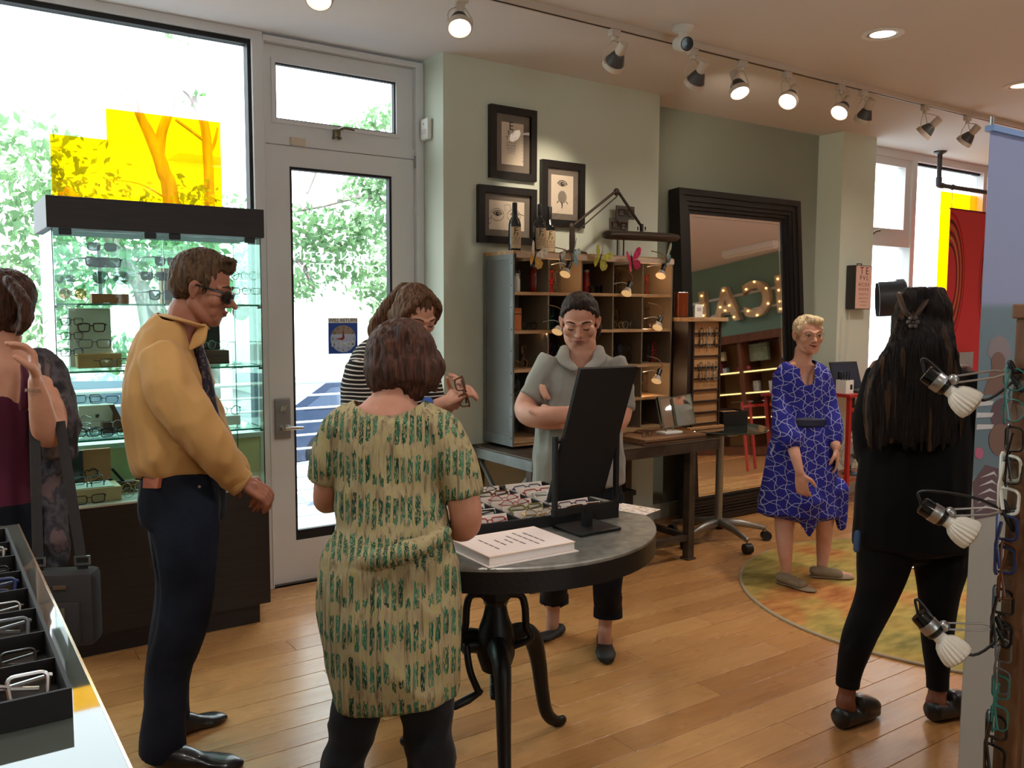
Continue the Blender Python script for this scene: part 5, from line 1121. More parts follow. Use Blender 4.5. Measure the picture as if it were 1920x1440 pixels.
gp = AY(1214, 812, 3.83); gp[2] = BZ+.0365; glasses(gp, (0, 0, .3), 'rect', 'brown', 'clear', 'brown frame lying on the bench board left of the tri-fold mirror', 'frames on the bench', False)
for i, (px, py) in enumerate(((1196, 826), (1215, 826))):
    q = FL(px, py, BZ); t = thing('wood_tool', ('dark wooden tool on the bench near the table mirror', 'pale wooden tool on the bench beside the dark one')[i], 'tool', (float(q[0]), float(q[1]), BZ), .1); MB().bbox((-.06, -.012, .0003), (.06, .012, .018), .003).build('handle', (M_dkw, M_tan)[i], t); MB().bbox((.06, -.008, .002), (.09, .008, .012), .002).build('blade', M_steel, t)
# black box on the glass table
qb = FL(1370, 797, GZ); bb = thing('open_box', 'black box with tan lid panel on the glass side table', 'box', (float(qb[0]), float(qb[1])+.02, GZ), -.2); MB().frame(-.10, -.075, .10, .075, .006, .0003, .10, u=(1, 0, 0), v=(0, 1, 0), n=(0, 0, 1)).build('box_sides', M_blk, bb); MB().box((-.094, -.069, .0), (.094, .069, .088)).build('contents', mat('tan_card_pad', (168, 120, 78), .7), bb)
# ================================================================== round rug
RC, RR = (4.62, 2.43), 1.15
n = NT('mottled_wool', .95, .1); v = n.coord('Object'); a = n.noise(v, 1.6, 5); b = n.noise(n.coord('Object', (1, 3, 1), (0, 0, .6)), 7, 4)
cA = n.ramp(a, [(.28, (112, 116, 78)), (.42, (150, 138, 76)), (.5, (178, 150, 82)), (.57, (186, 118, 66)), (.66, (178, 92, 56)), (.8, (160, 132, 80))])
n.color(n.mix(.28, cA, n.ramp(b, [(.35, (110, 92, 54)), (.65, (226, 190, 110))]))); n.bump(n.noise(v, 260, 2), .6, .004)
rg = thing('round_rug', 'large round rug in mottled green, yellow and orange', 'rug', (RC[0], RC[1], 0)); MB().lathe([(.001, .0003), (RR-.012, .0003), (RR-.012, .012), (.001, .012)], seg=96, cap=False).build('pile', n.m, rg, False); MB().lathe([(RR-.014, .0003), (RR, .0003), (RR+.002, .006), (RR, .011), (RR-.014, .0125)], seg=96, cap=False).build('bound_edge', mat('rug_binding', (168, 150, 122), .9), rg, True)
# ================================================================== around the pier and the right-hand windows
# eye-chart light box
a, b = AY(1604, 497, 4.30), AY(1632, 580, 4.30); x0, x1, z1, z0 = float(a[0]), float(b[0]), float(a[2]), float(b[2]); x1 = x0+.225
eb = thing('eye_chart_box', 'wall-mounted eye chart light box with pink face on the pier', 'eye chart', ((x0+x1)/2, 4.38, z0)); w = x1-x0; h = z1-z0
MB().bbox((-w/2, -.085, 0), (w/2, -.0003, h), .004).build('housing', mat('dark_metal_housing', (58, 54, 52), .5, .3), eb); MB().box((-w/2+.006, -.089, .006), (w/2-.006, -.085, h-.006)).build('chart_face', mat('pink_chart', (224, 180, 164), .5), eb); MB().tube([(-.03, -.04, h), (-.03, -.04, h+.015), (.03, -.04, h+.015), (.03, -.04, h)], .004, 6).build('hanger', M_blk, eb)
for tx, f, s in (('T E', .87, .085), ('P V L', .71, .055), ('N C O E', .56, .04), ('O F E R D', .45, .033), ('E V O T L F', .34, .026), ('N E O L F T C', .25, .02), ('F P E N T L V', .17, .017), ('D T L E F N C', .09, .013)): lettering('chart_text', tx, s, frame_mat((.0, -.0895, h*f), (1, 0, 0), (0, 0, 1)), mat('chart_ink', (96, 44, 36), .7), eb, .0003)
cp = [(x0+.03, 4.36, z0), (x0+.02, 4.355, z0-.25), (x0-.0, 4.36, z0-.5), (x0-.03, 4.355, .93)]; co = MB().tube(spline(cp, 6), .003, 6).build('power_cord', mat('ivory_cord', (206, 196, 180), .6)); tag(co, 'thin ivory cord hanging from the eye chart box down the pier', 'cord')
co = MB().tube(spline([(6.30, 4.37, 1.5), (6.295, 4.368, 1.2), (6.30, 4.37, .95)], 6), .003, 6).build('power_cord', mat('ivory_cord')); tag(co, 'second ivory cord running straight down the pier edge', 'cord')
# tall red desk with laptop and fan
DZ = .90; rd_ = thing('red_desk', 'tall narrow desk with a red top and red legs against the pier', 'desk', (6.5, 4.2, 0))
part(MB().bbox((5.93, 4.02, DZ-.025), (7.0, 4.35, DZ), .003), 'desk_top', M_redm, rd_)
for x in (5.97, 6.96):
    for y in (4.05, 4.32): part(MB().box((x-.015, y-.015, .0005), (x+.015, y+.015, DZ-.025)), 'leg', M_redm, rd_)
part(MB().box((5.985, 4.04, DZ-.14), (6.945, 4.06, DZ-.11)), 'rail', M_redm, rd_); part(MB().box((6.06, 4.08, DZ-.3), (6.09, 4.11, DZ-.025)), 'bracket', M_dkw, rd_); part(MB().box((5.985, 4.05, .20), (6.945, 4.32, .225)), 'low_shelf', mat('shelf_redwood', (146, 82, 54), .6), rd_)
lx = 6.28; lt = thing('laptop', 'open dark laptop on the red desk', 'laptop', (lx, 4.17, DZ), -.12); MB().bbox((-.16, -.11, .0003), (.16, .11, .016), .003).build('keyboard_base', mat('laptop_dark', (36, 36, 40), .4), lt)
R_ = Matrix.Translation((0, .11, .014)) @ Matrix.Rotation(-.3, 4, 'X'); ld = MB().bbox((-.16, 0, 0), (.16, .01, .225), .003, R_).build('lid', mat('laptop_dark'), lt); MB().box((-.148, -.001, .012), (.148, 0, .213), R_).build('screen', mat('dim_screen', (52, 58, 74), .2), ld)
mg = thing('pen_box', 'white printed box holding dark pens on the red desk', 'pen holder', (6.02, 4.13, DZ)); MB().frame(-.05, -.045, .05, .045, .004, .0003, .105, u=(1, 0, 0), v=(0, 1, 0), n=(0, 0, 1)).build('box', M_card, mg); MB().box((-.046, -.041, .0003), (.046, .041, .004)).build('floor_panel', M_card, mg); MB().box((.005, -.0456, .03), (.035, -.045, .07)).build('logo', M_ink, mg)
for i in range(6): q = (-.03+.012*i, .02*math.sin(i*2)); MB().tube([(q[0], q[1], .005), (q[0]*1.3, q[1]*1.4, .15+.01*(i % 3))], .0045, 8, round_=1).build('pen', M_ink, mg, True)
rm = thing('handset', 'dark cordless handset standing behind the pen box', 'phone', (6.08, 4.22, DZ)); MB().bbox((-.022, -.015, .0003), (.022, .015, .03), .004).build('cradle', M_blk, rm); MB().bbox((-.018, -.01, .03), (.018, .01, .165), .006).build('body', M_blk, rm)
fz = .225; fn = thing('desk_fan', 'small wire-cage fan on the low shelf of the red desk', 'fan', (6.20, 4.16, fz), -.5); MB().lathe([(.001, .0003), (.075, .0003), (.07, .012), (.02, .02)], seg=24).build('base', M_blk, fn, True); MB().cyl((0, .03, .015), (0, .03, .13), .01).build('neck', M_blk, fn, True)
fc = Vector((0, 0, .155)); MB().lathe([(.001, -.02), (.03, -.018), (.03, .045), (.001, .05)], fc, (0, 1, 0), 18, False).build('motor', M_blk, fn, True)
cg = MB()
for r, y in ((.115, -.0), (.115, -.04), (.08, -.05), (.045, -.055)): cg.tube([fc+Vector((r*math.cos(t), y, r*math.sin(t))) for t in np.linspace(0, 2*PI, 28, False)], .0022, 5, True)
for k in range(16): t = 2*PI*k/16; cg.tube([fc+Vector((.02*math.cos(t), -.057, .02*math.sin(t))), fc+Vector((.08*math.cos(t), -.05, .08*math.sin(t))), fc+Vector((.115*math.cos(t), -.04, .115*math.sin(t))), fc+Vector((.115*math.cos(t), 0, .115*math.sin(t)))], .0014, 4)
cg.build('cage', M_steel, fn)['kind'] = 'stuff'
for k in range(3): t = 2*PI*k/3; MB().prism([(.015, -.01), (.09, -.035), (.1, .02), (.03, .02)], (0, .003, 0), fc+Vector((0, -.03, 0)), (math.cos(t), .2, math.sin(t)), (-math.sin(t), 0, math.cos(t))).build('blade', mat('fan_blade', (150, 146, 140), .4), fn)
ol = AY(1597, 820, 4.38); o_ = thing('wall_outlet', 'grey electrical outlet on the pier behind the desk', 'outlet', (float(ol[0]), 4.384, float(ol[2]))); MB().bbox((-.04, -.008, -.06), (.04, -.0003, .06), .002).build('plate', mat('outlet_grey', (150, 146, 136), .5), o_); MB().bbox((-.018, -.01, .01), (.018, -.008, .042), .001).build('socket', M_white, o_); MB().bbox((-.018, -.01, -.042), (.018, -.008, -.01), .001).build('socket', M_white, o_)
# drum-shaped lamp head in the window
A0, A1 = AY(1636, 528, 4.44), AY(1690, 595, 4.44); dz = float(A0[2]+A1[2])/2; dx = float(A1[0])-.14; dr = .18
dl = thing('drum_lamp', 'black drum-shaped studio lamp on a pole in front of the window', 'lamp', (dx, 4.44, DZ)); ax = Vector((.62, -.75, .05)).normalized(); o0 = Vector((dx, 4.44, dz))
inv = MW(dl).inverted()
MB().lathe([(.001, .10), (dr*.9, .10), (dr, .085), (dr, .02), (dr*.92, .012), (.001, .012)], inv @ o0, ax, 36, False).build('back_disc', M_blk, dl, True)
u, w_, d_ = basis(ax); 
for a0, a1 in ((.45, 2.4), (-2.5, -.5)):
    vs = []; nseg = 14
    for i in range(nseg+1):
        t = a0+(a1-a0)*i/nseg
        for rr2, dd in ((dr, .02), (dr, -.13), (dr-.008, -.13), (dr-.008, .02)): vs.append(inv @ (o0+d_*dd+(u*math.cos(t)+w_*math.sin(t))*rr2))
    fs = [(4*i+j, 4*i+(j+1) % 4, 4*i+4+(j+1) % 4, 4*i+4+j) for i in range(nseg) for j in range(4)]+[(3, 2, 1, 0), (4*nseg, 4*nseg+1, 4*nseg+2, 4*nseg+3)]
    MB().add(vs, fs).build('barrel_flap', M_blk, dl, True)
MB().cyl((0, 0, .012), (0, 0, dz-DZ-dr*.5), .012).build('pole', M_blk, dl, True); MB().lathe([(.001, 0.0003), (.08, .0003), (.08, .012), (.001, .014)], seg=24, cap=False).build('foot', M_blk, dl, True)
# hanging pipe and red banner
pf = FL(1760, 290, ZC); py_ = 4.42; pz = float(AY(1760, 347, py_)[2]); px0 = float(AY(1760, 347, py_)[0]); px1 = 9.6
pp = thing('hanging_pipe', 'dark iron pipe rail hung from the ceiling by the right window', 'pipe rail', (px0, py_, ZC)); M_pipe = mat('iron_pipe', (74, 72, 78), .45, .6)
part(MB().tube([(px0, py_, ZC-.005), (px0, py_, pz+.06)], .021, 14), 'drop_pipe', M_pipe, pp, True); part(MB().lathe([(.001, 0), (.055, 0), (.055, -.012), (.024, -.03)], (px0, py_, ZC-.0003), seg=24), 'flange', M_pipe, pp, True)
part(MB().tube(spline([(px0, py_, pz+.07), (px0, py_, pz+.012), (px0+.012, py_, pz), (px0+.07, py_, pz)], 5), .027, 14), 'elbow', M_pipe, pp, True); part(MB().tube([(px0+.06, py_, pz), (px1, py_, pz)], .021, 14), 'rail', M_pipe, pp, True)
bx0_, bx1_ = float(AY(1777, 500, py_)[0]), float(AY(1777, 500, py_)[0])+.86; bz1_ = float(AY(1800, 393, py_)[2]); bz0_ = bz1_-1.75
bn_ = thing('red_banner', 'long red banner with brown and tan arcs hanging from the pipe', 'banner', (bx0_+.43, py_, bz0_)); M_br = mat('red_cloth', (206, 26, 40), .8, bump=(300, .1), sheen=.2)
b_ = MB().box((bx0_, py_-.002, bz0_), (bx1_, py_+.002, bz1_)); part(b_, 'cloth', M_br, bn_)
part(MB().tube([(bx0_-.01, py_, bz1_), (bx1_+.01, py_, bz1_)], .008, 8), 'top_rod', mat('dark_red_rod', (120, 20, 30), .6), bn_, True)
for x in (bx0_+.02, bx1_-.02): part(MB().tube([(x, py_, bz1_), (x, py_, pz+.01)], .003, 6), 'cord', M_pipe, bn_, True); part(MB().tube([(x, py_+.024*math.cos(t), pz+.024*math.sin(t)) for t in np.linspace(0, 2*PI, 14, False)], .004, 6, True), 'ring', M_pipe, bn_, True)
mz = (bz0_+bz1_)/2+.22
for sx, cxx in ((1, bx0_), (-1, bx1_)):
    for r, c, wd in ((.30, (180, 24, 36), .016), (.265, (96, 40, 30), .016), (.24, (190, 120, 70), .014), (.215, (104, 44, 32), .016), (.19, (206, 150, 96), .012), (.165, (90, 36, 28), .016)):
        n_ = 24; sc_r = 2.1; pts = [(r*math.cos(t)*sx, r*math.sin(t)*sc_r) for t in np.linspace(-PI/2, PI/2, n_)]; pin = [((r-wd)*math.cos(t)*sx, (r-wd)*math.sin(t)*sc_r) for t in np.linspace(-PI/2, PI/2, n_)]
        vs = [(cxx+p[0], py_-.0032, mz+p[1]) for p in pts]+[(cxx+p[0], py_-.0032, mz+p[1]) for p in pin]
        part(MB().add(vs, [(i, i+1, n_+i+1, n_+i) for i in range(n_-1)]), 'printed_arc', mat('arc_%d_%d' % c[:2], c, .8), bn_)
# grey card low on the banner
gc = AY(1812, 668, 4.36); t = thing('grey_card', 'pale grey sheet standing behind the long-haired woman', 'card', (float(gc[0]), 4.36, float(gc[2])-.12)); MB().bbox((-.12, -.004, 0), (.12, .004, .16), .001).build('sheet', mat('grey_sheet', (150, 156, 160), .7), t); MB().cyl((0, .012, .12-float(gc[2])+.001), (0, .012, .01), .006).build('stand', M_blk, t, True); MB().lathe([(.001, 0), (.09, 0), (.09, .01), (.001, .012)], (0, .012, .12-float(gc[2])+.0005), seg=20, cap=False).build('foot', M_blk, t)
# stool base on the rug
q = FL(1712, 1062, .012); so = thing('stool', 'black and chrome stool mostly hidden behind the long-haired woman', 'stool', (float(q[0])+.15, float(q[1])+.05, .012)); MB().lathe([(.001, .0003), (.22, .0003), (.22, .015), (.03, .03)], seg=36).build('base', M_blk, so, True); MB().lathe([(.22, .002), (.228, .008), (.22, .016)], seg=36, cap=False).build('chrome_ring', M_steel, so, True); MB().cyl((0, 0, .03), (0, 0, .5), .02).build('column', M_steel, so, True); MB().lathe([(.001, .5), (.17, .5), (.18, .52), (.18, .56), (.16, .575), (.001, .58)], seg=36, cap=False).build('seat', M_blk, so, True)

# ================================================================== hanging printed panel and the wooden rack at the right
PY = 1.25; px_, pzt = float(AY(1828, 800, PY)[0]), float(AY(1861, 240, PY)[2])
pn_ = thing('printed_panel', 'tall grey-blue printed partition panel at the right', 'partition', (px_+.5, PY, 0))
n = NT('panel_print', .6, .3); v = n.coord('Object'); s = n.sep(v); n.color(n.ramp(n.math('DIVIDE', s[2], pzt), [(.0, (176, 174, 166)), (.52, (180, 178, 170)), (.53, (120, 138, 146)), (.76, (132, 152, 162)), (.77, (168, 176, 204)), (1, (170, 180, 212))]))
tr_ = n.nt.nodes.new('ShaderNodeBsdfTranslucent'); mx_ = n.nt.nodes.new('ShaderNodeMixShader'); mx_.inputs[0].default_value = .45
n.nt.links.new(n.b.inputs['Base Color'].links[0].from_socket, tr_.inputs[0]); n.nt.links.new(n.b.outputs[0], mx_.inputs[1]); n.nt.links.new(tr_.outputs[0], mx_.inputs[2]); n.nt.links.new(mx_.outputs[0], n.nt.nodes['Material Output'].inputs[0])
MB().box((-.5, -.002, .0005), (.5, -.0005, pzt)).build('sheet', n.m, pn_); MB().box((-.503, -.012, pzt-.01), (.503, .012, pzt+.006)).build('top_bar', mat('panel_trim', (120, 150, 196), .4), pn_); MB().box((-.5, -.02, .0003), (.5, .02, .02)).build('foot_bar', M_steel, pn_)
MB().cyl((-.49, 0, pzt), (-.49, 0, pzt+.03), .006).build('clip', M_steel, pn_, True)
def onp(px, py): p = AY(px, py, PY-.0065); return float(p[0])-px_-.5, float(p[2])
def shape(pts, m, nm, lift=0): MB().prism([onp(*p) for p in pts], (0, -.0006, 0), (0, -.0022-lift, 0)).build(nm, m, pn_)
Mb1 = mat('print_brown', (104, 80, 72), .7); Mb2 = mat('print_plum', (84, 66, 72), .7); Mhair = mat('print_hair', (120, 112, 116), .7); Mwh = mat('print_white', (176, 176, 176), .7); Mpk = mat('print_pink', (160, 84, 110), .7)
def blob(cx, cy, rx, ry, k=24, wob=0., seed=0): return [(cx+rx*math.cos(t)*(1+wob*math.sin(5*t+seed)), cy+ry*math.sin(t)*(1+wob*math.sin(7*t+seed))) for t in np.linspace(0, 2*PI, k, False)]
shape(blob(1876, 656, 21, 26, 28, .08), Mhair, 'printed_hair'); shape(blob(1874, 680, 13, 20), Mb1, 'printed_face', .0008); shape([(1862, 690), (1884, 690), (1888, 740), (1846, 740)], Mb1, 'printed_neck', .0004)
for i in range(3): shape([(1834, 752+i*22), (1866, 752+i*22), (1862, 760+i*22), (1833, 762+i*22)], Mwh, 'printed_stripe', .0004)
shape(blob(1884, 780, 24, 34), Mb2, 'printed_hair'); shape(blob(1878, 825, 22, 30), Mb1, 'printed_face', .0008); shape(blob(1838, 850, 8, 11), Mpk, 'printed_flower', .0004)
shape([(1830, 975), (1826, 905), (1850, 872), (1880, 880), (1884, 965)], Mb2, 'printed_dress', .0004)
for i in range(5): shape([(1832+i*2, 960-i*16), (1850+i*4, 948-i*16), (1872, 955-i*15), (1850+i*4, 953-i*16)], Mwh, 'printed_leaf', .0010)
# wooden rack
RXp, RYp = 1.868, .888; rk = thing('wood_rack', 'rough wooden display rack cut by the right edge of the photo', 'rack', (RXp+.2, RYp-.3, 0)); M_rkw = mat('rough_pine', (122, 84, 54), .65, noise_=(5, (94, 62, 40), (6, 6, 1)), bump=(20, .15))
part(MB().bbox((RXp, RYp-.05, .0005), (RXp+.06, RYp, 1.535), .003), 'post', M_rkw, rk); part(MB().bbox((RXp-.006, RYp-.66, 1.535), (RXp+.42, RYp+.006, 1.565), .003), 'top_board', M_rkw, rk); part(MB().box((RXp+.02, RYp-.6, .05), (RXp+.04, RYp-.05, 1.535)), 'side_panel', mat('rack_panel', (150, 132, 110), .7), rk); part(MB().bbox((RXp, RYp-.65, .0005), (RXp+.06, RYp-.6, 1.535), .003), 'post', M_rkw, rk)
part(MB().box((RXp+.06, RYp-.03, .05), (RXp+.40, RYp-.01, 1.535)), 'end_panel', M_rkw, rk)
def led_lamp(s_, f_, arm, d, label, i):
    S, F, A = V(AD(*s_, d)), V(AD(*f_, d-.02)), V(AD(*arm, d-.0)); A = Vector((RXp-.006, RYp-.02, A.z))
    t = thing('clamp_lamp', label, 'lamp', tuple(S), 0, 'clamp lamps on the wooden rack'); ax = (F-S).normalized(); L = .115; inv = MW(t).inverted(); S0 = inv @ S
    MB().lathe([(.001, 0), (.018, 0), (.0195, .004), (.0195, .05), (.016, .054)], S0, ax, 20, False).build('socket', mat('glossy_black', (14, 13, 13), .15), t, True)
    MB().lathe([(.0205, .022), (.0212, .024), (.0212, .040), (.0205, .042)], S0, ax, 20, False).build('socket_band', M_steel, t, True)
    MB().lathe([(.0135, .05), (.0145, .062), (.015, .072)], S0, ax, 18, False).build('bulb_neck', M_white, t, True)
    vs = []; seg = 40; prof = [(.015, .066), (.0235, .074), (.029, .085), (.0325, .098), (.0335, .108), (.032, .115)]
    mbv = MB(); u, w_, dd = basis(ax)
    for r, z in prof:
        for j in range(seg): tt = 2*PI*j/seg; r2 = r-(.0028 if j % 2 else 0) if r > .0155 else r; vs.append(S0+dd*z+(u*math.cos(tt)+w_*math.sin(tt))*r2)
    mbv.add(vs, [(a*seg+j, a*seg+(j+1) % seg, (a+1)*seg+(j+1) % seg, (a+1)*seg+j) for a in range(len(prof)-1) for j in range(seg)]).build('bulb_fins', mat('led_fins', (214, 206, 192), .45), t)
    MB().lathe([(.001, .121), (.02, .120), (.0315, .115)], S0, ax, 32, False).build('bulb_lens', mat('led_lens', (176, 160, 138), .35), t, True)
    j0 = S0+ax*.03+w_*.0; A0 = inv @ A; mid = (j0+A0)/2
    MB().ball(j0+(A0-j0).normalized()*.03, .012).build('swivel', M_steel, t, True)
    p1 = j0+(A0-j0).normalized()*.03; q_ = Vector((0, 0, .007))
    MB().tube([p1+q_, p1.lerp(A0, .6)+q_*1.2, p1.lerp(A0, .85)], .0022, 8).build('wire_arm', M_steel, t, True); MB().tube([p1-q_, p1.lerp(A0, .6)-q_, p1.lerp(A0, .85)], .0022, 8).build('wire_arm', M_steel, t, True)
    cl0 = p1.lerp(A0, .83); MB().tube([cl0+Vector((0, 0, .02)), p1.lerp(A0, .9), A0+Vector((0, 0, .0))], [.006, .0065, .006], 10, round_=1).build('clamp_jaw', M_blk, t, True); MB().tube([cl0, p1.lerp(A0, .92)+Vector((0, 0, -.022)), A0+Vector((0, 0, -.04))], [.003, .006, .006], 10, round_=1).build('clamp_jaw', M_blk, t, True)
    MB().tube(spline([list(S0-ax*.002), list(S0+Vector((0, .0, .03))), list(mid+Vector((0, 0, (-.05, .03, -.06)[i]))), list(A0+Vector((0, 0, -.01)))], 7), .0032, 8).build('cord', M_blk, t, True)
led_lamp((1735, 700), (1790, 738), (1893, 690), 1.86, 'highest of the three clamp lamps with ribbed white bulbs', 0); led_lamp((1728, 947), (1790, 985), (1893, 945), 1.86, 'middle of the three clamp lamps with ribbed white bulbs', 1); led_lamp((1722, 1152), (1775, 1208), (1893, 1165), 1.86, 'lowest of the three clamp lamps with ribbed white bulbs', 2)
for i, (py, c, st) in enumerate(((735, 'teal', 'round'), (845, 'black', 'rect'), (900, 'crystal', 'thick'), (1010, 'navy', 'thick'), (1060, 'tortoise', 'rect'), (1150, 'black', 'thick'), (1240, 'grey', 'rect'), (1310, 'teal', 'rect'), (1390, 'black', 'thick'))):
    z = float(AD(1880, py, 1.85)[2]); glasses((RXp-.012, RYp-.035-.0*i, z), (0, PI/2, PI/2+.12*math.sin(i*2)), st, c, 'clear', '%s frame hanging on the rack edge, number %d from the top' % (c, i+1) if False else '%s frame hanging on the rack edge, %s from the top' % (c, ('first', 'second', 'third', 'fourth', 'fifth', 'sixth', 'seventh', 'eighth', 'ninth')[i]), 'frames hung on the rack edge', True)

# ================================================================== glass-topped counter at the left with its own tray
CX, CZ = .200, .95; ct = thing('glass_counter', 'dark glass-topped display counter at the lower left', 'counter', (-.35, 1.8, 0))
part(MB().box((-1.0, .75, CZ-.014), (CX, 2.72, CZ)), 'glass_top', mat('smoked_glass', (78, 84, 78), .03, spec=.7, ior=1.6), ct); part(MB().box((CX, .75, CZ-.016), (CX+.004, 2.72, CZ+.001)), 'edge_strip', mat('polished_edge', (214, 190, 160), .15, .8), ct); part(MB().box((-.98, .77, .1), (CX-.02, 2.70, CZ-.014)), 'cabinet', M_esp, ct); part(MB().box((-.95, .8, .0), (CX-.06, 2.66, .1)), 'plinth', M_esp, ct)
ta = FL(135, 1290, CZ+.045); tX1, tY0 = float(ta[0]), float(ta[1]); tW, tD, tH = .46, 1.12, .045
t2 = thing('counter_tray', 'long black compartment tray of frames on the left counter', 'tray', (tX1, tY0, CZ)); MB().box((-tW, 0, .0003), (0, tD, .004)).build('base', M_tray, t2)
for lo, hi in (((-tW, 0, .004), (0, .006, tH)), ((-tW, tD-.006, .004), (0, tD, tH)), ((-tW, .006, .004), (-tW+.006, tD-.006, tH)), ((-.006, .006, .004), (0, tD-.006, tH))): MB().box(lo, hi).build('side', M_tray, t2)
NR2 = 8; rd2 = (tD-.012)/NR2
for r in range(1, NR2): MB().box((-tW+.006, .006+r*rd2-.002, .004), (-.006, .006+r*rd2+.002, tH-.002)).build('divider', M_tray, t2)
M_skinboard = mat('tan_divider', (196, 140, 108), .6)
for r in range(NR2):
    y = .006+r*rd2
    for c, x in enumerate((-.095,)): MB().prism([(y+.01, .004), (y+rd2-.01, .004), (y+rd2-.016, tH+.012), (y+rd2*.5, tH+.004), (y+.012, .02)], (.006, 0, 0), (x, 0, 0), (0, 1, 0)).build('nose_rest', M_skinboard, t2)
    for c, x in enumerate((-.085, -.245)):
        if c and r > 5: continue
        col = ('silver', 'black', 'grey', 'silver', 'navy', 'black', 'silver', 'black')[r] if not c else ('black', 'silver', 'brown', 'gold', 'grey', 'silver')[r]
        glasses((tX1+x, tY0+y+rd2*.35, CZ+.012), (-.6, 0, .06*math.sin(r)), ('thick', 'rect')[r % 2], col, 'clear', '%s frame in the %s row of the counter tray, %s column' % (col, ('front', 'second', 'third', 'fourth', 'fifth', 'sixth', 'seventh', 'back')[r], ('right', 'left')[c]), 'frames in the counter tray', True)
for i, (x, y, w_, h_) in enumerate(((-.12, .95, .13, .12), (.07, .98, .12, .13))): 
    t = thing('sky_reflection_sheet', ('white paper sheet lying on the counter at the lower left', 'white paper sheet near the counter edge')[i], 'paper', (x, y, CZ), .05); MB().box((-w_/2, -h_/2, .0003), (w_/2, h_/2, .0012)).build('sheet', M_card, t)  # white sheets imitate window sky mirrored in the glass top
# ================================================================== people
def skin_mat(name, rgb, rgb2): 
    return mat(name, rgb, .5, noise_=(14, rgb2), bump=(180, .05), spec=.35, sub=.12)
def hair_mat(name, c1, c2):
    n = NT(name, .55, .22); v = n.coord('Object', (60, 60, 6)); f = n.noise(v, 2.2, 4); n.color(n.ramp(f, [(.35, c1), (.7, c2)])); n.bump(f, .9, .012); return n.m
def cloth_mat(name, rgb, rough=.9, wr=.25, sheen=.1, scale=9): return mat(name, rgb, rough, noise_=(3, tuple(int(v*.9) for v in rgb)), bump=(scale, wr, (1, 1, .5)), spec=.2, sheen=sheen)
UP = (0, 0, 1)
def limb(mb, pts, k=1., side=None, n=5, seg=16, rnd=1.):
    """pts = (px, py, depth, radius in px[, k])"""
    rows_ = [list(AD(p[0], p[1], p[2]))+[PX(p[3], p[2]), p[4] if len(p) > 4 else k] for p in pts]
    S = spline(rows_, n); mb.tube([q[:3] for q in S], [max(.002, q[3]) for q in S], seg, k=[q[4] for q in S], side=CR if side is None else side, round_=rnd); return mb
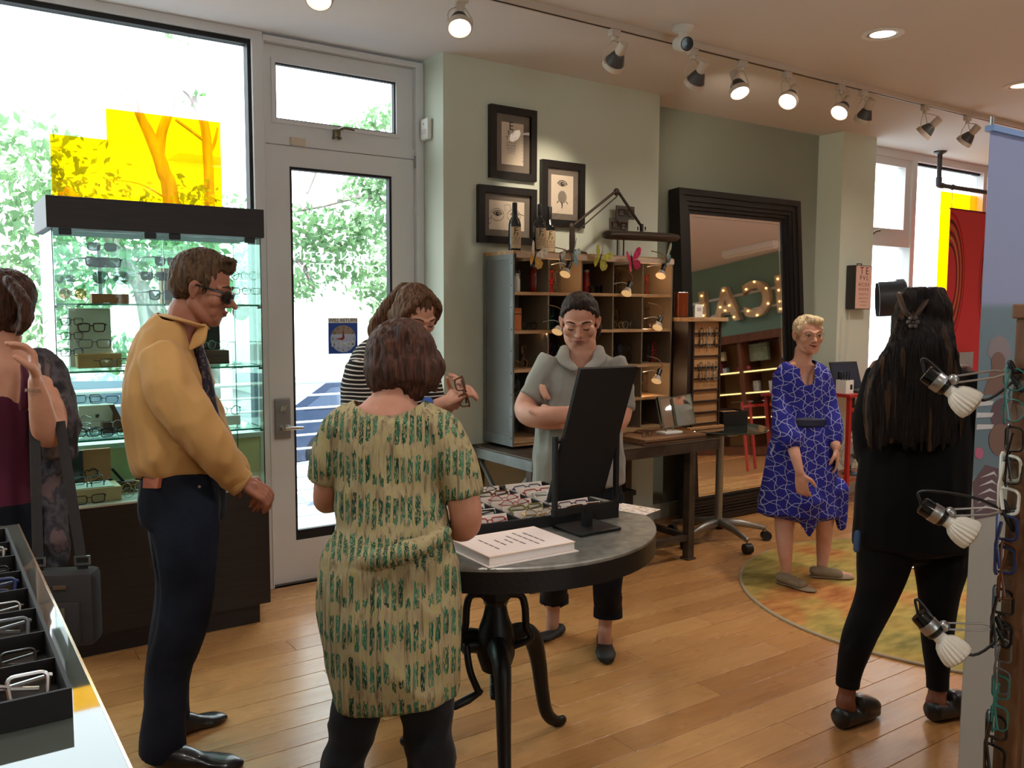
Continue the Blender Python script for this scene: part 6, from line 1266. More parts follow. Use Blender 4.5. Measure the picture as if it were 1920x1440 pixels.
class Head:
    def __init__(s, px, py, d, yaw, pitch, hs, roll=0.):
        """yaw 0 = looking at the camera, 90 = to the right of the photo, 180 = away"""
        y = math.radians(yaw); h = Vector(CF); h.z = 0; h.normalize(); r = Vector((h.y, -h.x, 0))
        f = (-h*math.cos(y)+r*math.sin(y)); p = math.radians(pitch); s.f = f*math.cos(p)-Vector(UP)*math.sin(p); s.u = Vector(UP)*math.cos(p)+f*math.sin(p)
        s.r = s.f.cross(s.u); ro = math.radians(roll); s.u, s.r = s.u*math.cos(ro)+s.r*math.sin(ro), s.r*math.cos(ro)-s.u*math.sin(ro)
        s.c = V(AD(px, py, d)); s.h = hs
        s.M = Matrix(((s.r.x, s.f.x, s.u.x), (s.r.y, s.f.y, s.u.y), (s.r.z, s.f.z, s.u.z)))
    def p(s, x, y, z): return s.c+s.M @ (Vector((x, y, z))*s.h)
    def ball(s, mb, c, r, seg=20, rings=14): mb.ball(s.p(*c), tuple(v*s.h for v in r), seg, rings, s.M.to_4x4()); return mb
    def tube(s, mb, pts, r, k=1., side=None, seg=12, rnd=1., n=4):
        rs = r if hasattr(r, '__len__') else [r]*len(pts); S = spline([list(s.p(*p))+[q*s.h] for p, q in zip(pts, rs)], n)
        mb.tube([q[:3] for q in S], [q[3] for q in S], seg, k=k, side=(s.M @ Vector(side)) if side else None, round_=rnd); return mb
    def skull(s, mb, jaw=1., cheek=1., nose=1.):
        s.ball(mb, (0, -.10, .26), (.66, .80, .72), 28, 20); s.ball(mb, (0, .20, -.22), (.54*jaw, .56, .66), 28, 20)
        s.ball(mb, (0, .56, -.80), (.22*jaw, .19, .17)); s.tube(mb, [(-.46*jaw, -.05, -.42), (-.36*jaw, .30, -.72), (0, .52, -.84), (.36*jaw, .30, -.72), (.46*jaw, -.05, -.42)], [.16, .16, .15, .16, .16])
        s.tube(mb, [(-.46, .55, .16), (-.24, .70, .20), (0, .73, .16), (.24, .70, .20), (.46, .55, .16)], [.07, .075, .065, .075, .07])
        for e in (-1, 1): s.ball(mb, (e*.36*cheek, .46, -.20), (.23, .24, .24)); s.ball(mb, (e*.285, .625, .02), (.15, .125, .12)); s.ball(mb, (e*.09*nose, .82, -.28), (.068, .08, .06))
        for e in (-1, 1): s.ball(mb, (e*.25, .50, -.50), (.20, .19, .22)); s.ball(mb, (e*.13, .58, -.70), (.2, .16, .16))
        s.tube(mb, [(0, .70, .12), (0, .80, -.04), (0, .93*.5+.49*nose, -.24)], [.07, .07, .088])
        s.ball(mb, (0, .66, -.52), (.27, .14, .17)); s.tube(mb, [(-.2, .72, -.475), (0, .835, -.465), (.2, .72, -.475)], [.025, .038, .025]); s.tube(mb, [(-.17, .70, -.56), (0, .80, -.57), (.17, .70, -.56)], [.025, .045, .025])
        for e in (-1, 1): s.tube(mb, [(e*.66, .0, .14), (e*.74, -.10, .12), (e*.75, -.13, -.05), (e*.68, -.03, -.27)], [.05, .07, .065, .06]); s.ball(mb, (e*.67, -.03, -.05), (.04, .12, .19))
    def face(s, root, look_down=False, brow=(60, 40, 30), lips=(150, 84, 78), eye=(60, 44, 34), skin=None, smile=.0):
        mw = mat('eye_white', (222, 214, 206), .25); mi = mat('iris_%d' % eye[0], eye, .15); ml = mat('lips_%d' % lips[0], lips, .45); mbw = mat('brow_%d' % brow[0], brow, .8)
        for e in (-1, 1):
            if look_down:
                m = MB(); s.tube(m, [(e*.18, .715, -.035), (e*.285, .745, -.055), (e*.40, .69, -.035)], [.012, .020, .012]); m.build('eyelash', mat('lash', (36, 26, 22), .7), root, True, True)
            else:
                m = MB(); s.ball(m, (e*.285, .65, .015), (.115, .10, .062)); ew = m.build('eye', mw, root, True, True)
                m = MB(); s.ball(m, (e*.285, .725, .015), (.05, .035, .052)); m.build('iris', mi, ew, True, True)
                m = MB(); s.tube(m, [(e*.16, .70, .03), (e*.285, .755, .075), (e*.42, .66, .03)], [.014, .022, .014]); m.build('eyelash', mat('lash', (36, 26, 22), .7), root, True, True)
            m = MB(); s.tube(m, [(e*.14, .78, .215), (e*.30, .76, .275), (e*.46, .62, .22)], [.026, .030, .016], k=.6); m.build('eyebrow', mbw, root, True, True)
        m = MB(); s.tube(m, [(-.185-smile, .748-smile, -.475+smile), (-.07, .828, -.455), (0, .838, -.466), (.07, .828, -.455), (.185+smile, .748-smile, -.475+smile)], [.014, .028, .028, .028, .014]); s.tube(m, [(-.17-smile, .735-smile, -.54+smile), (0, .822, -.552), (.17+smile, .735-smile, -.54+smile)], [.014, .038, .014]); m.build('lips', ml, root, True, True)['kind'] = 'stuff'
        m = MB(); s.tube(m, [(-.19-smile, .758-smile, -.510+smile), (0, .850, -.512), (.19+smile, .758-smile, -.510+smile)], [.007, .010+smile*.3, .007]); m.build('mouth_line', mat('mouth_dark', (74, 32, 30), .6), root, True, True)
def hand(mb, W, D, N, L=.18, curl=(.5, .6, .65, .7), thumb=1, spread=1., tcurl=.4):
    """palm and five fingers; D wrist to knuckles, N the way the palm faces, thumb on the side thumb*(D x N)"""
    W, D, N = V(W), V(D).normalized(), V(N); N = (N-D*N.dot(D)).normalized(); S = D.cross(N)*thumb; q = L/.18
    offs = (.030, .010, -.010, -.029)
    for o in offs: mb.tube([W+S*o*.55*q, W+D*.045*q+S*o*.85*q, W+D*.088*q+S*o*q], [.0125*q, .0125*q, .0105*q], 10, round_=1)
    mb.ball(W+D*.045*q, .02*q, 12, 8)
    for i, (o, ln) in enumerate(zip(offs, (.070, .078, .072, .057))):
        p = W+D*.088*q+S*o*q; d = (D+S*o*2.2*spread).normalized(); c = curl[i] if hasattr(curl, '__len__') else curl; path = [p]
        for j, (fr, cc) in enumerate(((.45, .7), (.32, 1.1), (.26, .8))):
            d = (d*math.cos(c*cc)+N*math.sin(c*cc)).normalized(); n2 = N-d*N.dot(d); N2 = n2.normalized() if n2.length > .01 else -D; p = p+d*ln*fr*q; path.append(p)
        mb.tube(path, [.0098*q, .0092*q, .0082*q, .0068*q], 10, round_=1)
    b = W+D*.022*q+S*.022*q; t1 = b+(D*.55+S*.75+N*.25).normalized()*.042*q; t2 = t1+(D*.85+S*.25+N*(.2+tcurl)).normalized()*.032*q; t3 = t2+(D*.9-S*.1+N*(.2+tcurl)).normalized()*.024*q
    mb.tube([b, t1, t2, t3], [.014*q, .0125*q, .0105*q, .008*q], 10, round_=1)
def wrinkle(me, amp, scale, stretch=(1, 1, 1), seed=0., zlo=-9, zhi=99, ridge=True):
    a = mesh_np(me); nn = np.empty(len(me.vertices)*3); me.vertices.foreach_get('normal', nn); nn = nn.reshape(-1, 3); out = a.copy()
    for i in range(len(a)):
        z = a[i, 2]
        if z < zlo or z > zhi: continue
        v = noise.noise(Vector((a[i, 0]*stretch[0]*scale+seed, a[i, 1]*stretch[1]*scale-seed, a[i, 2]*stretch[2]*scale+seed*.7)))
        out[i] += nn[i]*amp*((1-abs(v)*3) if ridge else v)
    mesh_set(me, out)
class Person:
    def __init__(s, label, base, group=None):
        s.root = thing('person', label, 'person', tuple(base), -YAW); s.inv = MW(s.root).inverted()
    def melt(s, mb, name, m, vox, smooth=4, wr=None, label=None, fac=.5, cut=None):
        me = voxel(mb, vox, smooth, fac)
        if cut:                                        # open necklines: (px, py, depth, rx px, ry px, rd m)
            a = mesh_np(me); kill = np.zeros(len(a), bool); edge_ = []
            for (x, y, d, rx, ry, rd) in cut:
                q = a-AD(x, y, d); e = np.sqrt((q@CR/PX(rx, d))**2+(q@CU/PX(ry, d))**2+(q@CF/rd)**2); kill |= e < 1
            bm = bmesh.new(); bm.from_mesh(me); bm.verts.ensure_lookup_table(); bmesh.ops.delete(bm, geom=[bm.verts[i] for i in np.nonzero(kill)[0]], context='VERTS')
            for _ in range(4):
                bv_ = [v for v in bm.verts if v.is_boundary]; nc = {v: sum((e.other_vert(v).co for e in v.link_edges if e.is_boundary), Vector())/max(1, sum(e.is_boundary for e in v.link_edges)) for v in bv_}
                for v in bv_: v.co = v.co.lerp(nc[v], .5)
            bm.to_mesh(me); bm.free()
        if wr: 
            for w in wr: wrinkle(me, *w)
        me.transform(s.inv); me.materials.clear(); return link(name, me, m, s.root, 'all', label)
    def part(s, mb, name, m, label=None, parent=None, smooth=True): return mb.build(name, m, parent or s.root, smooth, True, label)
def shoe(mb, heel, toe, w, h, sole=.012, hw=.8, dress=True):
    """low shoe from heel to toe on the floor; points are floor positions"""
    H, T = V(heel), V(toe); d = T-H; L = d.length; d.normalize(); s = Vector((d.y, -d.x, 0)); z = Vector(UP)
    prof = [(0.02, hw*.5, h), (.12, hw*.62, h*1.02), (.3, hw*.60, h*.9), (.5, .5*hw, h*.62), (.68, .52, h*.5), (.85, .47, h*.42), (.97, .28, h*.30)]
    S = spline([list(H+d*L*a+z*(hh*.5))+[w*b, hh*.5/(w*b)] for a, b, hh in prof], 4); mb.tube([q[:3] for q in S], [q[3] for q in S], 16, k=[q[4] for q in S], side=s, round_=.7)
# ---- man in the yellow shirt
SK1 = skin_mat('skin_warm', (172, 116, 92), (160, 102, 80))
b2 = FL(340, 1420)
P = Person('man in a yellow shirt and dark jeans standing in profile, hands clasped', (b2[0], b2[1], 0))
D = 2.96; hd = Head(379, 541, D, 97, 17, .120)
m = MB(); hd.skull(m, 1.02, .95, 1.12)
limb(m, [(352, 580, D, 34, 1.0), (346, 610, D, 36, 1.05), (336, 640, D, 38, 1.2)])
limb(m, [(325, 655, D, 40, 1.5), (325, 760, D, 50, 1.5), (340, 870, D, 50, 1.3), (342, 960, D, 46, 1.3)])
for d_, sh in ((2.80, 0), (3.12, 22)): limb(m, [(302+sh, 680, d_+(.05 if d_ < D else -.05), 20), (325+sh, 740, d_-.02, 26), (366+sh*.6, 800, d_, 24), (415, 860, D+(d_-D)*.7, 20), (452, 903, D+(d_-D)*.45, 16)])
limb(m, [(340, 950, 2.88, 34), (345, 1110, 2.88, 24), (328, 1220, 2.89, 20), (308, 1420, 2.95, 18)]); limb(m, [(345, 950, 3.06, 34), (336, 1180, 3.10, 22), (318, 1360, 3.14, 18)])
W1 = V(AD(452, 903, 2.885)); W2 = V(AD(452, 900, 3.03)); Fh = Vector(CF); Fh.z = 0; Fh.normalize(); Rh = Vector((Fh.y, -Fh.x, 0))
hand(m, W1, Rh*.78-Vector(UP)*.50+Fh*.25, -Vector(UP)*.6-Rh*.5+Fh*.35, .18, (.8, .85, .9, .95), 1); hand(m, W2, Rh*.80-Vector(UP)*.30-Fh*.55, -Vector(UP)*.8-Fh*.45, .18, (.8, .85, .9, .95), -1)
P.melt(m, 'body', SK1, .0046, 3)
# hair
m = MB(); hd.ball(m, (0, -.20, .34), (.71, .80, .72), 28, 18); hd.ball(m, (0, -.40, .02), (.66, .55, .55)); hd.ball(m, (0, .18, .78), (.50, .52, .30)); hd.ball(m, (0, .46, .80), (.40, .26, .24)); hd.ball(m, (0, -.1, .86), (.5, .5, .28))
for e in (-1, 1): hd.tube(m, [(e*.63, .22, .30), (e*.64, .20, -.08)], [.09, .05])
for i in range(16): x = -.4+.8*i/15; hd.tube(m, [(x, .35+.1*math.sin(i*2.1), .90), (x*1.06, .52+.06*math.sin(i*3), .99+.04*math.sin(i*1.7)), (x*1.08, .66, .95+.05*math.cos(i))], [.09, .06, .02])
P.melt(m, 'hair', hair_mat('brown_grey_hair', (58, 42, 30), (112, 82, 56)), .006, 3, [(.004, 60, (1, 1, .3), 2.)])
hd.face(P.root, False, (70, 50, 36), (140, 80, 72))
# dark glasses on his face
mb = MB()
for e in (-1, 1):
    hd.tube(mb, [(e*.10, .86, .08), (e*.30, .86, .12), (e*.52, .74, .10), (e*.55, .72, -.05), (e*.40, .80, -.17), (e*.18, .86, -.14), (e*.10, .86, .08)], .028, seg=8, rnd=False)
    hd.tube(mb, [(e*.54, .72, .08), (e*.68, .4, .08), (e*.73, -.05, .08), (e*.72, -.22, -.04)], .030, k=.6, seg=8)
hd.tube(mb, [(-.10, .87, .04), (0, .90, .07), (.10, .87, .04)], .022, seg=8); gf = P.part(mb, 'eyeglasses', fmat('black'), 'dark glasses on his face'); gf['kind'] = 'stuff'
for e in (-1, 1):
    mb = MB().add([hd.p(*q) for q in ((e*.11, .85, .07), (e*.30, .86, .11), (e*.51, .74, .09), (e*.54, .72, -.05), (e*.40, .80, -.16), (e*.18, .86, -.13))], [(0, 1, 2, 3, 4, 5)]); P.part(mb, 'lens', mat('sunglass_lens', (26, 22, 22), .1), None, gf, False)
# shirt
M_ysh = cloth_mat('yellow_shirt_cloth', (210, 160, 98), .85, .35, .15, 7)
m = MB(); limb(m, [(338, 606, D, 39, 1.2), (326, 632, D, 49, 1.6), (317, 665, D, 60, 1.75), (318, 720, D, 69, 1.72), (324, 800, D, 76, 1.6), (336, 848, D, 80, 1.5), (344, 876, D, 72, 1.45), (345, 890, D, 64, 1.4)], rnd=.25)
limb(m, [(300, 664, 2.80, 40), (320, 725, 2.76, 45), (362, 792, 2.78, 45), (406, 850, 2.82, 36), (436, 893, 2.86, 26), (452, 905, 2.872, 23)], rnd=.2); limb(m, [(338, 668, 3.12, 38), (352, 730, 3.16, 42), (386, 800, 3.14, 40), (418, 855, 3.10, 32), (446, 892, 3.05, 24)], rnd=.2)
P.melt(m, 'shirt', M_ysh, .0075, 5, [(.007, 7, (1, 1, .45), 3.), (.004, 15, (1, 1, .6), 9.)], 'yellow button shirt with long sleeves', cut=[(352, 588, D, 47, 26, .13)])
m = MB(); limb(m, [(424, 878, 2.862, 25), (450, 904, 2.877, 27), (456, 909, 2.88, 26)], rnd=.15); P.part(m, 'cuff', M_ysh)
m = MB(); ring = []
for t in np.linspace(0, 2*PI, 30, False):
    c, s_ = math.cos(t), math.sin(t); ring.append(list(AD(343+41*c, 604+12*c+3*s_, D+.085*s_)))
m.tube(ring, .007, 8, True, k=2.6, side=UP); P.part(m, 'collar', M_ysh)
for dd in (-.05, .05): m = MB(); limb(m, [(380, 616, D+dd, 10, .4), (372, 636, D+dd*1.3, 13, .4), (358, 652, D+dd*1.5, 5, .4)]); P.part(m, 'collar_point', M_ysh)
nb_ = NT('dark_patterned_tie', .6); v = nb_.coord('Object', (60, 60, 60)); nb_.color(nb_.ramp(nb_.noise(v, 1.2, 2), [(.4, (30, 24, 40)), (.55, (90, 80, 70)), (.65, (130, 20, 34))], 'CONSTANT'))
m = MB(); limb(m, [(370, 648, D, 9, 1.2), (382, 690, D, 10, 1.6), (392, 745, D, 11, 2.0), (400, 800, D, 12, 2.2), (405, 850, D, 9, 2.)]); P.part(m, 'tie', nb_.m, 'dark tie with red tip')
# jeans
M_jn = mat('dark_denim', (30, 35, 48), .85, noise_=(5, (17, 20, 28)), bump=(160, .2), spec=.2)
m = MB(); limb(m, [(345, 880, D, 68, 1.38), (343, 930, D, 73, 1.35), (344, 975, D, 72, 1.3)], rnd=.3)
limb(m, [(346, 900, 2.93, 62), (347, 960, 2.89, 64), (352, 1040, 2.87, 54), (352, 1110, 2.87, 47), (340, 1180, 2.87, 44), (318, 1250, 2.90, 39), (308, 1330, 2.92, 38), (306, 1412, 2.94, 42)], rnd=.1); limb(m, [(344, 900, 2.99, 60), (341, 960, 3.04, 60), (342, 1080, 3.08, 50), (332, 1180, 3.10, 46), (312, 1270, 3.12, 40), (318, 1370, 3.14, 36)], rnd=.1)
P.melt(m, 'jeans', M_jn, .0075, 4, [(.005, 9, (1, 1, .5), 5.)], 'dark blue denim jeans')
m = MB(); q = [AD(286, 893, 2.86), AD(316, 893, 2.815), AD(312, 913, 2.81), AD(285, 912, 2.86)]; nrm = -CF*.045-CR*.012
m.add([V(p)+Vector(nrm) for p in q]+[V(p) for p in q], [(0, 1, 2, 3), (7, 6, 5, 4), (0, 4, 5, 1), (1, 5, 6, 2), (2, 6, 7, 3), (3, 7, 4, 0)]); P.part(m, 'leather_patch', mat('patch_leather', (166, 86, 56), .6), 'brown leather patch on the waistband', None, False)
for x, y in ((374, 913), (368, 938)): m = MB().ball(AD(x, y, 2.83), .006, 8, 6); P.part(m, 'rivet', M_steel)
M_shoe = mat('black_shoe_leather', (20, 18, 18), .3, coat=.3)
for hx, hy, tx_, ty__ in ((296, 1441, 452, 1437), (322, 1384, 420, 1348)): m = MB(); shoe(m, FL(hx, hy), FL(tx_, ty__), .095, .085); P.melt(m, 'shoe', M_shoe, .006, 2)
# ---- woman in the patterned green dress, seen from behind
SK2 = skin_mat('skin_fair', (196, 140, 116), (184, 126, 102)); SK3 = skin_mat('skin_light', (206, 152, 128), (194, 138, 114)); SK4 = skin_mat('skin_brown', (132, 84, 62), (118, 72, 54))
M_bpant = cloth_mat('black_trousers', (22, 21, 23), .9, .2)
D = 2.33; b3 = FL(735, 1655)
P = Person('woman with a brown bob in a green patterned dress, seen from behind', (b3[0], b3[1], 0)); hd = Head(757, 676, D+.03, 168, 20, .104)
m = MB(); hd.skull(m)
limb(m, [(752, 700, D, 36), (745, 738, D, 36), (738, 764, D, 56, .75), (734, 792, D, 78, .62), (734, 840, D, 82, .6), (736, 960, D, 80, .6), (735, 1080, D, 84, .6)]); limb(m, [(662, 792, D, 28), (735, 782, D-.01, 34), (808, 796, D, 28)], side=UP)
limb(m, [(640, 800, D, 26), (622, 870, D+.02, 27), (612, 930, D+.03, 25), (618, 940, D+.10, 22), (655, 935, D+.26, 17)]); limb(m, [(828, 808, D, 30), (856, 890, D, 33), (873, 960, D+.01, 31), (864, 988, D+.07, 28), (815, 965, D+.25, 18)])
limb(m, [(680, 1080, D, 40), (655, 1400, D, 24), (642, 1630, D, 16)]); limb(m, [(795, 1080, D, 42), (808, 1400, D, 26), (812, 1630, D, 16)])
hand(m, AD(655, 935, D+.26), Fh*.6+Rh*.7, Vector(UP)*-.6-Rh*.2+Fh*.3, .17, .4, 1); hand(m, AD(815, 965, D+.25), Fh*.6-Rh*.7, Vector(UP)*-.6+Rh*.2, .17, .4, -1)
P.melt(m, 'body', SK2, .005, 4)
m = MB(); m.ball(AD(752, 668, D+.03), (PX(68, D), .10, PX(71, D)), 28, 20, Matrix.Rotation(-YAW, 4, 'Z')); hd.ball(m, (0, -.1, .28), (.74, .90, .80), 28, 18)
limb(m, [(752, 640, D+.02, 62, .9), (754, 690, D+.01, 69, .82), (757, 720, D+.0, 64, .75), (758, 738, D-.005, 44, .6)], rnd=.4)
for i in range(26):
    t = i/25; x = 690+132*t; limb(m, [(752+(x-752)*.3, 615, D-.06+.10*abs(t-.5), 8), (x+ (4 if t < .5 else 3), 680, D-.055+.16*abs(t-.5), 10), (x+(6 if t < .5 else -8)*1.0, 728+10*math.sin(i*2.3)-8*abs(t-.5), D-.05+.16*abs(t-.5), 5)])
P.melt(m, 'hair', hair_mat('dark_brown_hair', (44, 26, 20), (92, 56, 40)), .0062, 3, [(.004, 55, (1, 1, .25), 4.)])
def ikat():
    n = NT('ikat_cotton', .85, .2); v = n.coord('Object'); s = n.sep(v); wob = n.noise(n.coord('Object', (20, 20, 5)), 1., 3); x = n.math('MULTIPLY_ADD', wob, .014, s[0]); z = n.math('MULTIPLY_ADD', n.noise(n.coord('Object', (120, 30, 3)), 1., 2), .05, s[2])
    cell = n.math('FLOOR', n.math('MULTIPLY', x, 54)); rnd_ = n.noise(n.comb(n.math('MULTIPLY', cell, 3.7), 0.0, 0.0), 1., 0)
    stripe = n.math('FRACT', n.math('MULTIPLY', x, 54)); bar = n.math('LESS_THAN', n.math('ABSOLUTE', n.math('SUBTRACT', stripe, .5)), .33)
    pair = n.math('GREATER_THAN', n.noise(n.comb(cell, n.math('FLOOR', n.math('MULTIPLY', z, 9.6)), 0.0), 3.3, 0), .36)
    row = n.math('FRACT', n.math('MULTIPLY', n.math('MULTIPLY_ADD', rnd_, .07, z), 9.6)); inrow = n.math('LESS_THAN', n.math('ABSOLUTE', n.math('SUBTRACT', row, .5)), .33)
    rag = n.noise(n.coord('Object', (420, 420, 60)), 1., 2); mask = n.math('MULTIPLY', n.math('MULTIPLY', bar, inrow), n.math('MULTIPLY', pair, n.math('GREATER_THAN', rag, .44)))
    ground = n.ramp(n.noise(n.coord('Object', (110, 110, 6)), 1., 3), [(.3, (106, 92, 70)), (.44, (152, 134, 100)), (.55, (166, 150, 116)), (.60, (154, 144, 80)), (.64, (168, 152, 120)), (.8, (128, 112, 98))])
    green = n.ramp(n.noise(n.coord('Object', (60, 60, 8)), 1., 3), [(.35, (26, 50, 36)), (.5, (40, 88, 64)), (.65, (74, 120, 92))]); n.color(n.mix(mask, ground, green)); n.bump(n.noise(v, 9, 3), .3, .02); return n.m
m = MB(); limb(m, [(732, 790, D, 100, .56), (728, 840, D, 102, .62), (725, 915, D, 96, .66), (735, 990, D, 104, .66), (731, 1048, D, 124, .66), (730, 1132, D, 132, .68), (734, 1215, D, 127, .68), (738, 1262, D, 121, .68), (743, 1312, D, 112, .66)], rnd=.12)
limb(m, [(648, 796, D, 32), (735, 778, D-.01, 40), (826, 808, D, 34)], side=UP)
limb(m, [(645, 800, D, 36), (624, 850, D+.01, 37), (607, 902, D+.02, 31)], rnd=.1); limb(m, [(824, 812, D, 38), (850, 868, D, 39), (868, 930, D, 37)], rnd=.1)
limb(m, [(640, 1052, D-.07, 9), (720, 1048, D-.125, 14), (790, 1022, D-.12, 14), (838, 995, D-.05, 9)], side=UP)
P.melt(m, 'dress', ikat(), .0068, 4, [(.009, 5, (1, 1, .35), 1.), (.004, 13, (1, 1, .5), 6.)], 'green and tan patterned short-sleeved dress', cut=[(730, 738, D, 68, 42, .16)])
m = MB(); limb(m, [(735, 1180, D, 108, .6), (735, 1260, D, 112, .6)], rnd=.2); limb(m, [(684, 1230, D, 52), (671, 1320, D, 46), (643, 1440, D, 40), (636, 1560, D, 36), (636, 1640, D, 34)], rnd=.1); limb(m, [(790, 1230, D, 54), (801, 1330, D, 49), (809, 1440, D, 44), (812, 1560, D, 38), (814, 1640, D, 36)], rnd=.1)
P.melt(m, 'trousers', M_bpant, .0085, 4, [(.006, 8, (1, 1, 1.6), 2.)])
for x in (638, 815): m = MB(); q = AD(x, 1600, D); h0 = np.array([q[0], q[1], 0]); shoe(m, h0-np.array(Fh)*.08, h0+np.array(Fh)*.17, .095, .08); P.melt(m, 'shoe', M_shoe, .007, 2)

# ---- woman in the striped top
D = 3.52; b4 = FL(730, 1300); P = Person('woman in a black and white striped top bending over frames behind the table', (AD(728, 1290, D)[0], AD(728, 1290, D)[1], 0)); hd = Head(779, 590, D, 38, 32, .112)
m = MB(); hd.skull(m, .98)
limb(m, [(768, 625, D+.02, 24), (752, 660, D+.04, 28), (735, 690, D+.04, 50, .6), (722, 760, D, 52, .7), (718, 860, D, 50, .7)])
limb(m, [(690, 690, D-.08, 20), (712, 790, D-.14, 18), (735, 800, D-.16, 17), (795, 772, D-.20, 15), (836, 752, D-.22, 11)]); limb(m, [(795, 680, D+.06, 20), (812, 765, D, 18), (826, 770, D-.05, 16), (848, 756, D-.14, 12)])
limb(m, [(700, 860, D, 34), (705, 1080, D, 22), (712, 1270, D, 14)]); limb(m, [(750, 860, D, 34), (750, 1080, D, 22), (752, 1270, D, 14)])
hand(m, AD(836, 754, D-.22), Rh*.75+Vector(UP)*.45+Fh*.1, Fh*.5+Rh*.3-Vector(UP)*.6, .17, (1.0, 1.05, 1.1, 1.1), 1, 1., .9); hand(m, AD(852, 760, D-.14), Rh*.35+Vector(UP)*.85-Fh*.2, -Rh*.8-Fh*.5, .17, (1.0, 1.05, 1.1, 1.1), -1)
P.melt(m, 'body', SK3, .0046, 3); hd.face(P.root, True, (70, 46, 34), (160, 92, 84))
m = MB(); hd.ball(m, (0, -.18, .34), (.73, .82, .74), 28, 18); hd.ball(m, (0, -.42, -.05), (.68, .56, .62))
for e in (-1, 1):
    for i in range(9):
        t = i/8; hd.tube(m, [(e*.05, .30-.5*t, 1.02-.06*t), (e*.50, .46-.6*t, .72), (e*.74, .30-.62*t, .15), (e*.76, .12-.55*t, -.35), (e*(.62+.1*math.sin(i*2)), .02-.5*t, -.72-.15*math.sin(i*1.7))], [.10, .11, .10, .09, .03])
for i in range(14): t = i/13; limb(m, [(765-10*t, 540, D+.06, 10), (735-16*t, 575+10*t, D+.07, 12), (718-12*t+10*math.sin(i), 615+8*t, D+.08, 9), (706+18*t+8*math.sin(i*2), 636+14*math.sin(i*1.3), D+.08, 4)])
P.melt(m, 'hair', hair_mat('chestnut_hair', (58, 34, 24), (128, 88, 58)), .006, 3, [(.004, 55, (1, 1, .25), 6.)])
n = NT('striped_jersey', .9, .2); v = n.coord('Object'); s = n.sep(v); st_ = n.math('FRACT', n.math('MULTIPLY', n.math('MULTIPLY_ADD', n.noise(n.coord('Object', (3, 3, 3)), 1., 2), .05, s[2]), 62)); n.color(n.ramp(st_, [(0, (30, 26, 26)), (.66, (30, 26, 26)), (.70, (206, 196, 184)), (1, (206, 196, 184))], 'CONSTANT'))
m = MB(); limb(m, [(745, 648, D+.05, 34, .8), (735, 668, D+.04, 66, .6), (724, 710, D+.02, 80, .62), (718, 770, D, 79, .68), (716, 850, D, 80, .7), (716, 900, D, 82, .7)], rnd=.25)
limb(m, [(682, 690, D-.06, 34), (672, 740, D-.10, 34), (700, 795, D-.14, 30), (745, 795, D-.17, 24)], rnd=.2); limb(m, [(790, 690, D+.05, 30), (808, 725, D+.03, 22), (813, 755, D, 21)], rnd=.2)
P.melt(m, 'striped_top', n.m, .0075, 4, [(.005, 9, (1, 1, .6), 4.)], 'black top with thin white stripes', cut=[(766, 622, D-.02, 30, 36, .12)])
m = MB(); limb(m, [(716, 885, D, 78, .7), (718, 950, D, 80, .7)], rnd=.2); limb(m, [(688, 940, D, 42), (700, 1100, D, 32), (708, 1265, D, 26)], rnd=.1); limb(m, [(748, 940, D, 42), (752, 1100, D, 32), (752, 1265, D, 26)], rnd=.1); P.melt(m, 'trousers', M_jn, .009, 3)
for x in (705, 750): m = MB(); q = AD(x, 1270, D); h0 = np.array([q[0], q[1], 0]); shoe(m, h0-np.array(Rh*.3-Fh)*.07, h0+np.array(Rh*.5-Fh)*.16, .09, .07); P.melt(m, 'shoe', M_shoe, .007, 2)
wt = MB(); wc_ = V(AD(803, 766, D-.205)); wa = (V(AD(836, 752, D-.22))-V(AD(795, 772, D-.20))).normalized(); wt.lathe([(.034, -.011), (.036, -.011), (.036, .011), (.034, .011)], wc_, wa, 24, False); w1_ = P.part(wt, 'watch', mat('watch_strap', (40, 44, 70), .5), 'wrist watch with a blue dial'); P.part(MB().lathe([(.001, .042), (.019, .042), (.021, .036), (.021, .030)], wc_, -Vector(CF)*.6+Vector(UP)*.8, 24, False), 'watch_dial', mat('watch_blue', (60, 90, 160), .2), None, w1_)
glasses(tuple(AD(856, 738, D-.24)), (.2, PI/2-.25, -.7), 'thick', 'tortoise', 'clear', 'tortoise frame held up by the woman in the striped top', 'frames in hand', True, .9)

# ---- woman in the grey polo shirt with crossed arms
D = 3.90; b5 = (FL(1136, 1240)+FL(1025, 1200))/2; P = Person('woman in a grey polo shirt with arms crossed, looking down at the table', (b5[0], b5[1], 0)); hd = Head(1087, 602, D, -8, 22, .118)
m = MB(); hd.skull(m, 1.08, 1.05)
limb(m, [(1090, 640, D+.02, 27), (1092, 662, D+.03, 28), (1092, 692, D+.02, 42, .6), (1090, 760, D, 50, .7), (1088, 880, D, 60, .7), (1088, 930, D, 56, .7)])
limb(m, [(1036, 694, D, 17), (1000, 735, D-.02, 21), (986, 768, D-.05, 22), (1005, 782, D-.14, 21), (1050, 778, D-.22, 17), (1090, 772, D-.22, 13)]); limb(m, [(1148, 696, D, 17), (1164, 745, D-.02, 21), (1158, 788, D-.08, 21), (1120, 800, D-.17, 18), (1060, 794, D-.20, 13)])
hand(m, AD(1090, 772, D-.22), Rh*.9+Vector(UP)*.2, Fh, .17, .3, 1); hand(m, AD(1052, 794, D-.20), -Rh*.95+Vector(UP)*.08+Fh*.1, Fh*.8+Vector(UP)*.3, .17, .35, -1)
limb(m, [(1022, 745, D-.11, 4), (1016, 733, D-.10, 4.2), (1014, 722, D-.09, 3.4)]); limb(m, [(1029, 747, D-.12, 4), (1023, 735, D-.11, 4.2), (1020, 724, D-.10, 3.4)])
dl_, dr_ = DEP(FL(1038, 1190)), DEP(FL(1136, 1215))
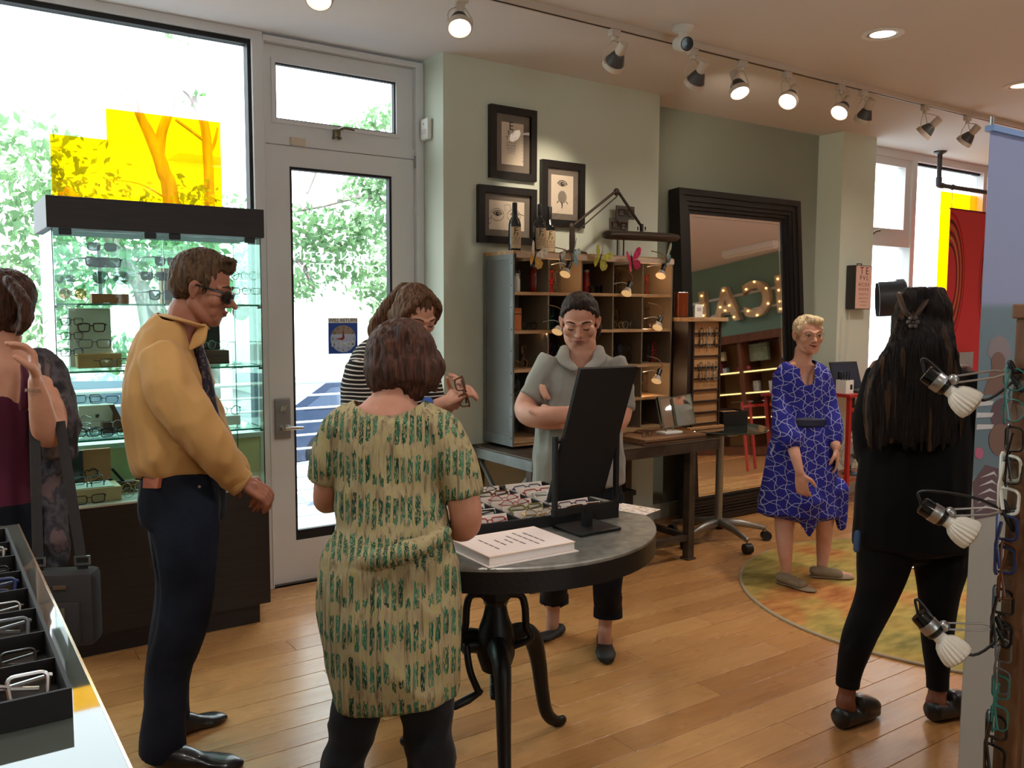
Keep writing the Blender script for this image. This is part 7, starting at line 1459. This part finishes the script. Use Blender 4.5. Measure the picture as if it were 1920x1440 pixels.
limb(m, [(1050, 930, D, 32), (1042, 1060, D+.08, 20), (1037, 1130, dl_, 14), (1036, 1165, dl_, 12.5), (1034, 1188, dl_, 12)]); limb(m, [(1130, 930, D, 32), (1138, 1060, D-.02, 20), (1136, 1150, dr_, 14), (1134, 1185, dr_, 13), (1134, 1212, dr_, 13)])
limb(m, [(1036, 1188, dl_, 12, .8), (1020, 1196, dl_-.02, 10, .8), (1008, 1202, dl_-.04, 8, .8)], side=UP); limb(m, [(1134, 1212, dr_, 13), (1135, 1228, dr_-.05, 12), (1136, 1240, dr_-.09, 9)], side=Rh)
P.melt(m, 'body', SK3, .0046, 3); hd.face(P.root, True, (52, 34, 26), (166, 96, 88))
m = MB(); hd.ball(m, (0, -.22, .34), (.71, .80, .72), 28, 18); hd.ball(m, (0, -.42, .02), (.64, .5, .55)); hd.tube(m, [(-.1, -.85, .1), (-.35, -.95, -.2), (-.62, -.72, -.55), (-.60, -.5, -.95)], [.2, .22, .2, .07])
hd.ball(m, (0, .08, .78), (.50, .50, .28)); hd.ball(m, (0, .0, .6), (.62, .5, .42))
for e in (-1, 1):
    for i in range(6): t = i/5; hd.tube(m, [(e*.02, .48-.1*t, .80), (e*.40, .38-.22*t, .66), (e*.66, .12-.26*t, .32), (e*.62, -.35, .02)], [.05, .07, .07, .06])
P.melt(m, 'hair', hair_mat('near_black_hair', (26, 18, 15), (62, 42, 32)), .006, 3, [(.004, 60, (1, 1, .3), 8.)])
M_polo = cloth_mat('grey_pique', (150, 146, 138), .9, .3, .1, 8)
m = MB(); limb(m, [(1090, 664, D+.02, 44, .75), (1090, 684, D+.01, 68, .62), (1090, 720, D, 78, .66), (1088, 770, D, 79, .74), (1086, 830, D, 82, .76), (1085, 880, D, 86, .76), (1085, 905, D, 87, .76)], rnd=.12)
limb(m, [(1040, 678, D, 30), (1016, 712, D-.01, 30), (996, 748, D-.03, 27)], rnd=.1); limb(m, [(1142, 682, D, 30), (1160, 722, D-.01, 28), (1164, 768, D-.04, 25)], rnd=.1)
P.melt(m, 'polo_shirt', M_polo, .0072, 4, [(.007, 7, (1, 1, .5), 7.), (.0035, 16, (1, 1, .6), 2.)], 'heather grey polo shirt', cut=[(1089, 646, D-.06, 30, 38, .13), (1089, 690, D-.14, 10, 18, .08)])
for e in (-1, 1):
    m = MB(); limb(m, [(1091+e*32, 652, D+.03, 9, .5), (1090+e*34, 666, D-.06, 12, .4), (1090+e*30, 678, D-.10, 12, .4), (1089+e*14, 690, D-.135, 9, .4)]); P.part(m, 'collar', M_polo)
m = MB(); limb(m, [(1090, 702, D-.135, 5, .4), (1090, 738, D-.14, 5, .4)]); P.part(m, 'placket', M_polo)
M_jn2 = mat('dark_capri_denim', (22, 25, 33), .85, noise_=(5, (16, 18, 24)), bump=(160, .2), spec=.2)
m = MB(); limb(m, [(1088, 890, D, 76, .72), (1088, 940, D, 80, .72)], rnd=.2); limb(m, [(1054, 930, D, 44), (1042, 1010, D+.04, 34), (1039, 1080, D+.08, 27), (1039, 1118, dl_-.0, 25), (1039, 1128, dl_, 26)], rnd=.1); limb(m, [(1126, 930, D, 44), (1136, 1010, D-.02, 34), (1139, 1090, D-.04, 28), (1140, 1142, dr_, 25), (1140, 1154, dr_, 26)], rnd=.1)
P.melt(m, 'trousers', M_jn2, .008, 3, [(.004, 10, (1, 1, 1), 3.)], 'dark cropped jeans with turned-up cuffs')
for x, y0, y1, d_ in ((1039, 1114, 1130, dl_), (1140, 1138, 1156, dr_)): m = MB(); limb(m, [(x, y0, d_, 27), (x, y1, d_, 27.5)], rnd=.1); P.part(m, 'turn_up', M_jn2)
M_flat = mat('black_flat_shoe', (18, 17, 18), .5, bump=(300, .3))
def flat(hx, hy, tx_, ty__):
    H, T = V(FL(hx, hy)), V(FL(tx_, ty__)); d = (T-H); L = d.length; d.normalize(); s = Vector((d.y, -d.x, 0)); m = MB()
    pr_ = [(0, .028, .05), (.15, .036, .042), (.4, .036, .03), (.65, .044, .032), (.82, .044, .042), (.95, .034, .036), (1., .016, .024)]
    S = spline([list(H+d*L*a+Vector((0, 0, hh*.5)))+[w, hh*.5/w] for a, w, hh in pr_], 4); m.tube([q[:3] for q in S], [q[3] for q in S], 16, k=[q[4] for q in S], side=s, round_=.6); P.part(m, 'flat_shoe', M_flat)
flat(1052, 1187, 999, 1207); flat(1132, 1196, 1137, 1246)

# ---- woman in the blue patterned dress
D = 4.95; b6 = (FL(1495, 1104)+FL(1560, 1086))/2; P = Person('woman with short blonde hair and glasses in a blue patterned dress', (b6[0], b6[1], 0)); hd = Head(1515, 628, D, 6, 4, .109)
m = MB(); hd.skull(m, .94)
limb(m, [(1507, 655, D+.02, 16), (1504, 676, D+.02, 17), (1503, 692, D+.02, 36, .6), (1503, 760, D, 36, .65), (1503, 880, D, 40, .7), (1503, 940, D, 42, .7)])
limb(m, [(1470, 696, D, 14), (1466, 760, D, 13), (1482, 820, D-.12, 12), (1490, 850, D-.19, 10.5), (1499, 884, D-.225, 8)]); limb(m, [(1536, 696, D, 14), (1550, 760, D, 13), (1561, 810, D-.07, 11), (1567, 838, D-.12, 9)])
hand(m, AD(1500, 886, D-.225), -Vector(UP)*.95+Rh*.15, Fh*.6+Rh*.6, .17, .35, 1); hand(m, AD(1567, 838, D-.12), -Vector(UP)*.95+Rh*.15, -Rh*.7+Fh*.3, .165, .35, -1)
d1_, d2_ = DEP(FL(1478, 1098)), DEP(FL(1540, 1084))
limb(m, [(1478, 930, D, 24), (1471, 985, D-.02, 18), (1472, 1030, d1_, 14), (1474, 1066, d1_, 10), (1474, 1086, d1_, 10)]); limb(m, [(1545, 930, D, 24), (1546, 985, D+.02, 16.5), (1544, 1030, d2_, 13), (1542, 1056, d2_, 10), (1540, 1074, d2_, 10)])
limb(m, [(1474, 1084, d1_, 10, .9), (1495, 1098, d1_-.02, 9, .9), (1524, 1106, d1_-.04, 7, 1.2)], side=UP); limb(m, [(1540, 1072, d2_, 10, .9), (1562, 1076, d2_+.01, 8.5, .9), (1594, 1080, d2_+.02, 6, 1.3)], side=UP)
P.melt(m, 'body', SK3, .0044, 3); hd.face(P.root, False, (150, 120, 90), (186, 104, 100), (70, 60, 50), smile=.06)
m = MB(); hd.ball(m, (0, -.20, .36), (.71, .80, .70), 28, 18); hd.ball(m, (0, -.42, -.02), (.64, .5, .5)); hd.ball(m, (-.15, .28, .78), (.5, .42, .24))
for i in range(8): t = i/7; hd.tube(m, [(.3, .30, .98), (-.05-.1*t, .62-.05*t, .86-.02*t), (-.45-.12*t, .46-.2*t, .56)], [.06, .08, .05])
for e in (-1, 1): hd.tube(m, [(e*.63, .18, .35), (e*.66, .14, .0)], [.10, .05])
P.melt(m, 'hair', hair_mat('platinum_hair', (190, 160, 120), (236, 214, 176)), .006, 3, [(.003, 60, (1, 1, .3), 9.)])
mb = MB()
for e in (-1, 1): hd.tube(mb, [(e*.07, .84, .02), (e*.20, .85, .13), (e*.40, .81, .14), (e*.53, .74, .04), (e*.48, .76, -.13), (e*.27, .83, -.19), (e*.10, .85, -.12), (e*.07, .84, .02)], .011, seg=6, rnd=False); hd.tube(mb, [(e*.53, .74, .06), (e*.68, .4, .08), (e*.72, -.05, .10)], .014, seg=6)
hd.tube(mb, [(-.07, .85, .0), (0, .88, .02), (.07, .85, .0)], .014, seg=6); P.part(mb, 'eyeglasses', fmat('gold'), 'thin gold eyeglasses on her face')['kind'] = 'stuff'
def starcloth():
    n = NT('blue_star_print', .8, .25); v = n.coord('Object'); s = n.sep(v); w1 = n.noise(n.coord('Object', (9, 9, 9)), 1., 2); u = n.math('MULTIPLY_ADD', w1, .02, s[0]); z = n.math('MULTIPLY_ADD', w1, .02, s[2]); ms = []
    for a in (0, 60, 120):
        c, q = math.cos(math.radians(a)), math.sin(math.radians(a)); t = n.math('MULTIPLY', n.math('ADD', n.math('MULTIPLY', u, c), n.math('MULTIPLY', z, q)), 19.0)
        bend = n.math('MULTIPLY', n.math('SINE', n.math('MULTIPLY', n.math('ADD', n.math('MULTIPLY', u, -q), n.math('MULTIPLY', z, c)), 69.0)), .10)
        ms.append(n.math('ABSOLUTE', n.math('SUBTRACT', n.math('FRACT', n.math('ADD', t, bend)), .5)))
    mn = n.math('MINIMUM', n.math('MINIMUM', ms[0], ms[1]), ms[2]); gate = n.math('GREATER_THAN', n.noise(n.coord('Object', (40, 40, 40)), 1., 1), .33)
    n.color(n.mix(n.math('MULTIPLY', n.math('LESS_THAN', mn, .030), gate), (34, 34, 124), (156, 158, 186))); n.bump(n.noise(v, 8, 3), .3, .02); return n.m
M_star = starcloth()
m = MB(); limb(m, [(1502, 692, D+.01, 42, .7), (1502, 722, D, 47, .72), (1502, 760, D, 46, .75), (1503, 790, D, 46, .78), (1503, 825, D, 57, .8), (1501, 880, D, 66, .82), (1499, 930, D, 73, .82), (1498, 962, D, 77, .82)], rnd=.15); limb(m, [(1472, 698, D, 17), (1503, 688, D+.02, 15), (1534, 698, D, 17)], side=UP)
limb(m, [(1469, 702, D, 19), (1462, 752, D-.02, 18), (1468, 795, D-.08, 21), (1481, 824, D-.15, 22), (1486, 838, D-.18, 15)], rnd=.3); limb(m, [(1537, 702, D, 18), (1552, 755, D, 17), (1561, 800, D-.06, 17), (1565, 830, D-.10, 14)], rnd=.3)
limb(m, [(1512, 940, D-.12, 34), (1516, 975, D-.12, 18), (1517, 1003, D-.12, 4)]); limb(m, [(1564, 920, D-.05, 26), (1574, 955, D-.06, 14), (1578, 986, D-.06, 7)])
P.melt(m, 'dress', M_star, .0068, 4, [(.008, 8, (1, 1, .25), 2.)], 'royal blue dress with a white line pattern', cut=[(1508, 672, D-.05, 26, 22, .13), (1520, 698, D-.14, 15, 26, .10)])
m = MB(); limb(m, [(1503, 786, D, 50, .82), (1503, 797, D, 51, .82)], rnd=.3); P.part(m, 'belt', mat('navy_belt', (18, 18, 48), .6))
M_sand = mat('taupe_sandal', (132, 112, 88), .7, bump=(120, .2))
for hx, hy, tx_, ty__, dd in ((1460, 1093, 1527, 1111, d1_), (1522, 1082, 1598, 1085, d2_)):
    H, T = V(FL(hx, hy, .013)), V(FL(tx_, ty__, .013)); d = T-H; L = d.length; d.normalize(); s = Vector((d.y, -d.x, 0)); m = MB()
    m.tube([H+d*L*a+Vector((0, 0, .008)) for a in (0, .3, .65, .9, 1.)], [.028, .03, .042, .036, .02], 14, k=.3, side=s, round_=.5); sh_ = P.part(m, 'sandal', M_sand)
    m = MB(); S = spline([list(H+d*L*a+Vector((0, 0, hh)))+[w, k_] for a, w, k_, hh in ((.02, .034, .75, .038), (.22, .037, .85, .036), (.45, .040, .7, .03), (.66, .045, .55, .026))], 4); m.tube([q[:3] for q in S], [q[3] for q in S], 16, k=[q[4] for q in S], side=s, round_=.5); P.part(m, 'upper', M_sand, None, sh_)
    m = MB()
    for a in (.34, .44, .54): m.tube([H+d*L*a+s*.022+Vector((0, 0, .058-.03*a)), H+d*L*(a+.03)+Vector((0, 0, .072-.03*a)), H+d*L*(a+.06)-s*.022+Vector((0, 0, .058-.03*a))], .003, 6)
    P.part(m, 'lacing', M_sand, None, sh_)['kind'] = 'stuff'
# ---- woman with very long hair, seen from behind
D = 3.27; b7 = (FL(1592, 1368)+FL(1765, 1350))/2; P = Person('woman with very long dark hair dressed in black, seen from behind', (b7[0], b7[1], 0)); hd = Head(1731, 602, D, 184, 6, .114)
m = MB(); hd.skull(m); limb(m, [(1729, 640, D, 26), (1727, 668, D, 28), (1724, 700, D, 66, .55), (1720, 800, D, 70, .6), (1714, 940, D, 70, .55)])
limb(m, [(1650, 695, D, 22), (1634, 790, D, 20), (1632, 870, D+.06, 17), (1650, 860, D+.22, 13)]); limb(m, [(1806, 705, D, 22), (1826, 800, D, 20), (1834, 890, D+.02, 16), (1838, 970, D+.05, 13)])
hand(m, AD(1650, 860, D+.22), Rh*.7+Fh*.4, -Vector(UP), .17, .4, 1); hand(m, AD(1838, 970, D+.05), -Vector(UP)*.95, -Rh, .17, .4, 1)
e1, e2 = DEP(FL(1588, 1362)), DEP(FL(1760, 1348))
limb(m, [(1680, 960, D, 34), (1664, 1040, D, 32), (1635, 1150, D, 26), (1594, 1270, e1, 17), (1588, 1300, e1, 16), (1586, 1322, e1, 18), (1597, 1338, e1+.05, 14)]); limb(m, [(1752, 960, D, 34), (1762, 1040, D, 32), (1760, 1150, D, 24), (1758, 1270, e2, 16), (1757, 1300, e2, 16), (1756, 1322, e2, 19), (1772, 1334, e2+.04, 14)])
P.melt(m, 'body', SK4, .0052, 3)
M_blkj = cloth_mat('black_jersey', (17, 16, 17), .95, .2, .05)
m = MB(); limb(m, [(1727, 682, D, 62, .6), (1726, 704, D, 92, .52), (1722, 770, D, 95, .58), (1717, 850, D, 102, .6), (1713, 930, D, 107, .62), (1711, 1000, D, 110, .62), (1710, 1026, D, 109, .62)], rnd=.15); limb(m, [(1655, 698, D, 28), (1632, 780, D, 29), (1630, 850, D+.04, 25), (1648, 862, D+.18, 19)], rnd=.2); limb(m, [(1802, 704, D, 30), (1826, 790, D, 28), (1834, 880, D+.02, 23), (1838, 955, D+.05, 19)], rnd=.2)
P.melt(m, 'tunic', M_blkj, .008, 4, [(.005, 8, (1, 1, .5), 2.)], 'long black tunic')
m = MB(); limb(m, [(1712, 1000, D, 100, .55), (1712, 1030, D, 92, .55)], rnd=.3); limb(m, [(1662, 1010, D, 52), (1656, 1060, D, 48), (1642, 1120, D, 37), (1608, 1200, e1-.02, 30), (1592, 1262, e1, 23), (1589, 1288, e1, 22)], rnd=.08); limb(m, [(1764, 1010, D, 52), (1764, 1060, D, 48), (1760, 1120, D, 36), (1757, 1200, e2-.01, 28), (1758, 1262, e2, 21), (1758, 1292, e2, 20)], rnd=.08); P.melt(m, 'leggings', M_blkj, .0075, 4)
m = MB(); m.tube([AD(1608, 1000, D-.05), AD(1606, 1030, D-.06)], .012, 8, round_=1); P.part(m, 'denim_hem', mat('blue_hem', (66, 88, 128), .8))
M_clog = mat('black_clog_leather', (22, 20, 20), .35, coat=.2)
for hx, hy, tx_, ty__ in ((1574, 1366, 1628, 1344), (1746, 1352, 1806, 1338)):
    H, T = V(FL(hx, hy)), V(FL(tx_, ty__)); d = T-H; L = max(d.length, .22); d.normalize(); s = Vector((d.y, -d.x, 0)); m = MB()
    m.tube([H+d*L*a+Vector((0, 0, .022+.018*(1-a))) for a in (.0, .3, .6, .85, 1.0)], [.042, .044, .048, .044, .024], 16, k=[.95, .75, .55, .45, .5], side=s, round_=.3)
    S = spline([list(H+d*L*a+Vector((0, 0, hh)))+[w, k_] for a, w, k_, hh in ((.42, .042, .9, .07), (.62, .050, .75, .062), (.82, .047, .65, .05), (.97, .028, .7, .042))], 4); m.tube([q[:3] for q in S], [q[3] for q in S], 16, k=[q[4] for q in S], side=s, round_=.4); P.melt(m, 'clog', M_clog, .006, 2)
m = MB(); hd.ball(m, (0, -.12, .30), (.78, .90, .78), 28, 18)
lft = [(1700, 545), (1682, 580), (1668, 640), (1630, 700), (1618, 760), (1622, 835)]; rgt = [(1765, 548), (1776, 580), (1782, 640), (1796, 700), (1800, 760), (1796, 835)]
limb(m, [(1730, 600, D-.02, 50, .9), (1726, 650, D-.04, 58, .7), (1718, 700, D-.06, 74, .42), (1710, 760, D-.075, 78, .30), (1706, 815, D-.08, 74, .22)], rnd=.3)
rs = np.random.RandomState(4)
for i in range(84):
    t = i/83; j = rs.uniform(-5, 5); pts = []
    for k_, (a_, b_) in enumerate(zip(lft, rgt)): x = a_[0]+(b_[0]-a_[0])*t; bulge = 1-(2*t-1)**2; pts.append((x+(j if k_ > 1 else j*.3), a_[1]+(rs.uniform(-26, 14) if k_ == 5 else 0), D-(.085 if k_ > 1 else .02)-(.045 if k_ > 1 else .06)*bulge**.5-.01*(i % 2), (7, 6.5, 5.5, 5, 4.5, 2.2)[k_]))
    limb(m, pts, n=4, seg=6)
def highlight_hair():
    n = NT('long_dark_hair', .5, .25); f = n.noise(n.coord('Object', (60, 60, 3)), 2.2, 4); g = n.noise(n.coord('Object', (26, 26, .8)), 1., 2); n.color(n.mix(n.math('MULTIPLY', n.math('GREATER_THAN', g, .60), .8), n.ramp(f, [(.35, (16, 12, 11)), (.7, (40, 28, 22))]), (92, 64, 40))); n.bump(f, .9, .012); return n.m
P.melt(m, 'hair', highlight_hair(), .0066, 2, [(.003, 60, (1, 1, .2), 3.)], 'very long dark hair with lighter streaks')
hc = AD(1712, 604, D-.135); m = MB(); m.ball(hc, .006, 10, 8)
for k_ in range(6): a = k_*PI/3; m.ball(np.array(hc)+CR*.016*math.cos(a)+CU*.016*math.sin(a), .0095, 12, 8)
P.part(m, 'hair_clip', mat('smoky_beads', (110, 100, 96), .2, .4), 'flower-shaped beaded hair clip')['kind'] = 'stuff'
for e_ in ((1686, 552), (1748, 548)): m = MB(); limb(m, [(e_[0], e_[1], D-.06, 5), ((e_[0]*.5+1712*.5)-4, 580, D-.12, 5), (1712, 600, D-.13, 4)]); P.part(m, 'hair_twist', mat('twist_brown', (74, 52, 36), .5))

# ---- woman at the left edge with a shawl
D = 2.95; P = Person('woman at the left edge in a purple top and grey patterned shawl, hand raised', (AD(20, 1300, D)[0], AD(20, 1300, D)[1], 0)); hd = Head(0, 572, D, -75, 4, .112)
m = MB(); hd.skull(m)
limb(m, [(8, 625, D, 30), (4, 655, D, 34), (0, 690, D, 66, .7), (-4, 780, D, 64, .7), (-4, 900, D, 64, .7), (-4, 960, D, 62, .7)]); limb(m, [(-70, 690, D+.02, 28), (0, 672, D, 30), (62, 700, D+.02, 30)], side=UP)
limb(m, [(70, 705, D+.03, 32), (92, 770, D-.02, 30), (93, 812, D-.08, 27), (84, 800, D-.14, 25), (74, 750, D-.20, 19), (66, 714, D-.23, 13)]); limb(m, [(-75, 705, D, 30), (-100, 800, D, 28), (-110, 880, D-.1, 22), (-100, 940, D-.1, 14)])
hand(m, AD(66, 716, D-.23), Vector(UP)*.95-Rh*.05, -Rh*.7-Fh*.5, .185, (1.0, 1.05, 1.1, 1.15), 1, 1., .8); hand(m, AD(-100, 940, D-.1), -Vector(UP)*.9, Rh, .17, .4, 1)
limb(m, [(-28, 960, D, 36), (-24, 1200, D, 24), (-20, 1420, D, 15)]); limb(m, [(36, 960, D, 36), (36, 1200, D, 24), (40, 1420, D, 15)])
P.melt(m, 'body', SK3, .005, 3)
m = MB(); hd.ball(m, (0, -.16, .32), (.80, .88, .78), 28, 18); limb(m, [(8, 545, D, 50, 1.), (8, 590, D, 48, 1.), (6, 622, D+.01, 32, .9)], rnd=.4)
for i in range(12): t = i/11; limb(m, [(14+10*t, 525+12*t, D-.10+.16*t, 9), (40+4*math.sin(i), 560, D-.13+.2*t, 10), (48+6*math.sin(i*2), 595, D-.12+.2*t, 9), (32+8*math.sin(i*1.5), 622+4*math.cos(i), D-.1+.16*t, 4)])
P.melt(m, 'hair', hair_mat('dark_brown_hair', (44, 26, 20), (92, 56, 40)), .0066, 3, [(.004, 50, (1, 1, .3), 11.)])
m = MB(); limb(m, [(-4, 742, D, 62, .78), (-4, 800, D, 68, .76), (-4, 880, D, 68, .76), (-4, 962, D, 74, .76)], rnd=.1); limb(m, [(-40, 690, D-.1, 6), (-42, 730, D-.14, 8), (-40, 770, D-.14, 8)]); limb(m, [(44, 684, D-.09, 7), (48, 722, D-.13, 9), (44, 765, D-.13, 9)])
P.melt(m, 'tank_top', cloth_mat('burgundy_knit', (84, 30, 50), .9, .2), .008, 3, None, 'burgundy scoop-neck top')
n = NT('grey_floral_gauze', .85, .2); v = n.coord('Object'); n.color(n.ramp(n.noise(n.coord('Object', (16, 16, 11)), 1., 4), [(.38, (44, 42, 46)), (.5, (88, 84, 90)), (.58, (60, 56, 60)), (.66, (112, 92, 92))])); n.bump(n.noise(v, 14, 3), .5, .02)
m = MB(); limb(m, [(52, 668, D+.05, 26), (80, 690, D+.06, 36), (100, 740, D+.05, 36), (112, 800, D+.02, 32), (114, 852, D+.0, 26)], rnd=.3); limb(m, [(70, 720, D+.13, 40, .5), (84, 820, D+.10, 44, .6), (92, 920, D+.08, 38, .7), (98, 1000, D+.06, 30, .7), (106, 1075, D+.05, 16, .7)], rnd=.3); limb(m, [(-90, 690, D+.06, 40), (-110, 800, D+.04, 44), (-90, 950, D+.06, 40), (-80, 1060, D+.06, 20)], rnd=.3); limb(m, [(-90, 700, D+.15, 50, .4), (0, 690, D+.15, 50, .4), (70, 700, D+.13, 45, .4)], side=UP)
P.melt(m, 'shawl', n.m, .0085, 4, [(.010, 9, (1, 1, .35), 4.), (.006, 20, (1, 1, .5), 8.)], 'sheer grey patterned shawl')
m = MB(); limb(m, [(0, 945, D, 74, .74), (2, 1010, D, 76, .74)], rnd=.2); limb(m, [(-32, 1000, D, 42), (-26, 1200, D, 32), (-20, 1410, D, 28)], rnd=.1); limb(m, [(38, 1000, D, 42), (38, 1200, D, 32), (42, 1410, D, 28)], rnd=.1); P.melt(m, 'trousers', M_jn2, .009, 3)
for x in (-18, 44): m = MB(); q = AD(x, 1400, D); h0 = np.array([q[0], q[1], 0]); shoe(m, h0-np.array(Rh)*.06, h0+np.array(Rh)*.18, .09, .07); P.melt(m, 'shoe', M_shoe, .007, 2)
m = MB(); q = V(AD(64, 728, D-.225)); 
for k_ in range(3): m.lathe([(.027, .004*k_-.001), (.0285, .004*k_), (.027, .004*k_+.001)], q+Vector((0, 0, -.012)), (.1, .1, 1), 24, False)
P.part(m, 'bangles', mat('silver_bangle', (190, 180, 165), .25, .9))['kind'] = 'stuff'
# shoulder bag
B0 = AD(128, 1205, 2.82); bgx = thing('shoulder_bag', 'dark grey shoulder bag with straps hanging from the woman at the left edge', 'bag', tuple(B0), -YAW+.15); M_bag = mat('charcoal_nylon', (50, 46, 46), .8, bump=(220, .25)); bw, bh = PX(112, 2.82), PX(140, 2.82)
MB().bbox((-bw/2, -.05, 0), (bw/2, .05, bh), .02).build('bag_body', M_bag, bgx, True); MB().bbox((-bw*.42, -.062, .02), (bw*.3, -.045, bh*.62), .008).build('front_pocket', M_bag, bgx, True); MB().bbox((-.02, -.056, bh*.80), (.018, -.05, bh*.85), .001).build('metal_plate', mat('brass_plate', (150, 120, 96), .35, .7), bgx)
for x in (-.03, .01): MB().bbox((x-.006, -.070, bh*.40), (x+.006, -.060, bh*.56), .002).build('zip_pull', mat('pewter_trim'), bgx)
for x, top in ((-bw*.42, (62, 700)), (bw*.28, (112, 790))):
    T_ = MW(bgx).inverted() @ V(AD(top[0], top[1], 2.80)); s0 = Vector((x, 0, bh-.01)); MB().tube(spline([list(s0), list(s0.lerp(T_, .5)), list(T_)], 6), .017, 8, k=.14, side=(1, 0, 0)).build('strap', M_bag, bgx, True); MB().frame(x-.024, bh+.015, x+.024, bh+.045, .005, -.008, .0).build('buckle', M_steel, bgx)
# small device on the floor by the bench
q = FL(978, 1094); fd = thing('floor_adapter', 'small black adapter with a silver end on the floor by the bench', 'adapter', (q[0], q[1], 0), .3); MB().bbox((-.035, -.025, .0003), (.035, .025, .03), .005).build('body', M_blk, fd); MB().bbox((-.045, -.02, .008), (-.035, .02, .036), .003).build('metal_end', M_steel, fd)
